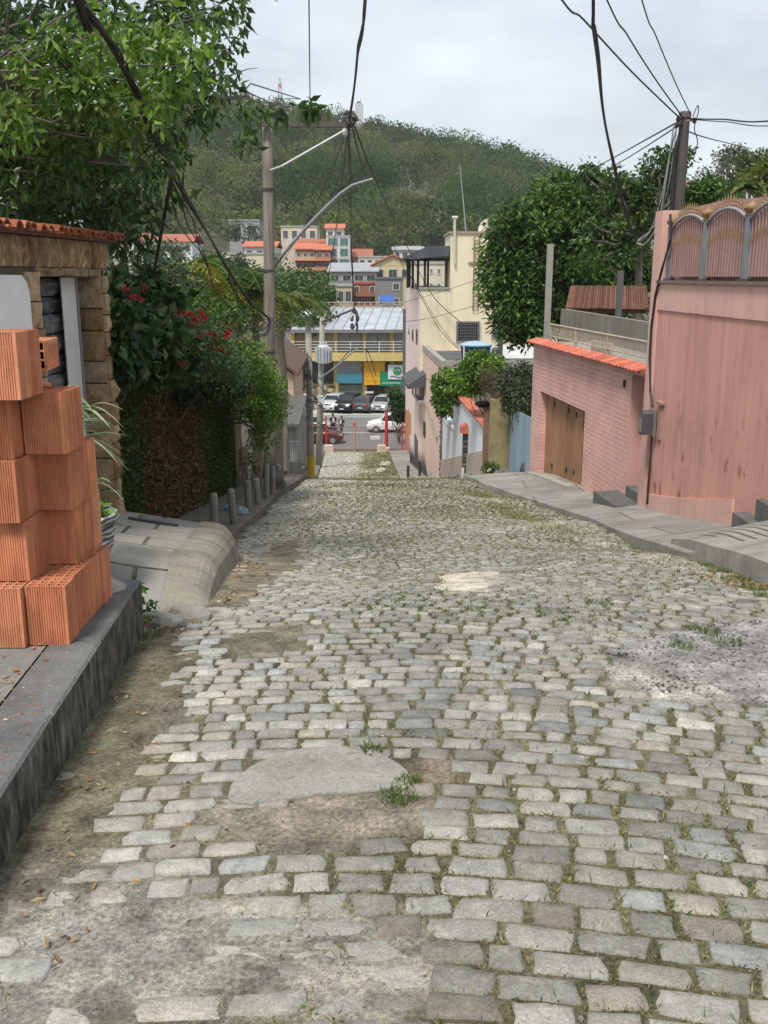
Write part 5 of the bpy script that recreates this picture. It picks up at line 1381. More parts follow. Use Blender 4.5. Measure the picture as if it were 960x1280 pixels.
# ================================================================== gates and garden walls further down on the right
def lower_right():
    olive = M('olive_render', (.30, .25, .125), .22, 3, .92, .01, 30, dirt=(.10, .085, .045), dirt_amt=.75)
    # olive gate pier
    t = thing('gate_pier', 'stained olive rendered gate pier with a small clay tile cap', 'gate pier', (3.35, 27, rz(27)))
    a = P(612, 590, 27); b = P(636, 590, 27); mb = MB(); z1 = P(620, 500, 27).z
    mb.box(a.x, b.x, 27, 27.6, rz(27)-.5, z1); mb.build('pier', olive, t)
    fr = Frame((b.x+.15, 26.9), (a.x+.28, 26.9)); fr.n = Vector((0, -1, 0))
    cp = MB()
    for i in range(3):
        k = random.uniform(.8, 1.2); cp.cur = (k, k, k); x = a.x+.22+i*.14
        cp.slab([(x, 26.8, z1-.02+.03*i), (x+.13, 26.8, z1+.10+.03*i), (x+.13, 27.6, z1+.22+.03*i), (x, 27.6, z1+.10+.03*i)], (0, 0, .035))
    cp.build('tile_cap', tile_mat('red_tile'), t)
    # brown post next to it with clay cap
    t = thing('gate_post', 'narrow brown brick post with a round clay cap beside the olive pier', 'post', (3.0, 27.6, rz(27.6)))
    a = P(603.5, 590, 27.5); b = P(610.5, 590, 27.5); z1 = P(606, 506, 27.5).z; mb = MB(); mb.box(a.x, b.x, 27.5, 27.75, rz(27.5)-.4, z1); mb.build('shaft', M('brown_brick_post', (.22, .13, .09), .3, 9, .9, .012, dirt=(.10, .06, .05), dirt_amt=.6), t)
    cp = MB(); c = P(604, 505, 27.6); cp.ball((c.x, c.y, c.z), (.24, .22, .10), 12, 6, .05); cp.build('tile_cap', tile_mat('dark_tile', ((.13, .06, .04), (.22, .10, .07), (.30, .16, .11)), .5), t)
    # blue plank gate
    fr = Frame((3.56, 26.85), (3.42, 22.1)); face_street(fr)
    t = thing('plank_gate', 'faded blue sheet metal gate between the olive pier and the pink brick house', 'gate', fr.pt(2.4, rz(24.5), 0))
    u0, u1 = .06, fr.len-.25; top = lambda u: fr.px(640, 512)[1] + (fr.px(663, 521)[1]-fr.px(640, 512)[1])*(u/fr.len)
    g = MB(); n = 9; us = np.linspace(u0, u1, n+1)
    for a, b in zip(us[:-1], us[1:]):
        k = random.uniform(.9, 1.1); g.cur = (.23*k, .33*k, .40*k); fr.hexa(g, [(a+.006, rz(26.85-a)-.05), (b-.006, rz(26.85-b)-.05), (b-.006, top(b)), (a+.006, top(a))], -.03, 0.0 if random.random() < .5 else .012)
    kk = NT('blue_sheet'); c = kk.mix(1., kk.attr(), kk.ramp(kk.noise(kk.map(kk.pos(), (5, 5, .5)), 2, 5, .6), [(.3, .75), (.7, 1.2)]), 'MULTIPLY'); c = kk.mix(kk.math('MULTIPLY', kk.ramp(kk.noise(kk.pos(), 4, 6, .7), [(.55, 0.), (.72, 1.)]), .5), c, (.28, .22, .17)); kk.fin(c, .6)
    g.build('panel', kk.m, t)
    p = MB(); fr.box(p, -.12, .05, rz(26.8)-.3, top(0)+.03, -.08, .04); p.build('jamb', M('gate_jamb_brown', (.24, .19, .15), .25, 8, .9), t)
    ow = MB(); ow.box(3.62, 4.4, 26.2, 26.4, rz(26)-.2, P(655, 492, 26.3).z); ow.build('garden_wall', olive, label='olive wall seen above the blue gate', cat='wall')
    # iron hoop fence scrap by the pink house corner
    t = MB(); q = P(667, 575, 23.4); 
    for dx in (0, .09, .18): t.tube([(q.x-.25+dx, 23.0-dx, rz(23)), (q.x-.25+dx, 23.0-dx, rz(23)+.95)], .012, 6)
    for h in (.1, .5, .95): t.tube([(q.x-.25, 23.0, rz(23)+h), (q.x-.07, 22.82, rz(23)+h)], .012, 6)
    t.build('iron_guard', M('dark_iron', (.03, .026, .024)), label='small black iron guard at the corner of the pink brick house', cat='guard')
    b = MB(); b.ball((q.x-.22, 23.2, rz(23.2)+.15), (.16, .14, .28), 8, 6, .15); b.build('rubbish_bag', M('dark_bag', (.05, .04, .04), .4, 10, .5), smooth=True, label='dark bag slumped beside the blue gate', cat='bag')
    b = MB(); c = P(626, 598, 26.0); b.ball((c.x, 26.2, rz(26.2)+.16), (.40, .22, .24), 10, 6, .2); b.build('boulder', M('boulder_grey', (.16, .15, .14), .35, 5, .9, .02), label='grey boulder at the foot of the olive pier', cat='boulder')
    # vine hanging over gate and pier
    def E(px, py, d, rx, ry, rzz): q = P(px, py, d); return ((q.x, q.y, q.z), (rx, ry, rzz))
    hedge_piece('climbing_vine', 'grey-green vine hanging in a thick curtain over the olive pier and blue gate', [E(648, 478, 26.2, .55, .5, .5), E(655, 495, 25.4, .33, .4, .45), E(640, 500, 26.3, .3, .3, .35), E(660, 512, 24.8, .13, .2, .3)], 50, .085, .05, [(.045, .07, .03), (.06, .09, .04), (.035, .055, .025), (.075, .10, .05)], 'vine', None, base=(3.9, 26.3, rz(26)), nclump=75, droop=.6)
    hedge_piece('dry_vine', 'dry brownish bush on top of the olive pier', [E(618, 478, 27.4, .42, .4, .45)], 46, .07, .025, [(.14, .09, .06), (.10, .075, .05), (.09, .10, .05)], 'vine', None, base=(3.3, 27.4, rz(27)+1.5), nclump=60)
    hedge_piece('lemon_tree', 'glossy green garden tree rising behind the white wall', [E(592, 470, 31, .7, .8, .55), E(568, 482, 37, .8, .9, .6), E(556, 503, 40, .45, .6, .6), E(605, 455, 30.6, .5, .7, .4)], 46, .17, .085, [(.09, .17, .022), (.12, .21, .03), (.065, .13, .02), (.15, .24, .04)], 'tree', None, base=(4.1, 31.5, rz(31)), nclump=52)
    hedge_piece('white_flower_bush', 'small bush with white flowers at the foot of the brown brick post', [E(612, 592, 25.6, .25, .25, .28)], 60, .06, .035, GREENS_MID, 'bush', None, base=(P(612, 600, 25.6).x, 25.6, rz(25.6)+.1), nclump=95, crad=(.08, .14), flowers=[(606, 588, 25.3, (.7, .7, .66), 3), (617, 594, 25.3, (.7, .7, .66), 3)])
    # white wall in two heights with red coping
    WF = Frame((2.66, 44.4), (3.09, 29.0)); face_street(WF)
    white = M('white_limewash', (.66, .68, .72), .07, 1.5, .9, .004, 30, dirt=(.40, .38, .36), dirt_amt=.25, streak=True)
    t = thing('white_wall', 'white garden wall stepping up to a red tiled coping, stone plinth below', 'wall', WF.pt(8, rz(36), 0))
    us = WF.px(567, 500)[0]; ht = WF.px(590, 512)[1]; ht = (WF.px(568, 491)[1]+WF.px(601, 525)[1])/2; hl = WF.px(556, 519)[1]; L = WF.len; zg = lambda u: rz(44.4-u)
    mb = MB(); WF.hexa(mb, [(0, zg(0)+1.1), (us, zg(us)+1.1), (us, hl), (0, hl)], -.2, 0); WF.hexa(mb, [(us+.001, zg(us)+1.1), (L, zg(L)+1.1), (L, ht), (us+.001, ht)], -.2, 0); mb.build('wall', white, t)
    cp = MB(); WF.box(cp, us-.06, L+.05, ht+.001, ht+.06, -.34, .10); cp.build('coping', M('red_coping', (.46, .13, .08), .22, 2, .8, .006, 20), t)
    pl = MB(); WF.hexa(pl, [(0, zg(0)-.4), (L, zg(L)-.4), (L, zg(L)+1.098), (0, zg(0)+1.098)], -.2, .05)
    kk = NT('mosaic_plinth'); vo = kk.n('ShaderNodeTexVoronoi', ins={'Vector': kk.pos(), 'Scale': 9.}).outputs['Color']; c = kk.mix(.3, (.40, .30, .24), vo); kk.fin(kk.mix(.75, c, (.42, .32, .26)), .9, kk.bump(kk.noise(kk.pos(), 30), .01)); pl.build('plinth', kk.m, t)
    sp = MB(); cladding(sp, WF, .15, .75, zg(.4)-.2, hl-.1, .0, .07, (.18, .32), (.18, .35), False, [(.16, .125, .11), (.23, .19, .165), (.11, .09, .085)]); sp.build('stone_strip', sand_mat('rubble_dark'), t)
    # little pillar with red cap standing before the white wall
    q = P(582, 600, 33.5); z1 = P(582, 541, 33.5).z
    t = thing('stone_pillar', 'slim dark stone pillar with a red pitched cap in front of the white wall', 'pillar', (q.x, 33.5, rz(33.5)))
    pb = MB(); f2 = Frame((q.x+.13, 33.5), (q.x-.13, 33.5)); f2.n = Vector((0, -1, 0)); cladding(pb, f2, 0, .26, rz(33.5)-.3, z1, 0, .04, (.2, .26), (.12, .25), False, [(.10, .085, .08), (.16, .13, .12), (.07, .06, .058)]); pb.box(q.x-.12, q.x+.12, 33.502, 33.75, rz(33.5)-.3, z1, (.10, .085, .08)); pb.build('shaft', sand_mat('rubble_dark'), t)
    c2 = MB(); c2.slab([(q.x-.22, 33.35, z1+.0), (q.x+.2, 33.35, z1-.04), (q.x+.2, 33.35, z1+.12), (q.x-.02, 33.35, z1+.33), (q.x-.22, 33.35, z1+.22)], (0, .5, 0)); c2.build('cap', M('red_coping', (.4, .1, .06)), t)
    # white T-shaped washing pole on the low white wall
    tp = MB(); a = P(545, 468, 44); b = P(566, 466, 40); tp.tube([a, b], .03, 6); tp.tube([P(560, 490, 40), P(556, 467, 41.5)], .025, 6); tp.build('washing_pole', M('white_pvc', (.62, .62, .60)), label='thin white washing pole fixed above the low white wall', cat='pole')
    # plants and loose stones at the crest
    w = MB(); clump_leaves(w, [tuple(P(569, 601, 22.8)), tuple(P(578, 603, 22.4)), tuple(P(560, 602, 23.2))], [.18, .14, .2], 50, .08, .03, [(.07, .09, .04), (.05, .075, .03), (.12, .11, .06)], .2); w.build('weed_leaves', leaf_mat('soft_leaf'), label='scrubby weeds where the right pavement dips out of sight', cat='weed')
    s = MB(); c = P(577, 597, 24); s.box(c.x-.3, c.x+.28, 24, 24.5, rz(24)-.2, c.z+.02); s.build('masonry_stump', M('boulder_grey', (.2, .19, .17)), label='low grey masonry stump at the dip of the right pavement', cat='stump')
    pp = MB(); a = P(578, 606, 22.6); pp.tube([(a.x, a.y, rz(22.6)), tuple(P(579, 585, 22.6))], .03, 8); pp.build('stake', M('white_pvc', (.62, .62, .60)), label='short white stake near the dip of the right pavement', cat='stake')
lower_right()
# ================================================================== bollards, poles, lamps, cables
def bollards():
    cm = M('bollard_concrete', (.26, .245, .21), .25, 9, .9, .01, 40, dirt=(.12, .11, .09), dirt_amt=.6); proto = None
    pos = [(268, 657, .40, 'first concrete bollard, nearest the driveway ramp'), (292, 650, .42, 'second concrete bollard along the left kerb, scraps of plastic beside it'), (310.5, 637, .44, 'third concrete bollard along the left kerb after the driveway ramp'),
           (322, 628, .40, 'fourth concrete bollard along the left kerb, darker and shorter'), (333, 619, .55, 'tall concrete bollard near the foot of the wooden pole'), (341, 614, .45, 'slim concrete bollard right beside the wooden pole'), (347.5, 607, .40, 'last concrete bollard of the row, just past the wooden pole')]
    for px, py, h, lab in pos:
        if proto is None:
            mb = MB(); mb.lathe((0, 0, 0), [(.052, -.1), (.052, .0), (.05, .35), (.047, .385), (.036, .40), (0, .402)], 14); proto = mb.build('bollard', cm, loc=(0, 0, 0)); o = proto
            for p in o.data.polygons: p.use_smooth = len(p.vertices) == 4
        else: o = proto.copy(); COL.objects.link(o)
        q = G(px, py, .13); o.location = (q.x, q.y, q.z-.01); o.scale = (1, 1, h/.40*1.08); o.rotation_euler = (random.uniform(-.04, .04), random.uniform(-.05, .05), random.random()*6)
        tag(o, lab, 'bollard', 'concrete bollards along the left kerb', 'thing')
    # short stakes in a tight row beyond the pole
    st = None
    for i, (px, lab) in enumerate([(362, 'tallest stake of the tight row, nearest the wooden pole'), (366, 'second stake in the tight row past the wooden pole'), (369, 'middle stake in the tight row past the wooden pole'), (372, 'fourth stake in the tight row past the wooden pole'), (375.5, 'last thick stake of the tight row beside the yellow pole base')]):
        q = P(px, 606, 22.5)
        if st is None: mb = MB(); mb.lathe((0, 0, 0), [(.042, -.3), (.042, .0), (.04, .34), (.03, .36), (0, .362)], 10); st = mb.build('stake', cm, loc=(0, 0, 0)); o = st
        else: o = st.copy(); COL.objects.link(o)
        o.location = (q.x, 22.5+.05*i, rz(22.5)+.12); o.scale = (1, 1, .95 if i in (0, 4) else .82); tag(o, lab, 'stake', 'row of short concrete stakes', 'thing')
    # plastic rubbish on the pavement, dark bag by the pole
    for (px, py, r, col, lab) in ((286, 636, .11, (.30, .42, .55), 'crumpled pale blue plastic bag on the left pavement behind the bollards'), (303, 640, .10, (.34, .40, .46), 'crumpled grey-blue plastic scrap lying between two bollards')):
        q = G(px, py, .14); b = MB(); b.ball((q.x, q.y, q.z+.02), (r, r*.6, .05), 9, 6, .35); b.build('plastic_bag', M('thin_plastic_%d' % px, col, .3, 14, .35), label=lab, cat='litter')
    q = G(349, 610, .13); b = MB(); b.ball((q.x-.1, q.y+.2, q.z+.12), (.22, .2, .2), 9, 6, .22); b.build('rock', M('boulder_grey', (.16, .15, .14)), label='rough grey rock at the foot of the wooden pole', cat='rock')
bollards()

POLE = (-2.46, 20.2)
def wood_mat():
    k = NT('weathered_pole'); v = k.pos(); n1 = k.noise(k.map(v, (14, 14, .6)), 2, 6, .65); n2 = k.noise(v, 3, 4, .6); z = k.n('ShaderNodeSeparateXYZ', ins={0: v}).outputs[2]
    c = k.ramp(n1, [(.3, (.115, .10, .085)), (.5, (.22, .195, .165)), (.72, (.34, .31, .27))])
    c = k.mix(k.ramp(k.math('ADD', k.math('MULTIPLY', z, .5), 1.75), [(.55, .85), (.95, 0.)]), c, (.10, .12, .06))
    return k.fin(c, .9, k.bump(n1, .015), 0, .2)
def main_pole():
    x, y = POLE; t = thing('utility_pole', 'weathered grey wooden utility pole with crossarm, brace and curved lamp arm', 'utility pole', (x, y, rz(y)))
    zt = P(335, 152, y).z; zb = rz(y)-.2; pm = wood_mat(); mb = MB()
    hs = np.linspace(zb, zt, 9); xt = P(335, 152, y).x; LX = lambda h: x+(xt-x)*(h-zb)/(zt-zb)
    mb.tube([(LX(h)-.012*math.sin(i), y, h) for i, h in enumerate(hs)], [.16, .15, .145, .125, .12, .115, .11, .105, .10], 14); mb.build('pole', pm, t, smooth=True)
    mb = MB(); mb.tube([(x-.20, y-.05, zb), (x-.19, y-.03, zb+1.7)], .085, 9); mb.build('stub_post', M('mossy_stub', (.055, .065, .035), .35, 9, .95, .02), t)
    galv = M('galvanised_tube', (.36, .37, .375), .15, 8, .45, metal=.4); iron = M('pole_iron', (.05, .048, .046), .3, 10, .6); 
    a = P(337, 155, y-.18); b = P(443, 156, y-.18); ca = MB(); ca.hexa([(a.x-.25, y-.24, a.z-.05), (b.x, y-.24, b.z-.05), (b.x, y-.14, b.z-.05), (a.x-.25, y-.14, a.z-.05), (a.x-.25, y-.24, a.z+.05), (b.x, y-.24, b.z+.05), (b.x, y-.14, b.z+.05), (a.x-.25, y-.14, a.z+.05)]); arm = ca.build('crossarm', M('crossarm_wood', (.11, .095, .085), .3, 12, .9, .01), t)
    for px in (345, 388, 412): 
        i = MB(); q = P(px, 155, y-.19); i.lathe((q.x, q.y, q.z+.05), [(.012, 0), (.012, .05), (.035, .06), (.028, .085), (.038, .10), (.025, .14), (0, .15)], 10); i.build('insulator', M('insulator_brown', (.07, .035, .025), .2, 20, .25), arm)
    br = MB(); br.tube([P(338, 213, y-.15), P(352, 208, y-.2), P(433, 162, y-.22)], .026, 8); br.build('brace', galv, t)
    la = MB(); pts = [(343, 333), (362, 308), (385, 282), (405, 262), (425, 243), (440, 232), (455, 227), (465, 224)]; la.tube([P(px, py, y-.15-.25*i) for i, (px, py) in enumerate(pts)], [.035]*5+[.03, .026, .022], 10); la.build('lamp_arm', galv, t, smooth=True)
    for h in (.62, .40, .83): 
        bd = MB(); hh = zb+(zt-zb)*h; bd.tube([(LX(hh), y, hh-.025), (LX(hh), y, hh+.025)], .128, 14); bd.build('band', iron, t)
    cl = MB(); q = P(437, 150, y-.2)
    for _ in range(9): cl.ball((q.x+random.uniform(-.10, .10), q.y+random.uniform(-.08, .08), q.z+random.uniform(-.12, .16)), random.uniform(.05, .10), 7, 5, .2)
    cl.build('cable_clamp', iron, t); c2 = MB(); q = P(431, 165, y-.2); c2.ball(q, (.06, .05, .11), 8, 6, .15); c2.build('splice_box', M('splice_grey', (.30, .30, .30), .3, 14, .6), t)
    return t
main_pole()

CABLE = None
def cable(label, pts, r, sag=None, m=None, group='overhead cables across the street', name='cable', twist=0):
    mb = MB(); m = m or M('black_cable', (.018, .018, .02))
    for (a, b, s) in pts: mb.tube(catenary(a, b, s, 18), r, 6)
    return mb.build(name, m, label=label, cat='cable', group=group)
def spline(pp, n=10):
    pp = [Vector(q) for q in pp]; out = []
    for i in range(len(pp)-1):
        p0 = pp[max(i-1, 0)]; p1 = pp[i]; p2 = pp[i+1]; p3 = pp[min(i+2, len(pp)-1)]
        for k in range(n):
            t = k/n; out.append(.5*((2*p1)+(p2-p0)*t+(2*p0-5*p1+4*p2-p3)*t*t+(3*p1-p0-3*p2+p3)*t**3))
    return out+[pp[-1]]
def cables():
    def S(label, pix, r, strands=1, spread=.0, m=None):
        """a cable through sight-line points (px, py, distance)"""
        mb = MB(); pp = [P(*q) for q in pix]
        out = lambda q: q[1] < 0 or q[0] > 965
        if out(pix[0]): e = (pp[0]-pp[1]).normalized(); pp = [pp[0]+e*16+Vector((0, 0, 2.5)), pp[0]+e*7+Vector((0, 0, .7))] + pp
        if out(pix[-1]): e = (pp[-1]-pp[-2]).normalized(); pp = pp + [pp[-1]+e*7+Vector((0, 0, .7)), pp[-1]+e*16+Vector((0, 0, 2.5))]
        base = spline(pp, 8); m2 = m or M('black_cable', (.018, .018, .02))
        for s in range(strands):
            o = Vector((random.uniform(-1, 1), random.uniform(-1, 1), random.uniform(-1, 1)))*spread; ph = random.random()*6
            mb.tube([q+o*(.6+.4*math.sin(i*.35+ph))+Vector((math.cos(i*.5+ph), 0, math.sin(i*.5+ph)))*spread*.5 for i, q in enumerate(base)], r, 6)
        return mb.build('cable', m2, label=label, cat='cable', group='overhead cables across the street')
    S('twisted black cable running up from the clamp at the crossarm end', [(437, 150, 20), (446, 80, 16), (452, 40, 14), (460, -30, 11)], .018, 2, .02)
    S('thin single wire rising straight up from the crossarm insulator', [(388, 150, 20), (387, 80, 17), (386, -20, 13)], .009)
    S('thick bundle of black cables slanting down to the wooden pole', [(75, -60, 5.6), (100, 0, 6.0), (146, 67, 6.5), (167, 112, 7.1), (217, 217, 9.5), (287, 340, 16.0), (312, 375, 18.7), (336, 398, 20.1)], .009, 8, .026)
    S('black guy cable hanging from the thick bundle into the shrubs', [(216, 216, 9.4), (207, 262, 10.6), (193, 338, 11.6)], .02)
    S('slack black wires beside the thick bundle', [(213, 210, 9.3), (235, 280, 12), (262, 340, 16), (300, 385, 18.7), (336, 402, 20.1)], .008, 3, .10)
    S('tangle of slack wires round the wooden pole', [(290, 345, 17.6), (310, 395, 18.6), (330, 415, 19.6), (339, 400, 20.05)], .009, 5, .09)
    S('straight black cable dropping from the crossarm clamp to the far pole arm', [(437, 160, 20), (438, 230, 32), (440, 320, 45), (443, 388, 55)], .022, 2, .03)
    S('black cable fanning left of the drop from the crossarm clamp', [(434, 165, 20), (428, 225, 30), (418, 300, 42), (402, 398, 55.8)], .018)
    S('thin wire fanning far left from the crossarm clamp to the palms', [(432, 165, 20), (412, 220, 25), (385, 275, 30), (352, 330, 36)], .010)
    S('black cable running right from the clamp towards the cream building', [(441, 162, 20), (455, 215, 27), (478, 275, 38), (509, 345, 54)], .018)
    S('outer black cable running right from the clamp to the peach building', [(444, 160, 20), (467, 220, 25), (498, 285, 34), (530, 352, 54)], .018)
    S('long wire sweeping right across the cream building front', [(530, 350, 54), (545, 375, 54.6), (570, 398, 54.4), (600, 420, 52)], .02)
    S('second wire slanting down across the cream building front', [(508, 335, 54), (530, 378, 54.4), (550, 412, 54.5), (572, 436, 48.5)], .018)
    S('third wire crossing the cream building towards the small roof', [(515, 345, 54), (538, 388, 54.2), (560, 420, 54), (590, 452, 48)], .014)
    S('flat wire drawn across the lower part of the cream building', [(506, 402, 54), (540, 397, 54), (600, 380, 52), (690, 350, 40)], .014)
    S('wire drawn across the upper part of the cream building', [(505, 378, 54), (560, 362, 54), (610, 345, 45), (688, 318, 28)], .012)
    S('black cable coming from the far pole to the arm clamp over the shop roof', [(401, 402, 55.8), (420, 396, 55.6), (444, 386, 55.2)], .03)
    S('bent cable hanging low in front of the shop', [(400, 475, 56), (420, 458, 58), (436, 440, 60), (448, 437, 62), (460, 440, 64), (470, 470, 68)], .03)
    S('thin wire falling across the shop signs', [(456, 436, 62), (462, 460, 68), (474, 490, 75)], .02)
    # right-hand pole wires
    S('thick black cable falling from overhead and hooking behind the dark tree', [(740, -40, 10), (743, 40, 11), (752, 120, 13), (765, 200, 15), (782, 265, 16.5), (795, 303, 17.2)], .015, 2, .018)
    grey = M('pale_cable', (.26, .26, .26), .1, 10, .5)
    S('pale looped cable rising from the hook to the dark pole', [(795, 303, 17.2), (812, 290, 17), (826, 250, 16.8), (838, 190, 16.7), (848, 152, 16.6)], .012, 1, 0, grey)
    S('second pale looped cable swinging lower below the dark pole', [(795, 303, 17.2), (806, 305, 17), (822, 280, 16.8), (832, 230, 16.7), (842, 158, 16.6)], .012, 1, 0, grey)
    S('third pale looped cable close to the dark pole', [(797, 300, 17.1), (818, 282, 17), (835, 235, 16.7), (846, 158, 16.6)], .009, 1, 0, grey)
    S('sagging wire reaching the dark pole from the left overhead', [(690, -18, 11), (730, 25, 12.5), (790, 90, 14.5), (849, 147, 16.5)], .012)
    S('middle wire reaching the dark pole from overhead', [(750, -20, 12), (785, 45, 13.5), (820, 100, 15), (853, 146, 16.5)], .011)
    S('right thin wire reaching the dark pole from overhead', [(798, -15, 12), (820, 45, 13.5), (845, 105, 15), (864, 144, 16.5)], .009)
    S('wire leaving the dark pole level to the right', [(862, 148, 16.5), (900, 149, 15.5), (1000, 145, 13)], .012)
    S('lower thin wire leaving the dark pole to the right', [(862, 149, 16.5), (905, 152, 15.5), (1000, 153, 13)], .008)
    S('thin wire running back from the dark pole over the right trees', [(862, 165, 16.6), (890, 174, 22), (940, 186, 40)], .012)
    S('wire from the dark pole running down to the far left', [(848, 152, 16.5), (780, 190, 24), (700, 235, 40), (600, 300, 54)], .014)
    S('second wire from the dark pole running down to the far left', [(848, 157, 16.5), (785, 197, 24), (705, 245, 40), (612, 305, 55)], .012)
    S('thin loop of loose wire at the head of the dark pole', [(866, 146, 16.4), (872, 132, 16.4), (873, 140, 16.4), (868, 160, 16.4), (872, 178, 16.4), (866, 200, 16.4)], .008)
cables()

def dark_pole():
    a = P(856, 146, 16.6); y = 16.6; t = thing('utility_pole', 'dark wooden pole behind the tall pink wall with wires at its head', 'utility pole', (a.x, y, rz(y)))
    mb = MB(); mb.tube([(a.x, y, rz(y)-.3), (a.x+.0, y, EYE), (a.x, y, a.z-.12), (a.x, y, a.z)], [.115, .10, .085, .085], 12); mb.build('pole', M('dark_pole_wood', (.085, .075, .068), .35, 5, .9, .01, 20), t, smooth=True)
    c = MB(); c.tube([(a.x-.14, y-.05, rz(y)), (a.x-.13, y-.05, a.z-.5), (a.x-.06, y-.02, a.z-.25)], .035, 7); c.build('conduit', M('black_cable', (.018, .018, .02)), t)
    ca = MB(); ca.lathe((a.x, y, a.z-.02), [(.095, 0), (.10, .0), (.10, .09), (.08, .10), (0, .10)], 12); ca.build('cap', M('pole_cap', (.13, .10, .09), .3, 9), t)
    for dx, h in ((-.13, -.05), (-.15, -.14), (.13, -.07)):
        i = MB(); i.tube([(a.x, y-.06, a.z+h), (a.x+dx, y-.1, a.z+h)], .014, 6); i.ball((a.x+dx, y-.1, a.z+h), (.04, .04, .05), 8, 6); i.build('insulator', M('insulator_brown', (.07, .035, .025)), t)
dark_pole()

def far_poles():
    conc = M('pole_concrete', (.30, .285, .25), .2, 3, .9, .01, 18, dirt=(.16, .15, .13), dirt_amt=.5, streak=True)
    y = 44.; a = P(385, 385, y); b = P(388.5, 600, y); t = thing('utility_pole', 'concrete pole with a yellow painted foot and white street lamp', 'utility pole', (b.x, y, rz(y)))
    mb = MB(); mb.tube([(b.x, y, rz(y)-.3), (b.x, y, rz(y)+.01+.0), (a.x, y, a.z)], [.19, .185, .13], 12); mb.build('pole', conc, t, smooth=True)
    f = MB(); f.tube([(b.x, y, rz(y)), (b.x, y, P(388, 570, y).z)], [.205, .20], 14); f.build('yellow_foot', M('yellow_paint', (.62, .42, .02), .15, 6, .7, dirt=(.2, .15, .05), dirt_amt=.5), t)
    l = MB(); q = P(380, 394, y-.3); l.ball((q.x, q.y, q.z), (.40, .28, .17), 14, 8); lamp = l.build('street_lamp', M('lamp_white', (.66, .67, .68), .08, 5, .4), t, smooth=True)
    ar = MB(); ar.tube([(a.x, y, a.z-.4), (a.x-.05, y-.1, a.z-.1), q], .04, 8); ar.build('lamp_arm', M('galvanised_tube', (.36, .37, .375)), t)
    tn = MB()
    for _ in range(14):
        z0 = random.uniform(-3.5, -6.5)+EYE; tn.tube(spline([(b.x+random.uniform(-.3, .3), y-.3, z0), (b.x+random.uniform(-.9, .6), y-.5, z0-random.uniform(.2, 1.2)), (b.x+random.uniform(-1.2, .8), y-.2, z0+random.uniform(-1., 1.)), (b.x-.1, y-.2, z0+random.uniform(-.6, .6))], 6), .014, 5)
    tn.build('wire_tangle', M('black_cable', (.018, .018, .02)), t)
    bx = MB(); q = P(381, 508, y-.4); bx.obox((q.x-.15, q.y, q.z), .34, .22, .42, .2); bx.build('cable_box', M('lamp_white', (.66, .67, .68)), t)
    y = 56.; a = P(403, 396, y); b = P(398, 575, y); t = thing('utility_pole', 'concrete pole carrying the finned grey transformer and a long side arm', 'utility pole', (b.x, y, rz(y)))
    mb = MB(); mb.tube([(b.x, y, rz(y)-.3), (a.x, y, a.z)], [.21, .14], 12); mb.build('pole', conc, t, smooth=True)
    tr = MB(); c = P(404.5, 443, y-.45); tr.lathe((c.x, c.y, c.z-.52), [(.30, 0), (.34, .03), (.34, .95), (.30, 1.0), (.25, 1.04), (0, 1.06)], 16)
    for i in range(9):
        an = PI+PI*(i/8); tr.obox((c.x+math.cos(an)*.40, c.y+math.sin(an)*.40, c.z), .18, .035, .86, an)
    for dx in (-.15, 0, .15): tr.lathe((c.x+dx, c.y, c.z+.5), [(.04, 0), (.05, .05), (.03, .08), (.05, .12), (.02, .22), (0, .22)], 8)
    tr.build('transformer', M('transformer_grey', (.46, .49, .51), .12, 5, .5), t, smooth=False)
    am = MB(); am.tube([P(403, 402, y-.2), P(444, 386, y-.6)], .06, 7); am.build('side_arm', M('pole_iron', (.05, .048, .046)), t)
    hg = MB(); q = P(443, 395, y-.7)
    for _ in range(10): hg.ball((q.x+random.uniform(-.15, .2), q.y, q.z+random.uniform(-.8, .35)), (random.uniform(.05, .14), .1, random.uniform(.12, .3)), 6, 5, .25)
    hg.build('hanging_clamp', M('pole_iron', (.05, .048, .046)), t)
    la = MB(); la.tube(spline([P(400, 472, y-.2), P(415, 462, y-.5), P(435, 445, y-1.0), P(446, 436, y-1.4)], 5), .05, 8); la.build('lamp_arm', M('galvanised_tube', (.36, .37, .375)), t)
    m = MB(); q = P(401, 500, y-.28); m.obox(q, .34, .3, .5); m.build('meter', M('transformer_grey', (.46, .49, .51)), t)
far_poles()

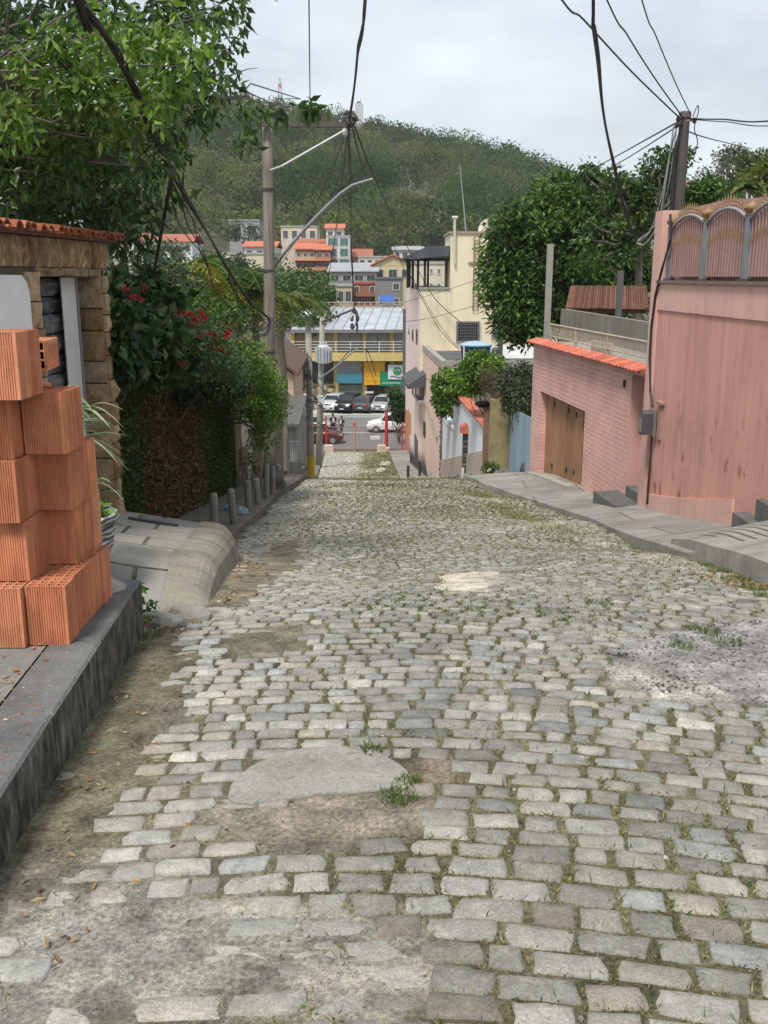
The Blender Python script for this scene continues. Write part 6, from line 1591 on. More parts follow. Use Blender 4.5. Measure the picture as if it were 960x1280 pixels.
# ================================================================== the tree over the sandstone house
def left_tree():
    base = (-4.6, 8.6, RAMP(-3.4, 8.6)-.2); t = thing('shade_tree', 'large leafy tree leaning over the sandstone house, bright young leaves on top', 'tree', base)
    bk = M('tree_bark_grey', (.13, .115, .095), .35, 8, .95, .02, 25); mb = MB(); fork = Vector((-4.3, 8.8, EYE+1.1))
    mb.tube(limb_path(base, fork, .06), [.26, .21, .19, .18, .17, .16], 10); mb.build('trunk', bk, t, smooth=True)
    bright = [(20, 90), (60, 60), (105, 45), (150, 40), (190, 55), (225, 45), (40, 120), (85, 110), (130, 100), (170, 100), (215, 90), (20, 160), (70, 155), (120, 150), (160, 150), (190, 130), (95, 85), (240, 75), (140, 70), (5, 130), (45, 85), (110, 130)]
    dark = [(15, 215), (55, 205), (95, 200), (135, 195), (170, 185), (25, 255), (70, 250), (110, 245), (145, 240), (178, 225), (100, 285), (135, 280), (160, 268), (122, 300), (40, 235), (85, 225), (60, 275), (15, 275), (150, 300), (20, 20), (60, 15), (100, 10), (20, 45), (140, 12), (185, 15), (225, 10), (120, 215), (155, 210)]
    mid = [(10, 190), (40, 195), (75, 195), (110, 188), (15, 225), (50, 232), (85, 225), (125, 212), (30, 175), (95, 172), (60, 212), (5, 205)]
    sparse = [(262, 15), (285, 25), (300, 5), (262, 60), (285, 62), (250, 100), (270, 105), (262, 130), (290, 115), (235, 120), (225, 150), (205, 165), (248, 150), (205, 200), (190, 205), (222, 185), (278, 85), (240, 20)]
    beyond = [(-40, y0) for y0 in (-60, 0, 60, 120, 180)] + [(-110, y0) for y0 in (-70, 10, 80, 150, 210)] + [(-190, y0) for y0 in (-40, 50, 130, 200)] + [(-270, y0) for y0 in (0, 90, 170)] + [(x0, -70) for x0 in (20, 90, 160, 230, 290)] + [(x0, -140) for x0 in (-60, 40, 140, 220)]
    sprig = [(312, 142), (330, 140), (352, 135), (372, 138), (305, 180), (300, 150), (385, 145), (195, 230), (215, 240)]
    def add(pts, dlo, dhi, per, rr, L, W, pal, wood=True, **kw):
        cl = []; rd = []
        for px, py in pts:
            for _ in range(kw.get('dup', 2)):
                cl.append(tuple(P(px+random.uniform(-12, 12), py+random.uniform(-10, 10), random.uniform(dlo, dhi)))); rd.append(random.uniform(*rr))
        return cl, rd
    LB = MB(); lf = MB()
    for pts, dlo, dhi, per, rr, L, W, pal, dup, out in (
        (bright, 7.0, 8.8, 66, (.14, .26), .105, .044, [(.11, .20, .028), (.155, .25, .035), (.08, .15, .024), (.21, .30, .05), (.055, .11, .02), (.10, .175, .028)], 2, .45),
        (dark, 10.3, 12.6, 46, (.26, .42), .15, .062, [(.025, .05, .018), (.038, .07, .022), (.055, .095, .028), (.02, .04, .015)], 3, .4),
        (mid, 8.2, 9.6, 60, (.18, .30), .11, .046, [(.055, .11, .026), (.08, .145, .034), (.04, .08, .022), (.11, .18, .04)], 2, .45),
        (beyond, 7.6, 10.5, 54, (.28, .46), .12, .05, [(.055, .11, .026), (.08, .145, .034), (.04, .08, .022), (.11, .18, .04)], 2, .45),
        (sparse, 8.0, 9.5, 26, (.12, .22), .105, .045, [(.04, .08, .022), (.06, .11, .028), (.03, .06, .02), (.10, .16, .03)], 2, .3),
        (sprig, 12, 13.5, 26, (.14, .24), .17, .07, [(.035, .07, .02), (.05, .09, .025), (.07, .12, .03)], 1, .3)):
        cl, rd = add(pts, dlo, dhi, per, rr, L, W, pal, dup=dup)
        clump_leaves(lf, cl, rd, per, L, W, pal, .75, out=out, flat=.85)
        for i, q in enumerate(cl):
            if random.random() < (.75 if dup < 3 else .3): mb2 = LB; mb2.tube(limb_path(fork+Vector((0, 0, random.uniform(-.2, .6))), q, .16, 7), [.032, .027, .022, .017, .013, .009, .006, .003], 5)
    for q in ((312, 120, 9), (200, 90, 8), (60, 60, 8.5), (150, 200, 9), (250, 40, 9)): LB.tube(limb_path(fork, P(*q), .12, 7), [.10, .085, .07, .055, .04, .03, .02, .01], 7)
    for q in ((310, 55, 8.5), (322, 85, 9), (318, 35, 8.5), (390, 140, 13)): LB.tube(limb_path(P(220, 110, 8.5), P(*q), .15, 6), [.016, .013, .01, .008, .006, .004, .002], 5)
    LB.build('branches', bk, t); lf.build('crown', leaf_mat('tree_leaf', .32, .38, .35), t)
left_tree()
# ================================================================== trees on the right
def right_trees():
    bk = M('tree_bark_grey', (.13, .115, .095)); lm = leaf_mat('tree_leaf', .32, .38, .35)
    MANGO = [(.035, .075, .017), (.055, .11, .02), (.085, .155, .025), (.025, .055, .013), (.115, .19, .035)]
    def E(px, py, d, rx, ry, rzz, w=1.): q = P(px, py, d); return ((q.x, q.y, q.z), (rx, ry, rzz), w)
    q = P(715, 430, 38)
    tree('mango_tree', 'big dark green dense tree behind the pink brick house', (q.x, 38.5, rz(38)), (q.x, 38.5, q.z+.8),
         [E(700, 330, 38, 2.9, 2.4, 2.7, 1.5), E(640, 345, 37.5, 1.1, 1.4, 1.9, .45), E(650, 290, 37.5, 1.2, 1.4, 1.1, .35), E(740, 270, 38, 2.2, 2.0, 1.4, .6), E(655, 400, 37, 1.1, 1.2, .8, .3), E(770, 340, 37, 1.6, 1.6, 1.8, .5), E(700, 240, 38.5, .9, 1, .6, .2)], 190, 62, .25, .105, MANGO, lm, bk, .28, crad=(.34, .66), limbs=9, droop=.35, clump_jit=.42)
    q = P(800, 300, 31)
    tree('loose_tree', 'taller loose-crowned tree between the dark tree and the dark pole', (q.x, 31, rz(31)), (q.x, 31, q.z-.2),
         [E(790, 250, 31, .8, .9, .8, .5), E(825, 210, 31, .6, .7, .55, .45), E(770, 232, 31, .4, .4, .45, .25), E(812, 265, 31, .9, .8, 1.0, .6), E(738, 220, 32, .45, .4, .35, .2), E(760, 300, 30.5, 1.0, .9, .9, .4), E(848, 195, 31, .3, .3, .3, .15)], 70, 34, .19, .085, [(.045, .085, .018), (.065, .12, .025), (.09, .15, .03), (.035, .065, .016)], lm, bk, .14, crad=(.22, .42), limbs=12, droop=.3)
    # far trees at the frame's edge beyond the fence
    for (px, py, d, lobes, n, per, pal, lab, tr_) in (
        (888, 262, 58, [E(890, 208, 58, 1.0, 1, .7, .6), E(880, 222, 58, .6, .6, .4, .3), E(900, 226, 58, .5, .5, .4, .2)], 26, 12, [(.13, .12, .10), (.10, .10, .075)], 'thin bare-branched tree standing just right of the dark pole', .10),
        (912, 262, 62, [E(915, 196, 62, 1.2, 1, .5, .5), E(930, 192, 62, 1.5, 1, .4, .6)], 30, 20, [(.06, .075, .04), (.09, .10, .055)], 'flat-topped sparse tree on the skyline above the ornate fence', .12),
        (946, 262, 55, [E(945, 205, 55, 1.4, 1.2, .7, .8), E(962, 215, 55, 1.2, 1, .9, .6), E(930, 222, 55, .7, .6, .5, .3)], 44, 30, [(.045, .06, .028), (.07, .09, .035), (.10, .12, .04)], 'dark spreading tree at the edge of the frame above the fence', .16),
        (955, 262, 44, [E(950, 222, 44, .9, .8, .5, .7), E(975, 205, 44, 1.0, .8, .8, .6)], 34, 26, [(.15, .16, .03), (.10, .13, .03)], 'yellowish tree branch crown by the edge above the fence', .09)):
        q = P(px, py, d); tree('skyline_tree', lab, (q.x, d, q.z-3.5), (q.x, d, q.z+.5), lobes, n, per, .26, .11, pal, lm, bk, tr_, group='trees beyond the ornate fence', crad=(.3, .55), limbs=9)
    hedge_piece('round_bush', 'dense green bush peeping over the pink wall right of the dark pole', [((P(893, 243, 30)).to_tuple(), (.75, .7, .5)), ((P(870, 248, 30)).to_tuple(), (.35, .5, .35))], 50, .16, .08, GREENS_MID, 'bush', None, base=(P(893, 243, 30).x, 30, EYE-2), nclump=46)
    palm('yucca_palm', 'slim green yucca rising above the ornate fence', (P(937, 270, 26).x, 26, EYE-2), tuple(P(937, 236, 26)), 16, .65, [(.09, .15, .03), (.13, .19, .05), (.2, .2, .07)], None, .05)
    hw = MB(); a = P(868, 237, 66); b = P(905, 237, 66); hw.box(a.x-1, b.x+1.5, 66, 72, a.z-5, a.z); t = thing('hilltop_house', 'low house with a brownish roof far beyond the round bush', 'house', (a.x, 66, a.z-5)); hw.build('wall', M('far_wall_grey', (.30, .29, .28), .1, 1), t)
    rf = MB(); rf.slab([(a.x-1.4, 65.6, a.z), (b.x+2, 65.6, a.z), (b.x+2, 69, a.z+.75), (a.x-1.4, 69, a.z+.75)], (0, 0, .12)); rf.slab([(a.x-1.4, 72.6, a.z), (b.x+2, 72.6, a.z), (b.x+2, 69.01, a.z+.75), (a.x-1.4, 69.01, a.z+.75)], (0, 0, .12)); rf.build('roof', M('far_roof_brown', (.20, .115, .09), .2, 1), t)
right_trees()
# ================================================================== the lower street, crossing, shops, hill
def W_(mb, fr, px0, py0, px1, py1, o0, o1):
    """a box on a wall between two sight lines"""
    u0, h0 = fr.px(px0, py1); u1, _ = fr.px(px1, py1); _, h1 = fr.px((px0+px1)/2, py0); _, h0 = fr.px((px0+px1)/2, py1)
    fr.box(mb, min(u0, u1), max(u0, u1), h0, h1, o0, o1)
def glass(name='dark_glass', col=(.025, .03, .035)): return M(name, col, .3, 1.5, .12, spec=.6)
def window(parent, fr, px0, py0, px1, py1, frame_m, pane_m, fw=.06, grid=None, frame_name='window'):
    u0, _ = fr.px(px0, py1); u1, _ = fr.px(px1, py1); u0, u1 = min(u0, u1), max(u0, u1); h0 = fr.px((px0+px1)/2, py1)[1]; h1 = fr.px((px0+px1)/2, py0)[1]
    return window_m(parent, fr, u0, u1, h0, h1, frame_m, pane_m, fw, grid)
def window_m(parent, fr, u0, u1, h0, h1, frame_m, pane_m, fw=.06, grid=None):
    f = MB()
    for a, b, c, d in ((u0-fw, u0, h0-fw, h1+fw), (u1, u1+fw, h0-fw, h1+fw), (u0, u1, h0-fw, h0), (u0, u1, h1, h1+fw)): fr.box(f, a, b, c, d, .002, .07)
    if grid:
        for i in range(1, grid[0]): fr.box(f, u0+(u1-u0)*i/grid[0]-.015, u0+(u1-u0)*i/grid[0]+.015, h0, h1, .03, .06)
        for i in range(1, grid[1]): fr.box(f, u0, u1, h0+(h1-h0)*i/grid[1]-.015, h0+(h1-h0)*i/grid[1]+.015, .03, .058)
    w = f.build('window', frame_m, parent); p = MB(); fr.box(p, u0, u1, h0, h1, .002, .02); p.build('pane', pane_m, w); return w

CREAM = M('cream_paint', (.74, .66, .47), .08, .8, .85, .004, 20, dirt=(.38, .33, .24), dirt_amt=.35, streak=True)
PEACH = M('peach_paint', (.70, .50, .41), .08, .8, .85, .004, 20, dirt=(.40, .30, .25), dirt_amt=.35, streak=True)
PALEPINK = M('pale_pink_paint', (.74, .58, .54), .07, .8, .85, .004, 20, dirt=(.45, .36, .33), dirt_amt=.3, streak=True)
DARKIRON = M('dark_iron', (.03, .026, .024))
def right_buildings():
    GF = Frame((2.66, 44.5), (1.47, 72.0)); face_street(GF); uB = 10.5       # the street face; the low building ends at 55 m
    # --- low peach building
    t = thing('peach_house', 'low peach building with a dark flat roof and grey awning facing the street', 'house', GF.pt(5, rz(50), 0))
    zt = P(547, 451, 44.5).z; mb = MB(); n = 6; us = np.linspace(0, uB, n+1)
    q0 = [GF.pt(0, rz(44.5)-.5), GF.pt(uB, rz(55)-.5)]; X1 = 8.0
    mb.slab([(GF.pt(0, 0).x, 44.5, rz(50)-2), (GF.pt(uB, 0).x, GF.pt(uB, 0).y, rz(50)-2), (X1, GF.pt(uB, 0).y, rz(50)-2), (X1, 44.5, rz(50)-2)][::-1], (0, 0, zt-.35-(rz(50)-2))); mb.build('wall', PEACH, t)
    rf = MB(); rf.slab([(GF.pt(0.02, 0).x+.25, 44.75, zt-.349), (GF.pt(uB, 0).x+.25, 54.6, zt-.349), (X1-.2, 54.6, zt-.349), (X1-.2, 44.75, zt-.349)][::-1], (0, 0, .06)); rf.build('roof', M('felt_roof', (.085, .085, .09), .45, 1.2, .8, .02, 6, dirt=(.30, .30, .30), dirt_amt=.4), t)
    pp = MB(); GF.box(pp, 0, uB, zt-.348, zt, -.24, .03); pp.box(GF.pt(0, 0).x+.22, X1, 44.48, 44.72, zt-.348, zt-.02); pp.build('parapet', M('grey_parapet', (.33, .31, .28), .25, 2, .9, .01, dirt=(.15, .14, .12), dirt_amt=.6), t)
    fw = MB(); fw.box(GF.pt(0, 0).x+.02, X1, 44.40, 44.49, rz(44.5)-.4, zt-.349); fw.build('front_wall', M('bare_cement_dark', (.22, .20, .17), .35, 1.2, .95, .012, dirt=(.09, .085, .075), dirt_amt=.7, streak=True), t)
    fm = M('dark_frame', (.05, .045, .045), .2, 5, .6); gl = glass()
    for (a, b, c, d) in ((541, 470, 543.5, 492), (530.5, 528, 532, 545)): window(t, GF, a, b, c, d, fm, gl, .04)
    aw = MB(); u0 = GF.px(532.5, 470)[0]; u1 = GF.px(523, 470)[0]; h0 = GF.px(528, 478)[1]; h1 = GF.px(528, 462)[1]
    aw.slab([GF.pt(u0, h1, .02), GF.pt(u0, h0+.1, 1.0), GF.pt(u0, h0-.12, 1.0), GF.pt(u0, h0, .02)], GF.d*(u1-u0)); aw.build('awning', M('awning_cloth', (.075, .078, .085), .15, 3, .8), t)
    window(t, GF, 527, 480, 531.5, 497, M('pale_frame', (.45, .42, .4), .1, 5), gl, .08)
    bl = MB(); W_(bl, GF, 526, 497, 532, 500, .0, .4); bl.build('sill', M('grey_parapet', (.3, .3, .3)), t)
    dr = MB(); W_(dr, GF, 520.5, 548, 525, 590, .003, .05); dr.build('door', M('dark_metal_door', (.07, .075, .085), .3, 3, .5), t)
    rp = MB(); a, b = GF.px(522, 462, .05), GF.px(547, 545, .05); rp.tube([GF.pt(*GF.px(522, 488, .06), .06), GF.pt(*GF.px(533, 508, .06), .06), GF.pt(*GF.px(546, 548, .06), .06)], .05, 6); rp.build('drain_pipe', M('pipe_grey', (.25, .23, .21), .2, 8), t)
    # spiky iron planter by the door
    sp = MB(); us = np.linspace(GF.px(546, 600)[0], GF.px(523, 585)[0], 26)
    for i, u in enumerate(us):
        y = GF.pt(u, 0).y; h = .75+.35*abs(math.sin(i*1.3)); sp.add([GF.pt(u-.16, rz(y)+.0, .5), GF.pt(u+.16, rz(y)+.0, .5), GF.pt(u+random.uniform(-.1, .1), rz(y)+.45+h, .6), GF.pt(u, rz(y)+.0, .44)], [(0, 1, 2), (1, 3, 2), (3, 0, 2)])
    sp.build('spiky_plant', M('agave_dark', (.075, .08, .085), .3, 4, .6), label='row of dark spiky agave leaves along the foot of the peach building', cat='plant')
    # blue tank on the roof
    t2 = thing('water_tank', 'blue plastic water tank with pale conical lid on the dark flat roof', 'water tank', (P(596, 448, 48).x, 48.2, zt-.29))
    c = (P(596, 448, 48).x, 48.6, zt-.285); tb = MB(); tb.lathe(c, [(.62, 0), (.70, .1), (.76, .62), (.80, .64), (.80, .70)], 24); tb.build('tank', M('tank_blue', (.03, .085, .20), .15, 4, .5), t2, smooth=True)
    tl = MB(); tl.lathe((c[0], c[1], c[2]+.70), [(.83, 0), (.83, .05), (.5, .17), (.15, .22), (0, .23)], 24); tl.build('lid', M('lid_pale_blue', (.30, .44, .52), .1, 4, .5), t2)
    tp = MB(); tp.tube([P(580, 450, 47.6), P(580, 432, 47.6)], .04, 8); tp.build('vent_pipe', M('white_pvc', (.62, .62, .60)), label='short white vent pipe standing beside the blue tank', cat='pipe')
    sr = MB(); a = P(620, 447, 50); sr.slab([(a.x-.8, 49, a.z-.1), (a.x+3.2, 49, a.z-.1), (a.x+3.2, 53, a.z+.35), (a.x-.8, 53, a.z+.35)], (0, 0, .07)); t3 = thing('lean_to', 'pale sheet roof of a lean-to beside the blue water tank', 'shed', (a.x+1, 50, rz(50))); sr.build('roof', M('pale_sheet', (.52, .53, .53), .15, 1.5, .6, dirt=(.3, .28, .25), dirt_amt=.4), t3)
    lw = MB(); lw.box(a.x-.6, a.x+3, 49.3, 52.9, rz(50), a.z-.1); lw.build('wall', M('cobogo_wall', (.35, .32, .28), .3, 3, .9), t3)
    for (px, py, d, r, lab) in ((619, 434, 43, .17, 'stout dark post with a rounded top between the tree and the lean-to'), (626, 408, 43.5, .12, 'thin tall dark post in front of the cream building')):
        q = P(px, py, d); m = MB(); m.tube([(q.x, d, rz(d)), (q.x, d, q.z-.1), (q.x, d, q.z)], [r, r, r*.5], 9); m.build('post', M('post_dark', (.10, .10, .10)), label=lab, cat='post')
    # --- tall cream building
    y0 = 55.0; xL = P(525.5, 400, y0).x; zt = P(540, 361.5, y0).z
    t = thing('apartment_building', 'tall cream building with barred windows, roof pergola and stair tower', 'building', (4, 58, rz(56)))
    xb = P(508, 400, 72).x; X1 = 11.2
    mb = MB(); mb.slab([(xL, y0, rz(56)-1), (X1, y0, rz(56)-1), (X1, 72, rz(56)-1), (xb, 72, rz(56)-1)], (0, 0, zt-.0-(rz(56)-1))); mb.build('wall', CREAM, t)
    SF = Frame((xL, y0), (xb, 72)); face_street(SF)
    sk = MB(); SF.hexa(sk, [(0.01, rz(55)-.8), (SF.len, rz(72)-.8), (SF.len, zt-.05), (0.01, zt-.05)], .001, .04); sk.build('side_wall', PALEPINK, t)
    FF = Frame((X1, y0), (xL, y0)); FF.n = Vector((0, -1, 0))
    cp = MB(); cp.slab([(xL-.08, y0-.08, zt+.001), (P(562, 360, y0).x, y0-.08, zt+.001), (P(562, 360, y0).x, 66, zt+.001), (xb-.0, 66, zt+.001)], (0, 0, .10)); cp.build('roof_edge', M('grey_parapet', (.3, .3, .3)), t)
    bars = M('window_bars', (.16, .16, .17), .15, 6, .6)
    def barred(px0, py0, px1, py1, nx, ny):
        w = window(t, FF, px0, py0, px1, py1, M('pale_frame', (.45, .42, .4)), glass(), .05)
        b = MB(); ua, h0 = FF.px(px0-1.5, py1+1.5); ub, h1 = FF.px(px1+1.5, py0-1.5); ua, ub = min(ua, ub), max(ua, ub)
        for i in range(nx+1): u = ua+(ub-ua)*i/nx; b.tube([FF.pt(u, h0, .16), FF.pt(u, h1, .16)], .014, 5)
        for i in range(ny+1): h = h0+(h1-h0)*i/ny; b.tube([FF.pt(ua, h, .16), FF.pt(ub, h, .16)], .014, 5)
        for u in (ua, ub):
            for h in (h0, h1): b.tube([FF.pt(u, h, 0), FF.pt(u, h, .16)], .014, 5)
        b.build('security_bars', bars, w)
    barred(571.5, 403, 598, 426, 11, 7); barred(615.5, 410, 628, 421, 5, 4)
    wm = M('slot_frame', (.12, .09, .08), .2, 5, .7)
    for (a, b, c, d) in ((511.0, 400, 512.6, 418), (515.6, 406, 517.6, 426), (520.6, 409.5, 522.9, 431), (515.8, 478, 517.8, 494), (519.4, 478, 521.4, 498), (510.8, 513, 512.4, 528)): wd = MB(); W_(wd, SF, a, b, c, d, .041, .047); wd.build('window', glass(), t)
    ds = MB(); SF.hexa(ds, [(8.5, rz(63)-.3), (SF.len+.02, rz(72)-.3), (SF.len+.02, rz(72)+3.0), (8.5, rz(63)+3.0)], .041, .06); ds.build('orange_base', M('orange_base_paint', (.50, .20, .11), .15, 2, .85), t)
    for (a, b, c, d) in ((519.5, 545, 523, 585), (513.5, 545, 515.2, 570)): 
        dr = MB(); W_(dr, SF, a, b, c, d, .045, .09); dr.build('door', M('entrance_white', (.55, .5, .48), .12, 4) if a < 515 else M('dark_metal_door', (.07, .07, .08)), t)
    # stair tower on the roof
    xa, xb2, xc = P(562.5, 350, y0).x, P(592, 350, y0).x, P(622, 350, y0).x; z1 = P(585, 292, y0).z; z2 = P(600, 329, y0).z
    tw = MB(); tw.box(xa, xb2+1.2, y0+.01, 60, zt-.05, z1); tw.build('stair_tower', CREAM, t); tw = MB(); tw.box(xb2+1.201, xc+3.5, y0+.01, 61, zt-.05, z2); tw.build('upper_room', CREAM, t)
    tc = MB(); tc.box(xa-.08, xb2+1.28, y0-.07, 60.1, z1+.001, z1+.12); tc.box(xa+1.0, xc+3.6, y0-.08, y0-.0, z2-.02, z2+.08); tc.build('coping', M('coping_brown', (.34, .26, .20), .2, 4), t)
    st = MB(); st.poly([(P(566, 380, y0).x, y0-.012, P(566, 380, y0).z), (P(573, 378, y0).x, y0-.012, P(573, 378, y0).z), (P(572, 345, y0).x, y0-.012, P(572, 345, y0).z), (P(564, 352, y0).x, y0-.012, P(564, 352, y0).z)]); 
    ld = MB(); l0, l1 = P(591, 388, y0-.1), P(597, 388, y0-.1); top = P(590, 296, y0-.1).z
    for q in (l0, l1): ld.tube([q, (q.x, q.y, top)], .03, 6)
    for i in range(22): h = l0.z+(top-l0.z)*i/21; ld.tube([(l0.x, l0.y, h), (l1.x, l1.y, h)], .015, 5)
    ld.build('ladder', M('rust_ladder', (.20, .13, .09), .3, 9), t)
    pg = thing('roof_pergola', 'black pergola frame with a dark sheet roof on top of the cream building', 'pergola', (xL+1, 57, zt))
    pf = MB(); zp = P(520, 322, y0).z
    posts = [(509.5, 60), (516, 58), (522.5, 55.6), (531, 55.4), (558, 55.5), (512, 64), (535, 64)]
    for px, d in posts: q = P(px, 350, d); pq = MB(); pq.box(q.x-.07, q.x+.07, d, d+.14, zt, zp); pq.build('post', DARKIRON, pg)
    xl2, xr2 = P(507, 322, 55.4).x, P(562, 322, 55.4).x; pf.box(xl2, xr2-.02, 55.4, 55.6, zp-.18, zp-.001); pf.build('frame', DARKIRON, pg)
    pr = MB(); pr.slab([(xl2-.15, 55.0, zp), ((xl2+xr2)/2, 55.0, zp+.62), (xr2-.03, 55.0, zp+.62), (xr2-.03, 55.0, zp+.1), (xl2+.3, 55.0, zp-.1)], (0, 10, 0)); pr.build('roof', M('slate_sheet', (.075, .08, .09), .3, 1.2, .6), pg)
    pr2 = MB(); a = P(541, 312, 66); b = P(566, 312, 66); pr2.slab([(a.x, 65.2, a.z), (b.x, 65.2, a.z), (b.x, 69, a.z+.9), (a.x, 69, a.z+.9)], (0, 0, .12)); pr2.build('rear_roof', tile_mat('brown_tile'), pg)
    pv = MB(); pv.tube([P(568.5, 330, y0-.12), P(568.5, 273, y0-.12), ], .07, 8); pv.tube([P(565, 272, y0-.12), P(572, 272, y0-.12)], .09, 8); pv.build('vent_stack', M('cream_pipe', (.55, .52, .42), .1, 6), label='cream vent stack on the corner of the stair tower', cat='pipe')
    ma = MB(); ma.tube([P(582.5, 292, 56), P(579, 250, 56), P(574.5, 205, 56)], [.045, .035, .02], 6); ma.build('mast', M('galvanised_tube', (.36, .37, .375)), label='long thin leaning mast on the roof of the stair tower', cat='antenna')
    di = thing('satellite_dish', 'pale satellite dish on a small tripod at the stair tower top', 'satellite dish', P(602, 292, 57)); dm = MB(); c = P(607, 284, 57)
    ax = Vector((-.75, -.5, .45)).normalized(); u = ax.cross(Vector((0, 0, 1))).normalized(); w = ax.cross(u); rows = []
    for i in range(6):
        r = .48*i/5; rows.append([c+ax*(r*r*.5)+(u*math.cos(k*PI/8)+w*math.sin(k*PI/8))*r for k in range(16)])
    for ra, rb in zip(rows[:-1], rows[1:]):
        for k in range(16): dm.quad(ra[k], ra[(k+1) % 16], rb[(k+1) % 16], rb[k])
    dm.build('dish', M('dish_cream', (.52, .46, .36), .15, 5, .6), di, smooth=True); dl = MB(); z = P(600, 293, 57).z
    for dx in (-.4, .1, .35): dl.tube([c, (c.x+dx, 57, z)], .02, 5)
    dl.build('tripod', DARKIRON, di)
right_buildings()

def left_low_houses():
    # pinkish gable house beyond the pole
    ch = M('peach_side_wall', (.52, .37, .28), .15, 1.5, .9, .006, dirt=(.30, .20, .14), dirt_amt=.4, streak=True)
    t = thing('tiled_house', 'narrow peach house with a steep clay tiled roof left of the concrete poles', 'house', (-4.6, 36, rz(36)))
    x1 = P(367, 500, 36).x; xr = P(372, 445, 36).x; x0 = x1-2.8; zE = P(377, 468, 36).z; zR = P(366, 437, 36).z; zb = rz(40)-1
    mb = MB(); mb.slab([(x0, 36, zb), (x1, 36, zb), (x1, 36, zE), (x1-1.05, 36, zR-.1), (x0, 36, zE-.9)], (-.3, 8, 0)); mb.build('wall', ch, t)
    rf = MB(); rf.slab([(x1-1.05, 35.7, zR), (x1+.22, 35.7, zE-.05), (x1+.22, 35.7, zE+.07), (x1-1.05, 35.7, zR+.12)], (-.3, 8.6, 0))
    rf.build('roof_edge', M('eave_wood', (.1, .06, .04)), t)
    tl = MB(); F2 = Frame((x1-1.1, 35.6), (x1-3.9, 35.6)); F2.n = Vector((0, -1, 0)); barrel_tiles(tl, F2, 0, 2.8, zE-.9, 1.6, .2, -3.0, .2, .085); 
    tl.build('roof', tile_mat('clay_tile'), t)
    # grey shack with lean-to roof, gate and junk
    t = thing('grey_shack', 'small grey boarded shack with a dark sloping roof and iron gate', 'shed', (-4.2, 33, rz(33)))
    a = P(346, 532, 33); b = P(371, 532, 33); zb = rz(33)-.5; mb = MB(); mb.box(a.x, b.x, 33, 37, zb, a.z); k = NT('shack_boards'); c = k.ramp(k.noise(k.map(k.pos(), (10, 2, .6)), 2, 6, .7), [(.3, (.10, .10, .095)), (.5, (.25, .25, .24)), (.72, (.42, .42, .41))]); k.fin(c, .9); mb.build('wall', k.m, t)
    rf = MB(); c0, c1 = P(344, 533, 32.6), P(374, 518, 32.6); rf.slab([(c0.x, 32.5, c0.z-.02), (c1.x, 32.5, c0.z+.0), (c1.x, 36, c1.z+.15), (c0.x, 36, c1.z+.15)], (0, 0, .09)); rf.build('roof', M('shack_roof', (.10, .095, .085), .35, 4, .9), t)
    ig = MB(); F3 = Frame((P(378, 570, 31).x, 31), (P(360, 570, 31).x, 31)); F3.n = Vector((0, -1, 0)); z0 = rz(31)+.1; z1 = P(370, 552, 31).z
    for u in np.linspace(0, F3.len, 9): ig.tube([F3.pt(u, z0), F3.pt(u, z1)], .014, 5)
    for h in (z0+.1, (z0+z1)/2, z1): ig.tube([F3.pt(0, h), F3.pt(F3.len, h)], .016, 5)
    ig.build('gate', M('gate_grey_iron', (.15, .15, .155), .2, 7), t)
    sw = MB(); sw.box(P(359, 600, 30).x, P(381, 600, 30).x, 30, 30.3, rz(30)-.3, P(370, 585, 30).z); sw.build('low_wall', M('boulder_grey', (.16, .15, .14)), label='low dark wall in front of the iron gate of the shack', cat='wall')
    def E(px, py, d, rx, ry, rzz): q = P(px, py, d); return ((q.x, q.y, q.z), (rx, ry, rzz))
    hedge_piece('kerb_shrub', 'green shrub at the yellow foot of the concrete pole', [E(368, 587, 28, .34, .35, .26)], 46, .09, .05, GREENS_MID, 'bush', None, base=(P(374, 590, 28).x, 28, rz(28)), nclump=70)
    # brick-tiled slanted strip, white pipe and the debris behind the wooden pole
    tp = MB(); tp.cur = (1, 1, 1); a = P(350, 560, 26); F4 = Frame((a.x+.14, 26), (a.x-.10, 26)); F4.n = Vector((0, -1, 0))
    for i in range(5):
        k = random.uniform(.7, 1.2); z = P(350, 530+i*9, 26).z; tp.slab([(a.x-.16, 26, z), (a.x+.16, 26, z-.12), (a.x+.16, 26, z-.30), (a.x-.16, 26, z-.18)], (0, .12, 0), (k, k, k))
    tp.slab([(a.x-.15, 26.121, a.z+.6), (a.x+.15, 26.121, a.z+.6), (a.x+.15, 26.121, rz(26)), (a.x-.15, 26.121, rz(26))], (0, .1, 0), (.3, .3, .3)); tp.build('tile_stack', tile_mat('clay_tile'), label='slanting clay tiles fixed to a pier just past the wooden pole', cat='tiles')
    pp = MB(); pp.tube([P(353, 600, 25), P(352, 510, 25)], .035, 7); pp.build('pipe', M('rust_pipe', (.12, .07, .055), .3, 8), label='rusty upright pipe behind the wooden pole', cat='pipe')
    # garden behind: ruined wall, leaning boards, banana-like plant
    rw = MB(); RF = Frame((-3.1, 18.95), (-2.9, 22.5)); cladding(rw, RF, 0, .9, rz(19.2)-.2, P(310, 545, 19.2).z, 0, .05, (.2, .35), (.15, .3), False, [(.24, .17, .12), (.30, .23, .17), (.18, .13, .095)]); RF.box(rw, 0, .95, rz(19.2)-.3, P(310, 548, 19.2).z, -.3, -.005, (.18, .14, .11)); rw.build('ruined_wall', sand_mat(), label='crumbling brown stone wall between the ivy wall and the wooden pole', cat='wall')
    gs = MB(); q0, q1 = P(300, 560, 23), P(335, 505, 23); gs.box(q0.x-.3, q1.x+.3, 23.2, 23.35, rz(23)-.4, q1.z+.1); gs.build('cement_screen', M('bare_cement_dark', (.2, .2, .2)), label='dark cement wall in the shade behind the wooden pole', cat='wall')
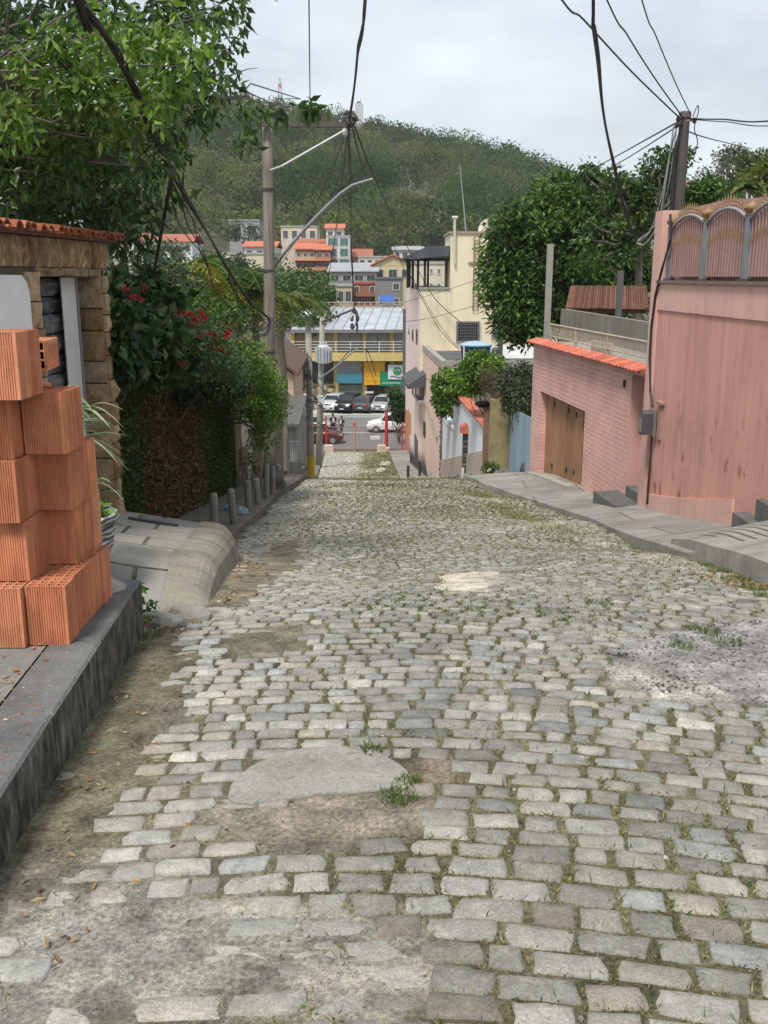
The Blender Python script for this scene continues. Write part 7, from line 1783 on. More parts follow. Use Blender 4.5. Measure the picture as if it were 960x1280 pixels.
    lb = MB()
    bm_ = M('old_boards', (.27, .22, .17), .35, 9, .9, dirt=(.1, .08, .06), dirt_amt=.5)
    for px, lab in ((300, 'pale old board leaning nearest the ivy wall'), (306, 'second pale leaning board beside the weeds'), (312, 'middle pale board leaning among the weeds'), (318, 'pale board leaning next to the mossy stub post'), (323, 'last pale leaning board, touching the wooden pole')):
        lb = MB(); lb.slab([P(px, 608, 18.9), P(px+4, 608, 18.9), P(px+6+random.uniform(-6, 6), 560, 19.1), P(px+3+random.uniform(-6, 6), 558, 19.1)], (0, .04, 0)); lb.build('board', bm_, label=lab, cat='board', group='old boards by the wooden pole')
    for px, py, lab in ((312, 525, 'longer pale pole leaning against the dark cement wall'), (306, 535, 'shorter pale pole leaning against the dark cement wall')): lb = MB(); lb.tube([P(px, 560, 20.5), P(px+9, py, 20.7)], .025, 6); lb.build('pole', bm_, label=lab, cat='pole')
    g = MB(); clump_leaves(g, [tuple(P(306, 570, 19.4)), tuple(P(313, 580, 19.0)), tuple(P(325, 565, 19.6))], [.2, .2, .18], 34, .16, .05, GREENS_MID, .4); g.build('weed_leaves', leaf_mat('soft_leaf'), label='green weeds among the leaning boards by the wooden pole', cat='weed')
left_low_houses()

# ------------------------------------------------------------------ crossing road, kerbs, gate
ZS = rz(76)
def crossing():
    k = NT('asphalt'); v = k.pos(); n1 = k.noise(v, .35, 5, .6); n2 = k.noise(v, 40, 3, .7); c = k.mix(.5, k.ramp(n1, [(.3, (.13, .128, .125)), (.7, (.20, .198, .19))]), k.ramp(n2, [(.3, (.10, .10, .10)), (.7, (.22, .22, .21))])); k.fin(c, .9, None, 0, .2)
    mb = MB(); ys = np.linspace(70.6, 89.6, 20)
    for a, b in zip(ys[:-1], ys[1:]): mb.quad((-60, a, rz(a)+.03), (60, a, rz(a)+.03), (60, b, rz(b)+.03), (-60, b, rz(b)+.03))
    mb.build('road_crossing', k.m, kind='structure', loc=(0, 0, 0))
    pk = MB(); pk.box(-60, 60, 89.6, 97.2, ZS-.4, ZS+.10); pk.build('pavement_shops', M('pale_forecourt', (.42, .40, .37), .15, .8, .9, dirt=(.25, .23, .21), dirt_amt=.5), kind='structure', loc=(0, 0, 0))
    ln = MB(); ln.box(-60, 60, 88.9, 89.05, rz(89)+.031, rz(89)+.035); ln.box(-6, -1.2, 79.6, 79.75, rz(79.7)+.031, rz(79.7)+.035); ln.build('road_marking', M('line_white', (.62, .61, .58), .15, 3), kind='structure', loc=(0, 0, 0))
    # street gate of thin bars between red posts
    red = M('post_red', (.42, .03, .035), .2, 4, .6, dirt=(.2, .02, .02), dirt_amt=.4)
    y = 70.2
    def post(px, pyt, w, lab):
        q = P(px, pyt, y); t = thing('gate_post', lab, 'post', (q.x, y, rz(y))); m = MB(); m.tube([(q.x, y, rz(y)-.1), (q.x, y, rz(y)+1.6), (q.x, y, q.z)], [w*.7, w*.68, w*.5], 10); m.build('shaft', red, t)
        b = MB(); b.lathe((q.x, y, rz(y)), [(w*1.6, -.1), (w*1.6, .25), (w*1.1, .32), (0, .33)], 10); b.build('foot', M('foot_white', (.55, .47, .38), .2, 6), t); return q.x, q.z
    x0, z0 = post(407.5, 520, .10, 'dark red gate post at the left side of the street end')
    x1, z1 = post(483, 514, .20, 'thick bright red gate post at the right side of the street end')
    xc = P(443, 530, y).x; t = thing('gate_post', 'short pinkish centre post with a red cap closing the street gate', 'post', (xc, y, rz(y))); m = MB(); m.tube([(xc, y, rz(y)-.1), (xc, y, P(443, 531, y).z)], .07, 10); m.build('shaft', M('post_pink', (.45, .22, .22), .2, 5), t); m = MB(); m.lathe((xc, y, P(443, 531, y).z), [(.08, 0), (.16, .02), (.12, .14), (0, .24)], 10); m.build('cap', red, t)
    for (xa, xb, lab) in ((x0+.12, xc-.1, 'thin barred gate leaf between the dark red post and the centre post'), (xc+.1, x1-.22, 'thin barred gate leaf between the centre post and the thick red post'), (x1+.25, P(503, 560, y).x, 'short barred fence closing the pavement beside the thick red post')):
        t = thing('barred_gate', lab, 'gate', ((xa+xb)/2, y, rz(y)), 'barred gate leaves at the street end'); b = MB(); zt = P(443, 533, y).z
        for x in np.arange(xa, xb, .13): b.tube([(x, y, rz(y)+.12), (x, y, zt)], .009, 5)
        b.build('bars', M('gate_bar_red', (.26, .13, .12), .2, 6), t); r = MB()
        for z in (rz(y)+.15, zt-.05): r.tube([(xa, y, z), (xb, y, z)], .025, 5)
        r.build('rail', M('gate_bar_red', (.26, .13, .12)), t)
    pl = MB(); q = P(503, 560, y); pl.box(q.x-.06, q.x+.06, y, y+.12, rz(y), P(503, 530, y).z); pl.build('gate_post', red, label='slim dark red post against the cream building at the street end', cat='post')
    for (px, lab) in ((477, 'pale cement block at the foot of the thick red gate post'), (411, 'pale cement block at the foot of the dark red gate post')):
        q = P(px, 560, 69.4); b = MB(); b.obox((q.x, 69.4, rz(69.4)+.25), .55, .5, .6, .3); b.build('cement_block', M('foot_white', (.5, .45, .35)), label=lab, cat='block')
    # concrete traffic separators on the road
    for (a, b, lab) in ((415, 427, 'white low concrete barrier on the road left of the centre post'), (463, 475, 'white low concrete barrier on the road right of the centre post')):
        qa, qb = P(a, 546, 76), P(b, 546, 76); s = MB(); s.slab([(qa.x, 76, rz(76)), (qb.x, 76, rz(76)), (qb.x, 76, rz(76)+.26), (qa.x, 76, rz(76)+.26)], (0, .4, 0)); s.build('barrier', M('barrier_white', (.6, .59, .56), .12, 4), label=lab, cat='barrier')
    for (px, py, d, h, lab) in ((527.5, 591, 47, .75, 'short black bollard on the right pavement past the dip'), (514, 603, 46, .6, 'shorter black bollard closer to the crest on the right pavement')):
        q = P(px-4 if px < 520 else px-3, py, d); b = MB(); b.lathe((q.x, d, rz(d)+.1), [(.07, -.1), (.07, h), (.05, h+.05), (0, h+.06)], 10); b.build('bollard', M('black_paint', (.03, .032, .035), .2, 8, .5), label=lab, cat='bollard')
    for (px, py, d, r) in ((497, 578, 58, .35), (492, 588, 52, .3)):
        q = P(px-15, py, d); b = MB(); b.ball((q.x, d, rz(d)+.05), (r, r*.8, .18), 9, 6, .25); b.build('rubble_heap', M('lump_concrete', (.38, .36, .31)), label='small heap of grey rubble by the right kerb %s' % ('near the street gate' if d > 55 else 'below the crest'), cat='rubble')
    def E(px, py, d, rx, ry, rzz): q = P(px, py, d); return ((q.x, q.y, q.z), (rx, ry, rzz))
    hedge_piece('street_tree', 'small dark green street tree in front of the white hatchback', [E(498, 505, 73.5, .75, .8, .75), E(493, 492, 73.5, .5, .5, .5), E(500, 520, 73.5, .6, .6, .5)], 40, .20, .10, [(.03, .065, .018), (.045, .09, .022), (.06, .11, .03)], 'tree', None, base=(P(499, 540, 73.5).x, 73.5, rz(73.5)), nclump=44)
crossing()

# ------------------------------------------------------------------ cars
def car(name, label, px, py, d, rot, paint, L=4.0, Wd=1.74, H=1.48, style='hatch', front=True, group=None):
    """built along +x (front at +x), then placed; every panel group is a part"""
    q = P(px, py, d); t = thing(name, label, 'car', (q.x, d, rz(d)+.03 if d < 89.6 else ZS+.10), group, rot)
    T = Matrix.Translation(t.location) @ Matrix.Rotation(rot, 4, 'Z')
    def put(mb, nm, m, par=t, smooth=False):
        o = mb.build(nm, m, None, loc=(0, 0, 0), smooth=smooth); o.parent = par; return o
    hood = {'hatch': .98, 'suv': 1.12, 'sedan': .95}[style]; tail = {'hatch': 1.02, 'suv': 1.14, 'sedan': 1.04}[style]; belt = {'hatch': .98, 'suv': 1.12, 'sedan': .96}[style]
    hl = L/2; w = Wd/2
    # stations: x, lower z, top z, half width
    st = [(-hl, .42, .78, w*.80), (-hl+.06, .30, tail-.10, w*.90), (-hl+.28, .24, tail, w*.97), (-hl+.9, .22, belt, w), (0, .22, belt-.02, w), (hl-1.15, .22, hood, w), (hl-.55, .22, hood-.08, w*.97), (hl-.18, .26, hood-.20, w*.90), (hl-.03, .34, .68, w*.80), (hl, .40, .60, w*.72)]
    b = MB(); rows = []
    for x, z0, z1, ww in st:
        zm = z0+(z1-z0)*.45
        half = [(0, z0), (ww*.86, z0), (ww, z0+.10), (ww*1.0, zm), (ww*.975, z1-.10), (ww*.90, z1), (0, z1+.03)]
        rows.append([(x, y, z) for y, z in half] + [(x, -y, z) for y, z in half[::-1][1:-1]])
    n = len(rows[0])
    for a, c in zip(rows[:-1], rows[1:]):
        for i in range(n): b.quad(a[i], c[i], c[(i+1) % n], a[(i+1) % n])
    b.poly(rows[0][::-1]); b.poly(rows[-1])
    # roof and pillars
    xr0, xr1 = (-hl+.55, .35) if style != 'sedan' else (-hl+1.15, .35); xw0 = -hl+.12 if style == 'hatch' else (-hl+.10 if style == 'suv' else -hl+.55); xw1 = hl-1.08
    wr, wb = w*.74, w*.90
    zr = H
    b.hexa([(xr0, -wr, zr-.06), (xr1, -wr, zr-.06), (xr1, wr, zr-.06), (xr0, wr, zr-.06), (xr0+.1, -wr*.85, zr), (xr1-.1, -wr*.85, zr+.01), (xr1-.1, wr*.85, zr+.01), (xr0+.1, wr*.85, zr)])
    for s in (-1, 1):
        for (xa, xb) in ((xw1, xr1), (xw0, xr0), ((xw0+xw1)/2-.05, (xr0+xr1)/2-.05)): b.tube([(xa, s*wb*.985, belt-.04), (xb, s*wr, zr-.04)], .045, 6)
    put(b, 'body', paint, smooth=False)
    g = MB(); lo = [(xw0+.04, -wb*.97, belt-.04), (xw1-.02, -wb*.97, belt-.04), (xw1-.02, wb*.97, belt-.04), (xw0+.04, wb*.97, belt-.04)]; hi = [(xr0+.02, -wr*.98, zr-.05), (xr1-.02, -wr*.98, zr-.05), (xr1-.02, wr*.98, zr-.05), (xr0+.02, wr*.98, zr-.05)]
    g.hexa(lo+hi); put(g, 'windows', glass('car_glass', (.02, .024, .028)))
    tyre = M('tyre_rubber', (.018, .018, .018), .2, 9, .85); rim = M('alloy_rim', (.38, .38, .39), .15, 9, .4, metal=.6)
    for x in (-hl+.75, hl-.80):
        for s in (-1, 1):
            m = MB(); m.tube([(x, s*(w-.20), .31), (x, s*(w+.01), .31)], .31, 18); wh = put(m, 'wheel', tyre); r = MB(); r.tube([(x, s*(w+.0), .31), (x, s*(w+.02), .31)], .20, 14); put(r, 'rim', rim, wh)
    lamp = M('headlamp', (.62, .64, .66), .1, 9, .15, spec=.7); tl = M('tail_lamp', (.35, .01, .012), .2, 9, .25, spec=.6)
    for s in (-1, 1):
        m = MB(); m.hexa([(hl-.34, s*w*.90, hood-.32), (hl-.02, s*w*.76, hood-.34), (hl+.005, s*w*.46, hood-.34), (hl-.28, s*w*.46, hood-.32), (hl-.38, s*w*.92, hood-.17), (hl-.12, s*w*.80, hood-.20), (hl-.09, s*w*.46, hood-.21), (hl-.36, s*w*.46, hood-.17)]); put(m, 'headlight', lamp)
        m = MB(); m.box(-hl-.012, -hl+.22, s*w*.62 if s > 0 else -w*.93, w*.93 if s > 0 else -w*.62, tail-.36, tail-.12); put(m, 'tail_light', tl)
        m = MB(); m.ball((xw1-.22, s*(w+.09), belt+.06), (.07, .10, .07), 8, 6); put(m, 'mirror', paint)
    m = MB(); m.box(hl-.05, hl+.014, -w*.5, w*.5, .40, .52); m.box(hl-.10, hl+.004, -w*.42, w*.42, hood-.33, hood-.24); put(m, 'grille', M('car_black_trim', (.02, .02, .02), .2, 9, .5))
    for x in (hl+.016, -hl-.016): m = MB(); m.box(min(x, x-.01), max(x, x-.01)+.004, -.2, .2, .50 if x < 0 else .42, .61 if x < 0 else .53); put(m, 'number_plate', M('plate_grey', (.55, .55, .55), .05, 9))
    return t
def cars():
    P1 = lambda n, c, r=.3, m=.3: M(n, c, .06, 1, r, metal=m, spec=.6)
    silver = P1('paint_silver', (.55, .56, .57)); black = P1('paint_black', (.012, .013, .015)); grey = P1('paint_graphite', (.085, .088, .095)); white = P1('paint_white', (.70, .71, .71), .3, 0); dred = P1('paint_wine', (.10, .014, .018)); sg = P1('paint_light_silver', (.42, .43, .43))
    G1 = 'cars parked nose-out before the shops'; r = math.radians
    car('parked_car', 'silver hatchback parked nose-out nearest the transformer pole', 417, 513, 92.6, r(-104), silver, 3.9, 1.72, 1.58, 'suv', group=G1)
    car('parked_car', 'black boxy off-roader parked between the silver hatchback and the grey car', 435.5, 515, 92.2, r(-106), black, 4.1, 1.80, 1.64, 'suv', group=G1)
    car('parked_car', 'dark grey hatchback parked tail-out in the middle of the row', 457.5, 516, 92.2, r(74), grey, 3.9, 1.74, 1.50, 'hatch', group=G1)
    car('parked_car', 'light silver car half hidden behind the small street tree', 479, 516, 92.3, r(-106), sg, 3.9, 1.72, 1.48, 'hatch', group=G1)
    car('parked_car', 'white car standing behind the concrete poles', 376, 512, 92.6, r(-104), white, 3.9, 1.72, 1.5, 'hatch', group=G1)
    car('hatchback', 'white hatchback driving along the cross street behind the small tree', 486.5, 534, 80.3, r(180), white, 3.8, 1.70, 1.52, 'hatch')
    car('hatchback', 'wine red car partly hidden by the dark red gate post', 399, 546, 74.5, r(0), dred, 3.8, 1.70, 1.45, 'sedan')
    car('hatchback', 'silver car in the cross street just behind the wine red one', 394, 537, 79.5, r(0), sg, 3.9, 1.70, 1.48, 'hatch')
cars()

# ------------------------------------------------------------------ two people crossing
def person(label, px, py, d, h, shirt, trousers, stride, lean, hair, turn):
    q = P(px, py, d); base = Vector((q.x, d, rz(d)+.035)); t = thing('person', label, 'person', base)
    k = h/1.70; R = Matrix.Rotation(turn, 3, 'Z')
    def pt(x, y, z): v = R @ Vector((x*k, y*k, z*k)); return (base.x+v.x, base.y+v.y, base.z+v.z)
    def skin(name, verts, edges, rad, m, parent=t, root=0):
        me = bpy.data.meshes.new(name); me.from_pydata([tuple(Vector(pt(*v))-base) for v in verts], edges, []); o = bpy.data.objects.new(name, me); link(o, parent)
        sk = o.modifiers.new('skin', 'SKIN'); sd = o.modifiers.new('sub', 'SUBSURF'); sd.levels = 1; sd.render_levels = 2
        for v, r in zip(me.skin_vertices[0].data, rad): v.radius = (r*k, r*k)
        me.skin_vertices[0].data[root].use_root = True
        me.materials.append(m); return o
    s = stride
    V = [(0, 0, .93), (0, 0, 1.12), (0, .0, 1.34), (0, 0, 1.45), (0, -.01, 1.56), (0, -.015, 1.66), (.09, 0, .88), (.10, -s*.5, .48), (.10, -s*.35, .08), (.10, -s*.35-.13, .03), (-.09, 0, .88), (-.10, s*.4, .48), (-.10, s*.9, .10), (-.10, s*.9-.12, .03),
         (.19, 0, 1.38), (.25, s*.3, 1.10), (.26, s*.1-.06, .85), (.26, s*.1-.10, .77), (-.19, 0, 1.38), (-.25, -s*.3, 1.10), (-.26, -s*.5-.06, .86), (-.26, -s*.5-.1, .78)]
    E = [(0, 1), (1, 2), (2, 3), (3, 4), (4, 5), (0, 6), (6, 7), (7, 8), (8, 9), (0, 10), (10, 11), (11, 12), (12, 13), (2, 14), (14, 15), (15, 16), (16, 17), (2, 18), (18, 19), (19, 20), (20, 21)]
    rad = [.13, .12, .14, .055, .095, .075, .085, .06, .042, .038, .085, .06, .042, .038, .06, .045, .034, .03, .06, .045, .034, .03]
    skin('body', V, E, rad, M('skin_brown', (.26, .14, .09), .1, 8, .6))
    skin('shirt', [V[0], V[1], V[2], V[14], V[15], V[18], V[19], (0, 0, 1.42)], [(0, 1), (1, 2), (2, 3), (3, 4), (2, 5), (5, 6), (2, 7)], [.145, .14, .16, .08, .06, .08, .06, .07], shirt)
    skin('trousers', [V[0], V[6], V[7], V[8], V[10], V[11], V[12]], [(0, 1), (1, 2), (2, 3), (0, 4), (4, 5), (5, 6)], [.145, .105, .08, .062, .105, .08, .062], trousers)
    hb = MB(); c = pt(0, .02, 1.64); hb.ball(c, (.105*k, .115*k, .115*k), 12, 8); hb.build('hair', hair, t, smooth=True)
    bp = MB(); c = pt(0, .17, 1.22); bp.ball(c, (.14*k, .08*k, .19*k), 10, 8); bp.build('backpack', M('bag_black', (.02, .02, .022), .3, 9), t, smooth=True)
    fr = MB(); c = pt(0, -.165, 1.2); fr.ball(c, (.085*k, .03*k, .2*k), 10, 8); fr.build('shirt_front', M('cloth_white', (.6, .6, .6), .1, 9), t, smooth=True)
    for sgn in (1, -1):
        j = 9 if sgn > 0 else 13; sh = MB(); c = pt(V[j][0], V[j][1]+.05, .045); sh.ball(c, (.05, .13, .05), 10, 6); sh.build('shoe', M('shoe_dark', (.03, .03, .03), .2, 9), t, smooth=True)
def people():
    hair = M('hair_black', (.012, .011, .01), .2, 9, .6)
    person('person in dark jacket open over a white shirt walking beside the dark red post', 416.5, 543, 78.4, 1.74, M('jacket_navy', (.02, .024, .035), .2, 9), M('trousers_black', (.016, .017, .02), .2, 9), .22, 0, hair, .3)
    person('shorter person in dark top over white shirt walking towards the centre post', 427, 543.5, 78.2, 1.58, M('jacket_grey', (.04, .04, .048), .2, 9), M('trousers_wine', (.03, .02, .024), .2, 9), .28, 0, hair, -.4)
people()

# ------------------------------------------------------------------ two storey shop row
def text(body, loc, size, m, parent, rotz=0.0, name='lettering', depth=.01, tilt=PI/2):
    cu = bpy.data.curves.new(name, 'FONT'); cu.body = body; cu.size = size; cu.extrude = depth; cu.align_x = 'CENTER'; cu.align_y = 'CENTER'
    o = bpy.data.objects.new(name, cu); link(o, parent); o.location = Vector(loc)-wloc(parent) if parent else loc; o.rotation_euler = (tilt, 0, rotz); cu.materials.append(m)
    bpy.context.view_layer.update(); me = bpy.data.meshes.new_from_object(o); loc = o.location.copy(); r = o.rotation_euler.copy(); bpy.data.objects.remove(o)
    o = bpy.data.objects.new(name, me); link(o, parent); o.location = loc; o.rotation_euler = r; me.materials.clear(); me.materials.append(m); return o
def shops():
    y = 97.5; X0, X1 = P(363, 430, y).x, P(512, 430, y).x; fr = Frame((X1, y), (X0, y)); fr.n = Vector((0, -1, 0))
    t = thing('shop_building', 'two storey yellow shop building with grey metal roof and white balcony rail', 'shop', ((X0+X1)/2, y, ZS))
    yel = M('shop_yellow', (.55, .42, .16), .12, .8, .85, dirt=(.32, .25, .14), dirt_amt=.4, streak=True)
    zf1 = P(440, 451, y).z; zf2 = P(440, 441, y).z; ze = P(440, 413, y).z
    mb = MB(); mb.box(X0, X1, y+1.6, y+12, ZS, ze); mb.build('wall', M('shop_inner', (.34, .28, .17), .15, .6), t)
    for px in (364.5, 383, 419, 455, 490, 511):
        x = P(px, 430, y).x; c = MB(); c.box(x-.24, x+.24, y+1.02, y+1.59, ZS, zf1-.01); c.box(x-.20, x+.20, y+1.02, y+1.59, zf2+.01, ze); c.build('pillar', yel, t)
    sl = MB(); sl.box(X0-.2, X1, y-.3, y+1.6, zf1, zf2); sl.build('balcony_slab', yel, t)
    # balcony rail
    wr = M('rail_white', (.62, .61, .58), .1, 5, .6); r = MB(); zr = P(440, 427, y).z
    for z in (zf2+.25, zf2+.55, zf2+.82, zr): r.tube([(X0-.1, y-.2, z), (X1, y-.2, z)], .028, 6)
    for px in np.arange(366, 514, 18.): x = P(px, 430, y).x; r.box(x-.035, x+.035, y-.235, y-.165, zf2, zr+.02)
    r.build('railing', wr, t)
    # metal roof with standing seams
    rf = MB(); zr2 = P(440, 387, y+8).z; rf.slab([(X0-.3, y-.5, ze+.02), (X1+.1, y-.5, ze+.02), (X1+.1, y+9, zr2), (X0-.3, y+9, zr2)], (0, 0, .10))
    k = NT('zinc_roof'); v = k.pos(); n1 = k.noise(v, .7, 5, .6); c = k.ramp(n1, [(.3, (.36, .38, .41)), (.7, (.56, .58, .61))]); k.fin(c, .45, k.bump(k.noise(v, 6), .01), .3); roof = rf.build('roof', k.m, t)
    sm = MB()
    for x in np.arange(X0, X1, 1.05): sm.slab([(x-.03, y-.5, ze+.121), (x+.03, y-.5, ze+.121), (x+.03+.9, y+9, zr2+.101), (x-.03+.9, y+9, zr2+.101)], (0, 0, .05))
    sm.build('seams', M('seam_grey', (.22, .23, .25), .2, 2), roof); ev = MB(); ev.box(X0-.3, X1+.1, y-.52, y-.44, ze-.22, ze+.10); ev.build('gutter', M('gutter_grey', (.17, .17, .17), .2, 3), roof)
    # shutters upstairs, shop fronts downstairs
    sh = M('shutter_grey', (.27, .285, .30), .15, 2, .6); gl = glass('shop_glass', (.04, .045, .05))
    def panel(nm, px0, py0, px1, py1, m, off=1.3, th=.06, par=t, lines=0):
        a, b = P(px0, py1, y+off), P(px1, py0, y+off); p = MB(); p.box(a.x, b.x, y+off-th, y+off, a.z, b.z)
        if lines:
            for i in range(1, lines): z = a.z+(b.z-a.z)*i/lines; p.box(a.x, b.x, y+off-th-.025, y+off-th-.001, z-.03, z+.03)
        return p.build(nm, m, par), a, b
    for (a, b) in ((385, 402), (403, 417.5), (421, 437), (438, 452.5), (457.5, 471), (472, 487.5), (492.5, 510)): panel('shutter', a, 417, b, 441, sh if a > 420 else M('shutter_tan', (.33, .29, .21), .2, 2), lines=7)
    panel('shop_front', 385, 453, 417, 478, gl); panel('shop_front', 366, 453, 381, 478, gl)
    panel('shutter', 422, 452, 452, 468, M('shutter_dull', (.30, .31, .31), .2, 2), .9, lines=8)
    teal, a, b = panel('teal_sign', 421, 467, 453, 479, M('sign_teal', (.045, .20, .27), .1, 2, .5), .5, .12); 
    lt = text('Loja', ((a.x+b.x)/2-.2, y+.37, (a.z+b.z)/2+1.1), .5, M('sign_grey_text', (.40, .42, .43), .1, 9), t) if False else None
    panel('shutter', 423, 481, 452, 513, M('shutter_green_grey', (.17, .20, .17), .25, 2), 1.0, lines=10)
    yl, a, b = panel('yellow_sign', 455, 452, 481, 481, M('sign_yellow', (.62, .33, .015), .1, 1.2, .6), .5, .1, lines=5)
    gs, a, b = panel('green_sign', 475, 464.5, 511, 482, M('sign_green', (.01, .20, .105), .1, 1.5, .5), .38, .1)
    w2, wa, wb = panel('white_sign', 485, 456, 511, 474, M('sign_white', (.60, .63, .66), .06, 1.5, .5), .25, .08, gs)
    # round green emblem with pale wave, dark script stroke and the small white line of writing
    cx_, cz_ = P(497, 464, y).x, P(497, 464.3, y).z; e = MB(); ring = [(cx_+.45*math.cos(a2), y+.168, cz_+.42*math.sin(a2)) for a2 in np.linspace(0, 2*PI, 28, endpoint=False)]; e.slab(ring, (0, -.02, 0)); e.build('emblem', M('emblem_green', (.035, .21, .08), .2, 6, .5), w2)
    e = MB(); e.tube([(cx_-.25, y+.14, cz_+.02), (cx_-.1, y+.14, cz_+.2), (cx_, y+.14, cz_+.02), (cx_+.12, y+.14, cz_+.2), (cx_+.27, y+.14, cz_+.0)], .045, 6); e.build('emblem_wave', M('cloth_white', (.6, .6, .6)), w2)
    e = MB(); e.tube(spline([(cx_-.75, y+.16, cz_-.56), (cx_-.4, y+.15, cz_-.47), (cx_-.1, y+.15, cz_-.58), (cx_+.3, y+.15, cz_-.60), (cx_+.6, y+.15, cz_-.48)], 5), .045, 6); e.build('script_stroke', M('sign_dark', (.06, .07, .10), .1, 9), w2)
    e = MB(); x = P(478, 478, y).x
    while x < P(500, 478, y).x: wdt = random.uniform(.06, .16); e.box(x, x+wdt, y+.255, y+.275, P(478, 479.8, y).z, P(478, 478.4, y).z); x += wdt+.06
    e.build('small_lettering', M('cloth_white', (.6, .6, .6)), gs)
    panel('shop_door', 455, 483, 480, 513, M('shop_dark', (.025, .025, .028), .3, 2, .4), 1.2); panel('counter', 456, 489, 467, 491.5, M('cloth_white', (.6, .6, .6)), .8); panel('shutter', 492, 483, 511, 513, M('shutter_dull', (.3, .3, .3)), 1.0, lines=10)
    # goods stacked before the left shops: small coloured boxes and frames
    stall = thing('shop_display', 'jumble of brown and yellow goods displayed in front of the left shop', 'display', (P(400, 490, y).x, y-.6, ZS+.1))
    for i in range(26):
        q = P(random.uniform(385, 418), random.uniform(481, 499), y-.6); s = MB(); s.obox((q.x, y-.6+random.uniform(-.3, .3), q.z), random.uniform(.2, .6), .3, random.uniform(.15, .45), random.uniform(-.4, .4))
        s.build('goods', M('goods_%d' % (i % 5), [(.30, .20, .08), (.10, .08, .06), (.45, .34, .12), (.20, .12, .07), (.33, .30, .24)][i % 5], .2, 5), stall)
    rk = MB()
    for px in (384, 401, 419): q = P(px, 500, y-.6); rk.box(q.x-.04, q.x+.04, y-.75, y-.65, ZS+.1, P(px, 480, y-.6).z)
    for py in (481, 490, 499): a, b = P(384, py, y-.6), P(419, py, y-.6); rk.box(a.x, b.x, y-.9, y-.3, a.z-.04, a.z)
    rk.build('rack', M('rack_brown', (.13, .09, .06), .3, 5), stall)
    # dark drainpipe wall edge between shop and cream building
    dp = MB(); dp.box(P(503.5, 430, 96).x, P(507.5, 430, 96).x, 95.6, 96.6, ZS, P(505, 386, 96).z); dp.build('boundary_pier', M('pier_dark', (.10, .09, .09), .3, 3), label='dark narrow pier between the shop building and the cream building', cat='pier')
    # rooftop rail behind the shop roof
    tr = thing('terrace_rail', 'pale railing and low wall on the terrace behind the grey metal roof', 'railing', (P(440, 385, 108).x, 108, ZS)); m = MB(); a, b = P(395, 388, 108), P(506, 388, 108); m.box(a.x, b.x, 108, 116, ZS, P(440, 386, 108).z); m.build('terrace', M('far_wall_grey', (.30, .29, .28)), tr); m = MB(); z = P(440, 378, 108).z
    m.tube([(a.x, 108, z), (b.x, 108, z)], .05, 5); m.tube([(a.x, 108, (z+a.z)/2), (b.x, 108, (z+a.z)/2)], .04, 5)
    for px in np.arange(396, 508, 7.5): q = P(px, 386, 108); m.box(q.x-.06, q.x+.06, 107.95, 108.05, q.z-.3, z)
    m.build('rail', M('cream_iron', (.42, .37, .29)), tr); tp = MB(); a, b = P(475, 377, 107), P(493, 370, 107); tp.slab([(a.x, 106.5, a.z), (b.x, 106.5, a.z), (b.x, 107.4, b.z), (a.x, 107.4, b.z)], (0, 0, .05)); tp.build('tarpaulin', M('tarp_blue', (.03, .10, .36), .2, 2, .5), label='bright blue tarpaulin on the terrace behind the shop roof', cat='tarpaulin')
shops()

# ------------------------------------------------------------------ hill and town
RIDGE = np.array([(-900, 190), (-300, 175), (0, 160), (100, 150), (170, 136), (220, 128), (300, 128), (350, 132), (400, 140), (450, 148), (500, 160), (560, 178), (620, 196), (665, 212), (700, 228), (760, 252), (850, 262), (1000, 268), (1300, 276), (1900, 290)], float)
D0, D1 = 230., 470.
def hill_z(x, y):
    """height of the terrain behind the shops"""
    x = np.asarray(x, float); y = np.asarray(y, float)
    px = CX + F_PX*x/(y*1.02)
    rpy = np.interp(px, RIDGE[:, 0], RIDGE[:, 1])
    v = (CY-rpy)/F_PX; tr = (-ST+v*CT)/(CT+v*ST)
    zr = EYE + tr*D1 - 3
    lo = np.interp(y, [104, 112, 150, 190, 230], [-11.1, -10.8, -5.5, 0.5, 6.0])
    t = np.clip((y-D0)/(D1-D0), 0, 1)
    s = t**.92
    z = np.where(y <= D0, lo, 6.0*(1-s)+zr*s)
    z = np.where(y > D1, zr - (y-D1)*.35, z)
    return z + (fbm(x, y, .02, 131, 3)-.5)*10*np.clip((y-D0)/60, 0, 1)
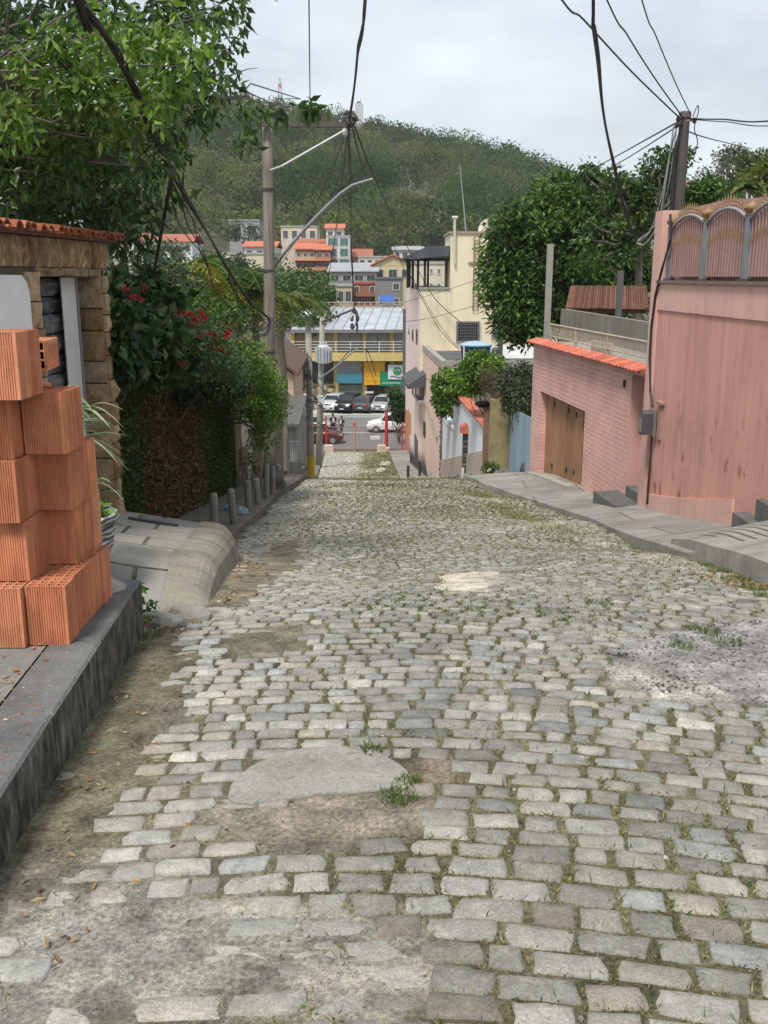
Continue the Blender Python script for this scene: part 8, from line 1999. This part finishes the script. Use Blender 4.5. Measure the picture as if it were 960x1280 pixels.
def hill():
    mb = MB(); ys = np.concatenate([[106], np.linspace(112, 230, 12), np.linspace(242, 470, 26), np.linspace(490, 900, 6)]); us = np.linspace(-.75, .75, 90)
    V = np.array([[(u*y, y, float(hill_z(u*y, y))) for u in us] for y in ys]); n, m, _ = V.shape; mb.v = [tuple(q) for q in V.reshape(-1, 3)]
    for j in range(n-1):
        for i in range(m-1): mb.f.append((j*m+i, j*m+i+1, (j+1)*m+i+1, (j+1)*m+i)); mb.c.append(None)
    mb.build('hill', M('hill_earth', (.075, .08, .045), .3, .03, .95, dirt=(.14, .11, .07), dirt_amt=.4), kind='structure', smooth=True, loc=(0, 0, 0))
    # woods: crowns of many small leaf clumps, one tone per tree
    rng = np.random.default_rng(5); Q = []; C = []
    N = 2500; k = 0
    pal = [((.065, .098, .040), 5), ((.082, .115, .045), 5), ((.050, .080, .036), 4), ((.115, .135, .055), 4), ((.125, .14, .06), 3), ((.15, .13, .075), 1.5), ((.17, .18, .065), 2), ((.15, .14, .115), 1.6), ((.045, .072, .034), 2)]
    pc = np.array([p[0] for p in pal]); pw = np.array([p[1] for p in pal], float); pw /= pw.sum()
    while k < N:
        u = rng.uniform(-.52, .42); y = 226 + (D1+14-226)*rng.random()**.85; x = u*y
        px = CX+F_PX*x/(y*1.02)
        z = float(hill_z(x, y)); g = float(fbm(x, y, .014, 141, 2))
        ppy = CY - F_PX*math.tan(math.atan2(z-EYE, y)+TH)
        if 478 < px < 575 and 222 < ppy < 285 and rng.random() < .62: continue    # scrubby clearing of bare soil
        k += 1
        r = rng.uniform(2.8, 6.8)*(1.0 if y < 440 else .7); hgt = r*rng.uniform(.75, 1.25)
        pg_ = pw*np.where(pc[:, 0] > .10, math.exp((g-.5)*9), math.exp(-(g-.5)*5)); i = rng.choice(len(pc), p=pg_/pg_.sum()); col = pc[i]*rng.uniform(.72, 1.3)*(.62+.76*float(fbm(x, y, .03, 151, 2))); bare = i == 7
        nl = int((20+r*r*6.0)*(.40 if bare else 1)); q = rng.normal(size=(nl, 3)); q /= np.linalg.norm(q, axis=1, keepdims=True); q[:, 2] = np.abs(q[:, 2])*1.1-.25
        q *= rng.uniform(.80, 1.04, (nl, 1)); p = np.array([x, y, z+hgt*.55])+q*np.array([r, r, hgt])
        lob = rng.normal(size=(6, 3)); p += (lob[rng.integers(0, 6, nl)])*r*.16
        s = rng.uniform(.28, .56, nl)*(.7 if bare else 1); a = unit(rng.normal(size=(nl, 3))); b = unit(np.cross(a, rng.normal(size=(nl, 3))))
        Q.append(np.stack([p-a*s[:, None], p+b*s[:, None]*.8, p+a*s[:, None], p-b*s[:, None]*.8], 1)); C.append(np.clip(col*rng.uniform(.82, 1.18, (nl, 1)), .008, 1))
    mb = MB(); mb.quads(np.concatenate(Q), np.concatenate(C)); mb.build('forest', leaf_mat('forest_leaf', .5, .7, .05), kind='stuff', label='mixed green and brown woods covering the hill behind the town', loc=(0, 0, 0))
hill()

def ridge_things():
    def at(px, py, d): return P(px, py, d)
    # lattice mast
    q = at(350.5, 130, 470); zt = at(350.5, 97, 470).z; t = thing('radio_mast', 'red and white lattice radio mast on the wooded ridge', 'radio mast', (q.x, 470, q.z-8)); zb = q.z-8
    for i, m in enumerate((M('mast_red', (.35, .08, .06), .1, 1), M('mast_white', (.55, .55, .55), .1, 1))):
        for j in range(i, 8, 2):
            b = MB(); z0 = zb+(zt-zb)*j/8; z1 = zb+(zt-zb)*(j+1)/8; w0 = 1.5*(1-.8*j/8); w1 = 1.5*(1-.8*(j+1)/8)
            for sx in (-1, 1):
                for sy in (-1, 1): b.tube([(q.x+sx*w0, 470+sy*w0, z0), (q.x+sx*w1, 470+sy*w1, z1)], .17, 4)
                b.tube([(q.x+sx*w0, 470-w0, z0), (q.x-sx*w1, 470-w1, z1)], .11, 4)
            b.build('mast_section', m, t)
    for (px, pt, lab) in ((228, 118, 'thin pale antenna pole on the ridge behind the big tree'), (255, 112, 'second thin antenna on the ridge near the white statue')):
        a = at(px, 140, 465); b = MB(); b.tube([(a.x, 465, a.z-4), (a.x, 465, at(px, pt, 465).z)], [.25, .12], 6); b.build('antenna', M('galvanised_tube', (.36, .37, .375)), label=lab, cat='antenna')
    # white statue on a plinth
    a = at(249.5, 160, 440); s = (at(249.5, 140, 440).z-a.z)/10.; t = thing('statue', 'small white robed statue standing on the wooded ridge', 'statue', a); m = MB(); m.lathe((a.x, 440, a.z-3), [(1.6, 0), (1.6, 3), (1.2, 3.2), (1.1, 3.4), (0, 3.41)], 12); m.build('plinth', M('far_white', (.6, .6, .58), .08, 1), t); m = MB(); m.lathe((a.x, 440, a.z+.4), [(.95*s, 0), (.8*s, 3*s), (.7*s, 5*s), (.85*s, 6.8*s), (.4*s, 7.4*s), (.35*s, 7.8*s), (.55*s, 8.3*s), (.5*s, 9*s), (0, 9.4*s)], 12); m.build('figure', M('far_white', (.6, .6, .58)), t)
    # pale water tower on the ridge
    a = at(449, 158, 455); zt = at(449, 129, 455).z; t = thing('water_tower', 'pale grey square tower rising over the ridge behind the crossarm', 'tower', a); w = 9.5*455/1200/2*.98; m = MB(); m.box(a.x-w, a.x+w, 455, 455+2*w, a.z-6, zt); m.build('shaft', M('tower_grey', (.50, .51, .52), .08, .4), t); m = MB(); m.box(a.x-w*.6, a.x+w*.4, 455.5, 458, zt+.001, zt+.9); m.tube([(a.x+.5, 456, zt), (a.x+.5, 456, zt+2.2)], .12, 5); m.build('roof_plant', M('gutter_grey', (.17, .17, .17)), t)
ridge_things()

WALLS = {'cream': (.58, .52, .40), 'white': (.62, .62, .61), 'orange': (.42, .20, .13), 'grey': (.30, .30, .29), 'brick': (.30, .13, .09), 'yellow': (.56, .48, .28), 'tan': (.45, .36, .24), 'dgrey': (.20, .20, .20), 'green': (.34, .45, .42)}
ROOFT = {'red': (.46, .145, .075), 'redd': (.33, .11, .07), 'grey': (.30, .31, .32), 'dark': (.13, .13, .14), 'concrete': (.36, .35, .33)}
def town_house(label, px0, px1, pyt, pyb, d, wall, roof, rtype='gable', storeys=1, cols=3, depth=9, rh=8, balcony=False, glassy=False, win=(.55, .5), rot=0):
    a, b = P(px0, pyt, d), P(px1, pyt, d); cx = (a.x+b.x)/2; zt = a.z; zb = min(P(px0, pyb, d).z, float(hill_z(cx, d)))-2.5; zv = P(px0, pyb, d).z
    t = thing('hillside_house', label, 'house', (cx, d, zb), 'houses climbing the hillside behind the shops')
    wm = M('town_'+wall, WALLS[wall], .1, .5, .88, dirt=tuple(c*.55 for c in WALLS[wall]), dirt_amt=.35, streak=True); w = MB(); w.box(a.x, b.x, d, d+depth, zb, zt); w.build('wall', wm, t)
    fr = Frame((b.x, d), (a.x, d)); fr.n = Vector((0, -1, 0)); fr.a = Vector((a.x, d, 0)); fr.d = Vector((1, 0, 0)); L = b.x-a.x
    rm = M('town_roof_'+roof, ROOFT[roof], .22, .8, .8, .02, 3); r = MB(); e = .35; H = rh*d/1200
    if rtype == 'gable': r.slab([(a.x-e, d-e, zt), (b.x+e, d-e, zt), (b.x+e, d+depth/2, zt+H), (a.x-e, d+depth/2, zt+H)], (0, 0, .16)); r.slab([(a.x-e, d+depth+e, zt), (b.x+e, d+depth+e, zt), (b.x+e, d+depth/2+.01, zt+H), (a.x-e, d+depth/2+.01, zt+H)], (0, 0, .16))
    elif rtype == 'front': r.slab([(a.x-e, d-e, zt-.05), (cx, d-e, zt+H), (cx, d-e, zt+H+.2), (a.x-e, d-e, zt+.15)], (0, depth+2*e, 0)); r.slab([(cx+.005, d-e, zt+H), (b.x+e, d-e, zt-.05), (b.x+e, d-e, zt+.15), (cx+.005, d-e, zt+H+.2)], (0, depth+2*e, 0))
    elif rtype == 'mono': r.slab([(a.x-e, d-e, zt), (b.x+e, d-e, zt), (b.x+e, d+depth+e, zt+H), (a.x-e, d+depth+e, zt+H)], (0, 0, .14))
    else: r.box(a.x-.12, b.x+.12, d-.12, d+depth+.1, zt+.001, zt+.28)
    ro = r.build('roof', rm, t)
    if rtype == 'front': g = MB(); g.slab([(a.x, d, zt-.04), (b.x, d, zt-.04), (cx, d, zt+H-.05)], (0, .2, 0)); g.build('gable_wall', wm, t)
    fm = M('town_frame', (.52, .50, .46), .08, 3); gl = glass('town_glass', (.05, .062, .07) if not glassy else (.10, .19, .20)) if not glassy else glass('town_green_glass', (.07, .15, .155))
    hs = (zt-max(zv, zb+1))/storeys
    for s in range(storeys):
        h0 = zt-hs*(s+1); 
        for c in range(cols):
            if not glassy and random.random() < .12: continue
            u = L*(c+.5)/cols; ww = L/cols*win[0]/2*(random.uniform(.8, 1.1)); window_m(t, fr, u-ww, u+ww, h0+hs*(.5-win[1]/2), h0+hs*(.5+win[1]/2), fm, gl, .10 if not glassy else .14, (2, 1))
        if balcony and s < storeys-0:
            bb = MB(); bb.box(a.x-.05, b.x+.05, d-1.0, d-.001, h0-.1, h0+.08); bb.box(a.x-.05, b.x+.05, d-1.0, d-.9, h0+.081, h0+hs*.34); bb.build('balcony', M('town_'+balcony, WALLS.get(balcony, ROOFT.get(balcony)), .1, .5), t)
            if roof == 'red' and s > 0: br = MB(); br.slab([(a.x-.2, d-1.4, h0+hs*.93), (b.x+.2, d-1.4, h0+hs*.93), (b.x+.2, d-.0, h0+hs*1.12), (a.x-.2, d-.0, h0+hs*1.12)], (0, 0, .12)); br.build('awning_roof', rm, t)
    return t
def town():
    H = town_house
    H('white and glass house stepping up four floors with green glazed balconies', 409, 437, 296, 335, 178, 'white', 'concrete', 'flat', 3, 2, 8, glassy=True, win=(.82, .72))
    H('white upper house with a small red roof above the glazed balconies', 407.5, 429, 286, 300, 187, 'white', 'red', 'gable', 1, 2, 7, rh=6)
    H('cream flat-roofed house with square windows above the orange houses', 351, 396, 284, 302, 200, 'cream', 'concrete', 'flat', 1, 4, 9)
    H('orange terraced house with red tiled awnings, left of the glazed house', 369, 394, 312, 352, 176, 'orange', 'red', 'gable', 3, 3, 9, rh=8, balcony='tan', win=(.6, .42))
    H('darker orange terraced house attached beside the glazed house', 394.5, 413, 313, 350, 175, 'brick', 'red', 'gable', 3, 2, 9, rh=8, balcony='orange', win=(.6, .42))
    H('low house with a broad red roof right of the glazed house', 436, 464, 322, 332, 185, 'orange', 'redd', 'gable', 1, 3, 9, rh=10)
    H('low brown house in front of the cream flat-roofed one', 372, 407, 304, 314, 190, 'brick', 'redd', 'gable', 1, 4, 8, rh=5)
    H('long white house with orange gable roof behind the wooden pole', 305, 344, 309, 326, 168, 'white', 'red', 'gable', 1, 3, 9, rh=7)
    H('cream low block below the orange gable roof behind the palms', 278, 342, 318, 336, 150, 'cream', 'concrete', 'flat', 1, 5, 9)
    H('plain grey house high among the trees left of the wooden pole', 286, 324, 276, 300, 215, 'grey', 'grey', 'flat', 1, 2, 9)
    H('wide brown-roofed house behind the palms on the left', 172, 240, 303, 318, 170, 'white', 'redd', 'gable', 1, 6, 10, rh=10)
    H('grey house with a long metal roof and verandah in the centre of town', 411, 471, 340, 372, 140, 'grey', 'grey', 'mono', 2, 4, 10, rh=11, balcony='dgrey', win=(.72, .5))
    H('tan house with a pale verandah under the grey metal-roofed one', 412, 440, 358, 383, 128, 'tan', 'concrete', 'flat', 1, 3, 8, win=(.7, .5))
    H('reddish brick house beside the tan verandah', 441, 470, 355, 384, 130, 'brick', 'redd', 'flat', 2, 3, 9, balcony='brick')
    H('raw grey block house with shuttered openings right of the brick one', 469, 504, 349, 386, 127, 'dgrey', 'dark', 'flat', 2, 2, 9, win=(.4, .4))
    H('cream gable house with a red roof seen left of the black pergola', 466, 516, 332, 352, 145, 'yellow', 'red', 'front', 1, 3, 12, rh=12)
    H('pale long low house behind the red gable roof', 448, 486, 322, 334, 170, 'cream', 'concrete', 'flat', 1, 4, 8)
    H('pale green-grey roofed building at the foot of the woods', 492, 530, 313, 324, 190, 'white', 'grey', 'mono', 1, 4, 9, rh=6)
    H('cream house with scattered small windows seen through the black pergola', 516, 572, 330, 366, 110, 'cream', 'concrete', 'flat', 2, 6, 8, win=(.3, .3))
    H('grey-white low house just left of the concrete poles below the palms', 339, 366, 345, 382, 120, 'grey', 'grey', 'flat', 2, 2, 8)
    H('small orange roofed cottage at the edge of the woods left of the pole', 140, 176, 300, 314, 190, 'cream', 'redd', 'gable', 1, 3, 8, rh=8)
    # hill huts
    H('lone hut with a pale wall high in the wooded hillside', 344, 366, 232, 238, 330, 'tan', 'grey', 'mono', 1, 2, 6, rh=3)
    H('small reddish hut on the bare patch of the hillside', 518, 528, 250, 262, 300, 'brick', 'redd', 'mono', 1, 1, 6, rh=3)
    # trees among the houses
    lm = leaf_mat('tree_leaf', .32, .38, .35); bk = M('tree_bark_grey', (.13, .115, .095))
    def E(px, py, d, rx, ry, rzz, w=1.): q = P(px, py, d); return ((q.x, q.y, q.z), (rx, ry, rzz), w)
    for (px, py, d, r, pal, lab) in ((378, 360, 105, 3.2, GREENS_MID, 'broad green tree above the tiled eave left of the shop roof'), (350, 345, 120, 2.8, [(.05, .09, .03), (.07, .12, .04)], 'rounded tree below the orange terraced houses'), (300, 338, 130, 2.2, GREENS_DARK, 'dark tree between the palms and the cream low block'), (305, 290, 205, 3.6, [(.06, .08, .04), (.08, .1, .05)], 'grey-green tree in front of the plain grey house'), (262, 330, 140, 2.4, GREENS_DARK, 'dark bushy tree right of the wide brown-roofed house'), (388, 395, 100, 2.4, [(.06, .10, .025), (.09, .13, .03)], 'light green tree just behind the left end of the shop roof'), (440, 345, 165, 2.2, GREENS_DARK, 'small dark tree beside the low red roofed house'), (398, 372, 125, 2.2, GREENS_MID, 'small green tree left of the tan verandah'), (205, 322, 120, 3.0, [(.06, .085, .05), (.08, .11, .06)], 'grey-green tree in front of the wide brown-roofed house'), (548, 300, 185, 3.8, GREENS_DARK, 'dark tree behind the black pergola at the foot of the woods'), (480, 315, 200, 3.5, GREENS_DARK, 'dark tree between the red roofed house and the woods')):
        q = P(px, py, d); zb = float(hill_z(q.x, d)) if d > 104 else ZS
        tree('town_tree', lab, (q.x, d, min(zb, q.z-r)), (q.x, d, q.z-r*.4), [E(px, py, d, r, r, r*.75)], 34, 34, .55, .28, pal, lm, bk, .22, group='trees between the hillside houses', crad=(.7, 1.2), limbs=5)
    # white block with letters, glimpsed through the big tree
    a, b = P(-30, 228, 160), P(74, 228, 160); t = thing('white_block', 'white building with small lettering glimpsed through the big tree', 'building', ((a.x+b.x)/2, 160, -8)); m = MB(); m.box(a.x, b.x-3, 160, 172, -8, a.z); m.box(b.x-2.999, b.x, 160, 172, -8, P(70, 262, 160).z); m.build('wall', M('town_white', WALLS['white']), t)
    fr = Frame((a.x, 160), (b.x, 160)); fr.n = Vector((0, -1, 0))
    for (p0, p1) in ((52, 60), (64, 71)): window(t, fr, p0, 271, p1, 275, M('town_frame', (.5, .5, .5)), glass('town_glass'), .1)
    q = P(12, 240, 159.9); text('SIO', (q.x, 159.94, q.z), 1.5, M('sign_dark', (.06, .07, .10)), t)
    sg = MB(); a = P(178, 318, 150); 
town()
# ================================================================== camera, sky, sun
def finish():
    cd = bpy.data.cameras.new('camera'); cam = bpy.data.objects.new('camera', cd); COL.objects.link(cam)
    cd.sensor_fit = 'VERTICAL'; cd.sensor_height = 36; cd.sensor_width = 27; cd.lens = F_PX/1280*36
    cd.clip_end = 6000; cd.clip_start = .05
    cam.location = (0, 0, EYE); cam.rotation_euler = (PI/2-TH, 0, 0)
    SC.camera = cam
    w = bpy.data.worlds.new('World'); SC.world = w; w.use_nodes = True
    t = w.node_tree; N = t.nodes; L = t.links
    bg = N['Background']; bg.inputs['Strength'].default_value = .1
    sky = N.new('ShaderNodeTexSky'); sky.sky_type = 'NISHITA'; sky.sun_disc = False
    sky.sun_elevation = math.radians(60); sky.sun_rotation = math.radians(-152); sky.air_density = 1.2; sky.dust_density = 2.0
    tc = N.new('ShaderNodeTexCoord')
    def cloud(scale, sc, det, dist, loc=(0, 0, 0)):
        mp = N.new('ShaderNodeMapping'); mp.inputs['Scale'].default_value = sc; mp.inputs['Location'].default_value = loc
        L.new(tc.outputs['Generated'], mp.inputs[0])
        nz = N.new('ShaderNodeTexNoise'); nz.inputs['Scale'].default_value = scale; nz.inputs['Detail'].default_value = det; nz.inputs['Roughness'].default_value = .52; nz.inputs['Distortion'].default_value = dist
        L.new(mp.outputs[0], nz.inputs['Vector']); return nz.outputs['Fac']
    c1 = cloud(1.5, (1.0, 1.0, 2.8), 8, .3, (.4, .2, .1)); c2 = cloud(5.0, (1, 1, 3.0), 5, .3, (1.3, .5, 0))
    md = N.new('ShaderNodeMath'); md.operation = 'MULTIPLY_ADD'; md.inputs[1].default_value = .36; L.new(c2, md.inputs[0]); 
    m2 = N.new('ShaderNodeMath'); m2.operation = 'MULTIPLY'; m2.inputs[1].default_value = .64; L.new(c1, m2.inputs[0]); L.new(m2.outputs[0], md.inputs[2])
    cr = N.new('ShaderNodeValToRGB'); L.new(md.outputs[0], cr.inputs[0]); e = cr.color_ramp.elements
    cols = [(.36, (.46, .50, .545)), (.45, (.56, .61, .66)), (.52, (.67, .73, .78)), (.64, (.84, .88, .905))]
    while len(e) < 4: e.new(.5)
    for i, (p, c) in enumerate(cols): e[i].position = p; e[i].color = (c[0], c[1], c[2], 1)
    sc = N.new('ShaderNodeVectorMath'); sc.operation = 'SCALE'; sc.inputs['Scale'].default_value = 7.0; L.new(cr.outputs[0], sc.inputs[0])
    mx = N.new('ShaderNodeMix'); mx.data_type = 'RGBA'; mx.inputs[0].default_value = .88
    L.new(sky.outputs[0], mx.inputs[6]); L.new(sc.outputs[0], mx.inputs[7]); L.new(mx.outputs[2], bg.inputs['Color'])
    sd = bpy.data.lights.new('sun', 'SUN'); sd.energy = 2.2; sd.angle = math.radians(14); sd.color = (1, .955, .88)
    s = bpy.data.objects.new('sun', sd); COL.objects.link(s)
    el, az = math.radians(60), math.radians(-152)      # azimuth measured from +y towards +x
    d = Vector((math.sin(az)*math.cos(el), math.cos(az)*math.cos(el), math.sin(el)))
    s.rotation_euler = (-d).to_track_quat('-Z', 'Y').to_euler(); s.location = (0, 10, 60)
    SC.view_settings.view_transform = 'Standard'; SC.view_settings.look = 'None'; SC.view_settings.gamma = 1; SC.view_settings.exposure = EXPOSURE
    SC.view_settings.use_curve_mapping = False
    SC.cycles.max_bounces = 6; SC.cycles.diffuse_bounces = 3; SC.cycles.glossy_bounces = 2; SC.cycles.transmission_bounces = 4; SC.cycles.transparent_max_bounces = 6
    SC.cycles.use_denoising = True
def haze():
    mb = MB(); mb.box(-420, 420, -40, 960, -70, 140)
    m = bpy.data.materials.new('haze_air'); m.use_nodes = True; N = m.node_tree.nodes; N.remove(N['Principled BSDF'])
    v = N.new('ShaderNodeVolumePrincipled'); v.inputs['Color'].default_value = (.86, .91, .97, 1); v.inputs['Density'].default_value = HAZE; v.inputs['Anisotropy'].default_value = .2
    m.node_tree.links.new(v.outputs[0], N['Material Output'].inputs['Volume'])
    mb.build('haze', m, loc=(0, 0, 0), kind='stuff', label='thin pale haze over the valley and hill')
HAZE = .00022
haze()
EXPOSURE = 0.84
finish()
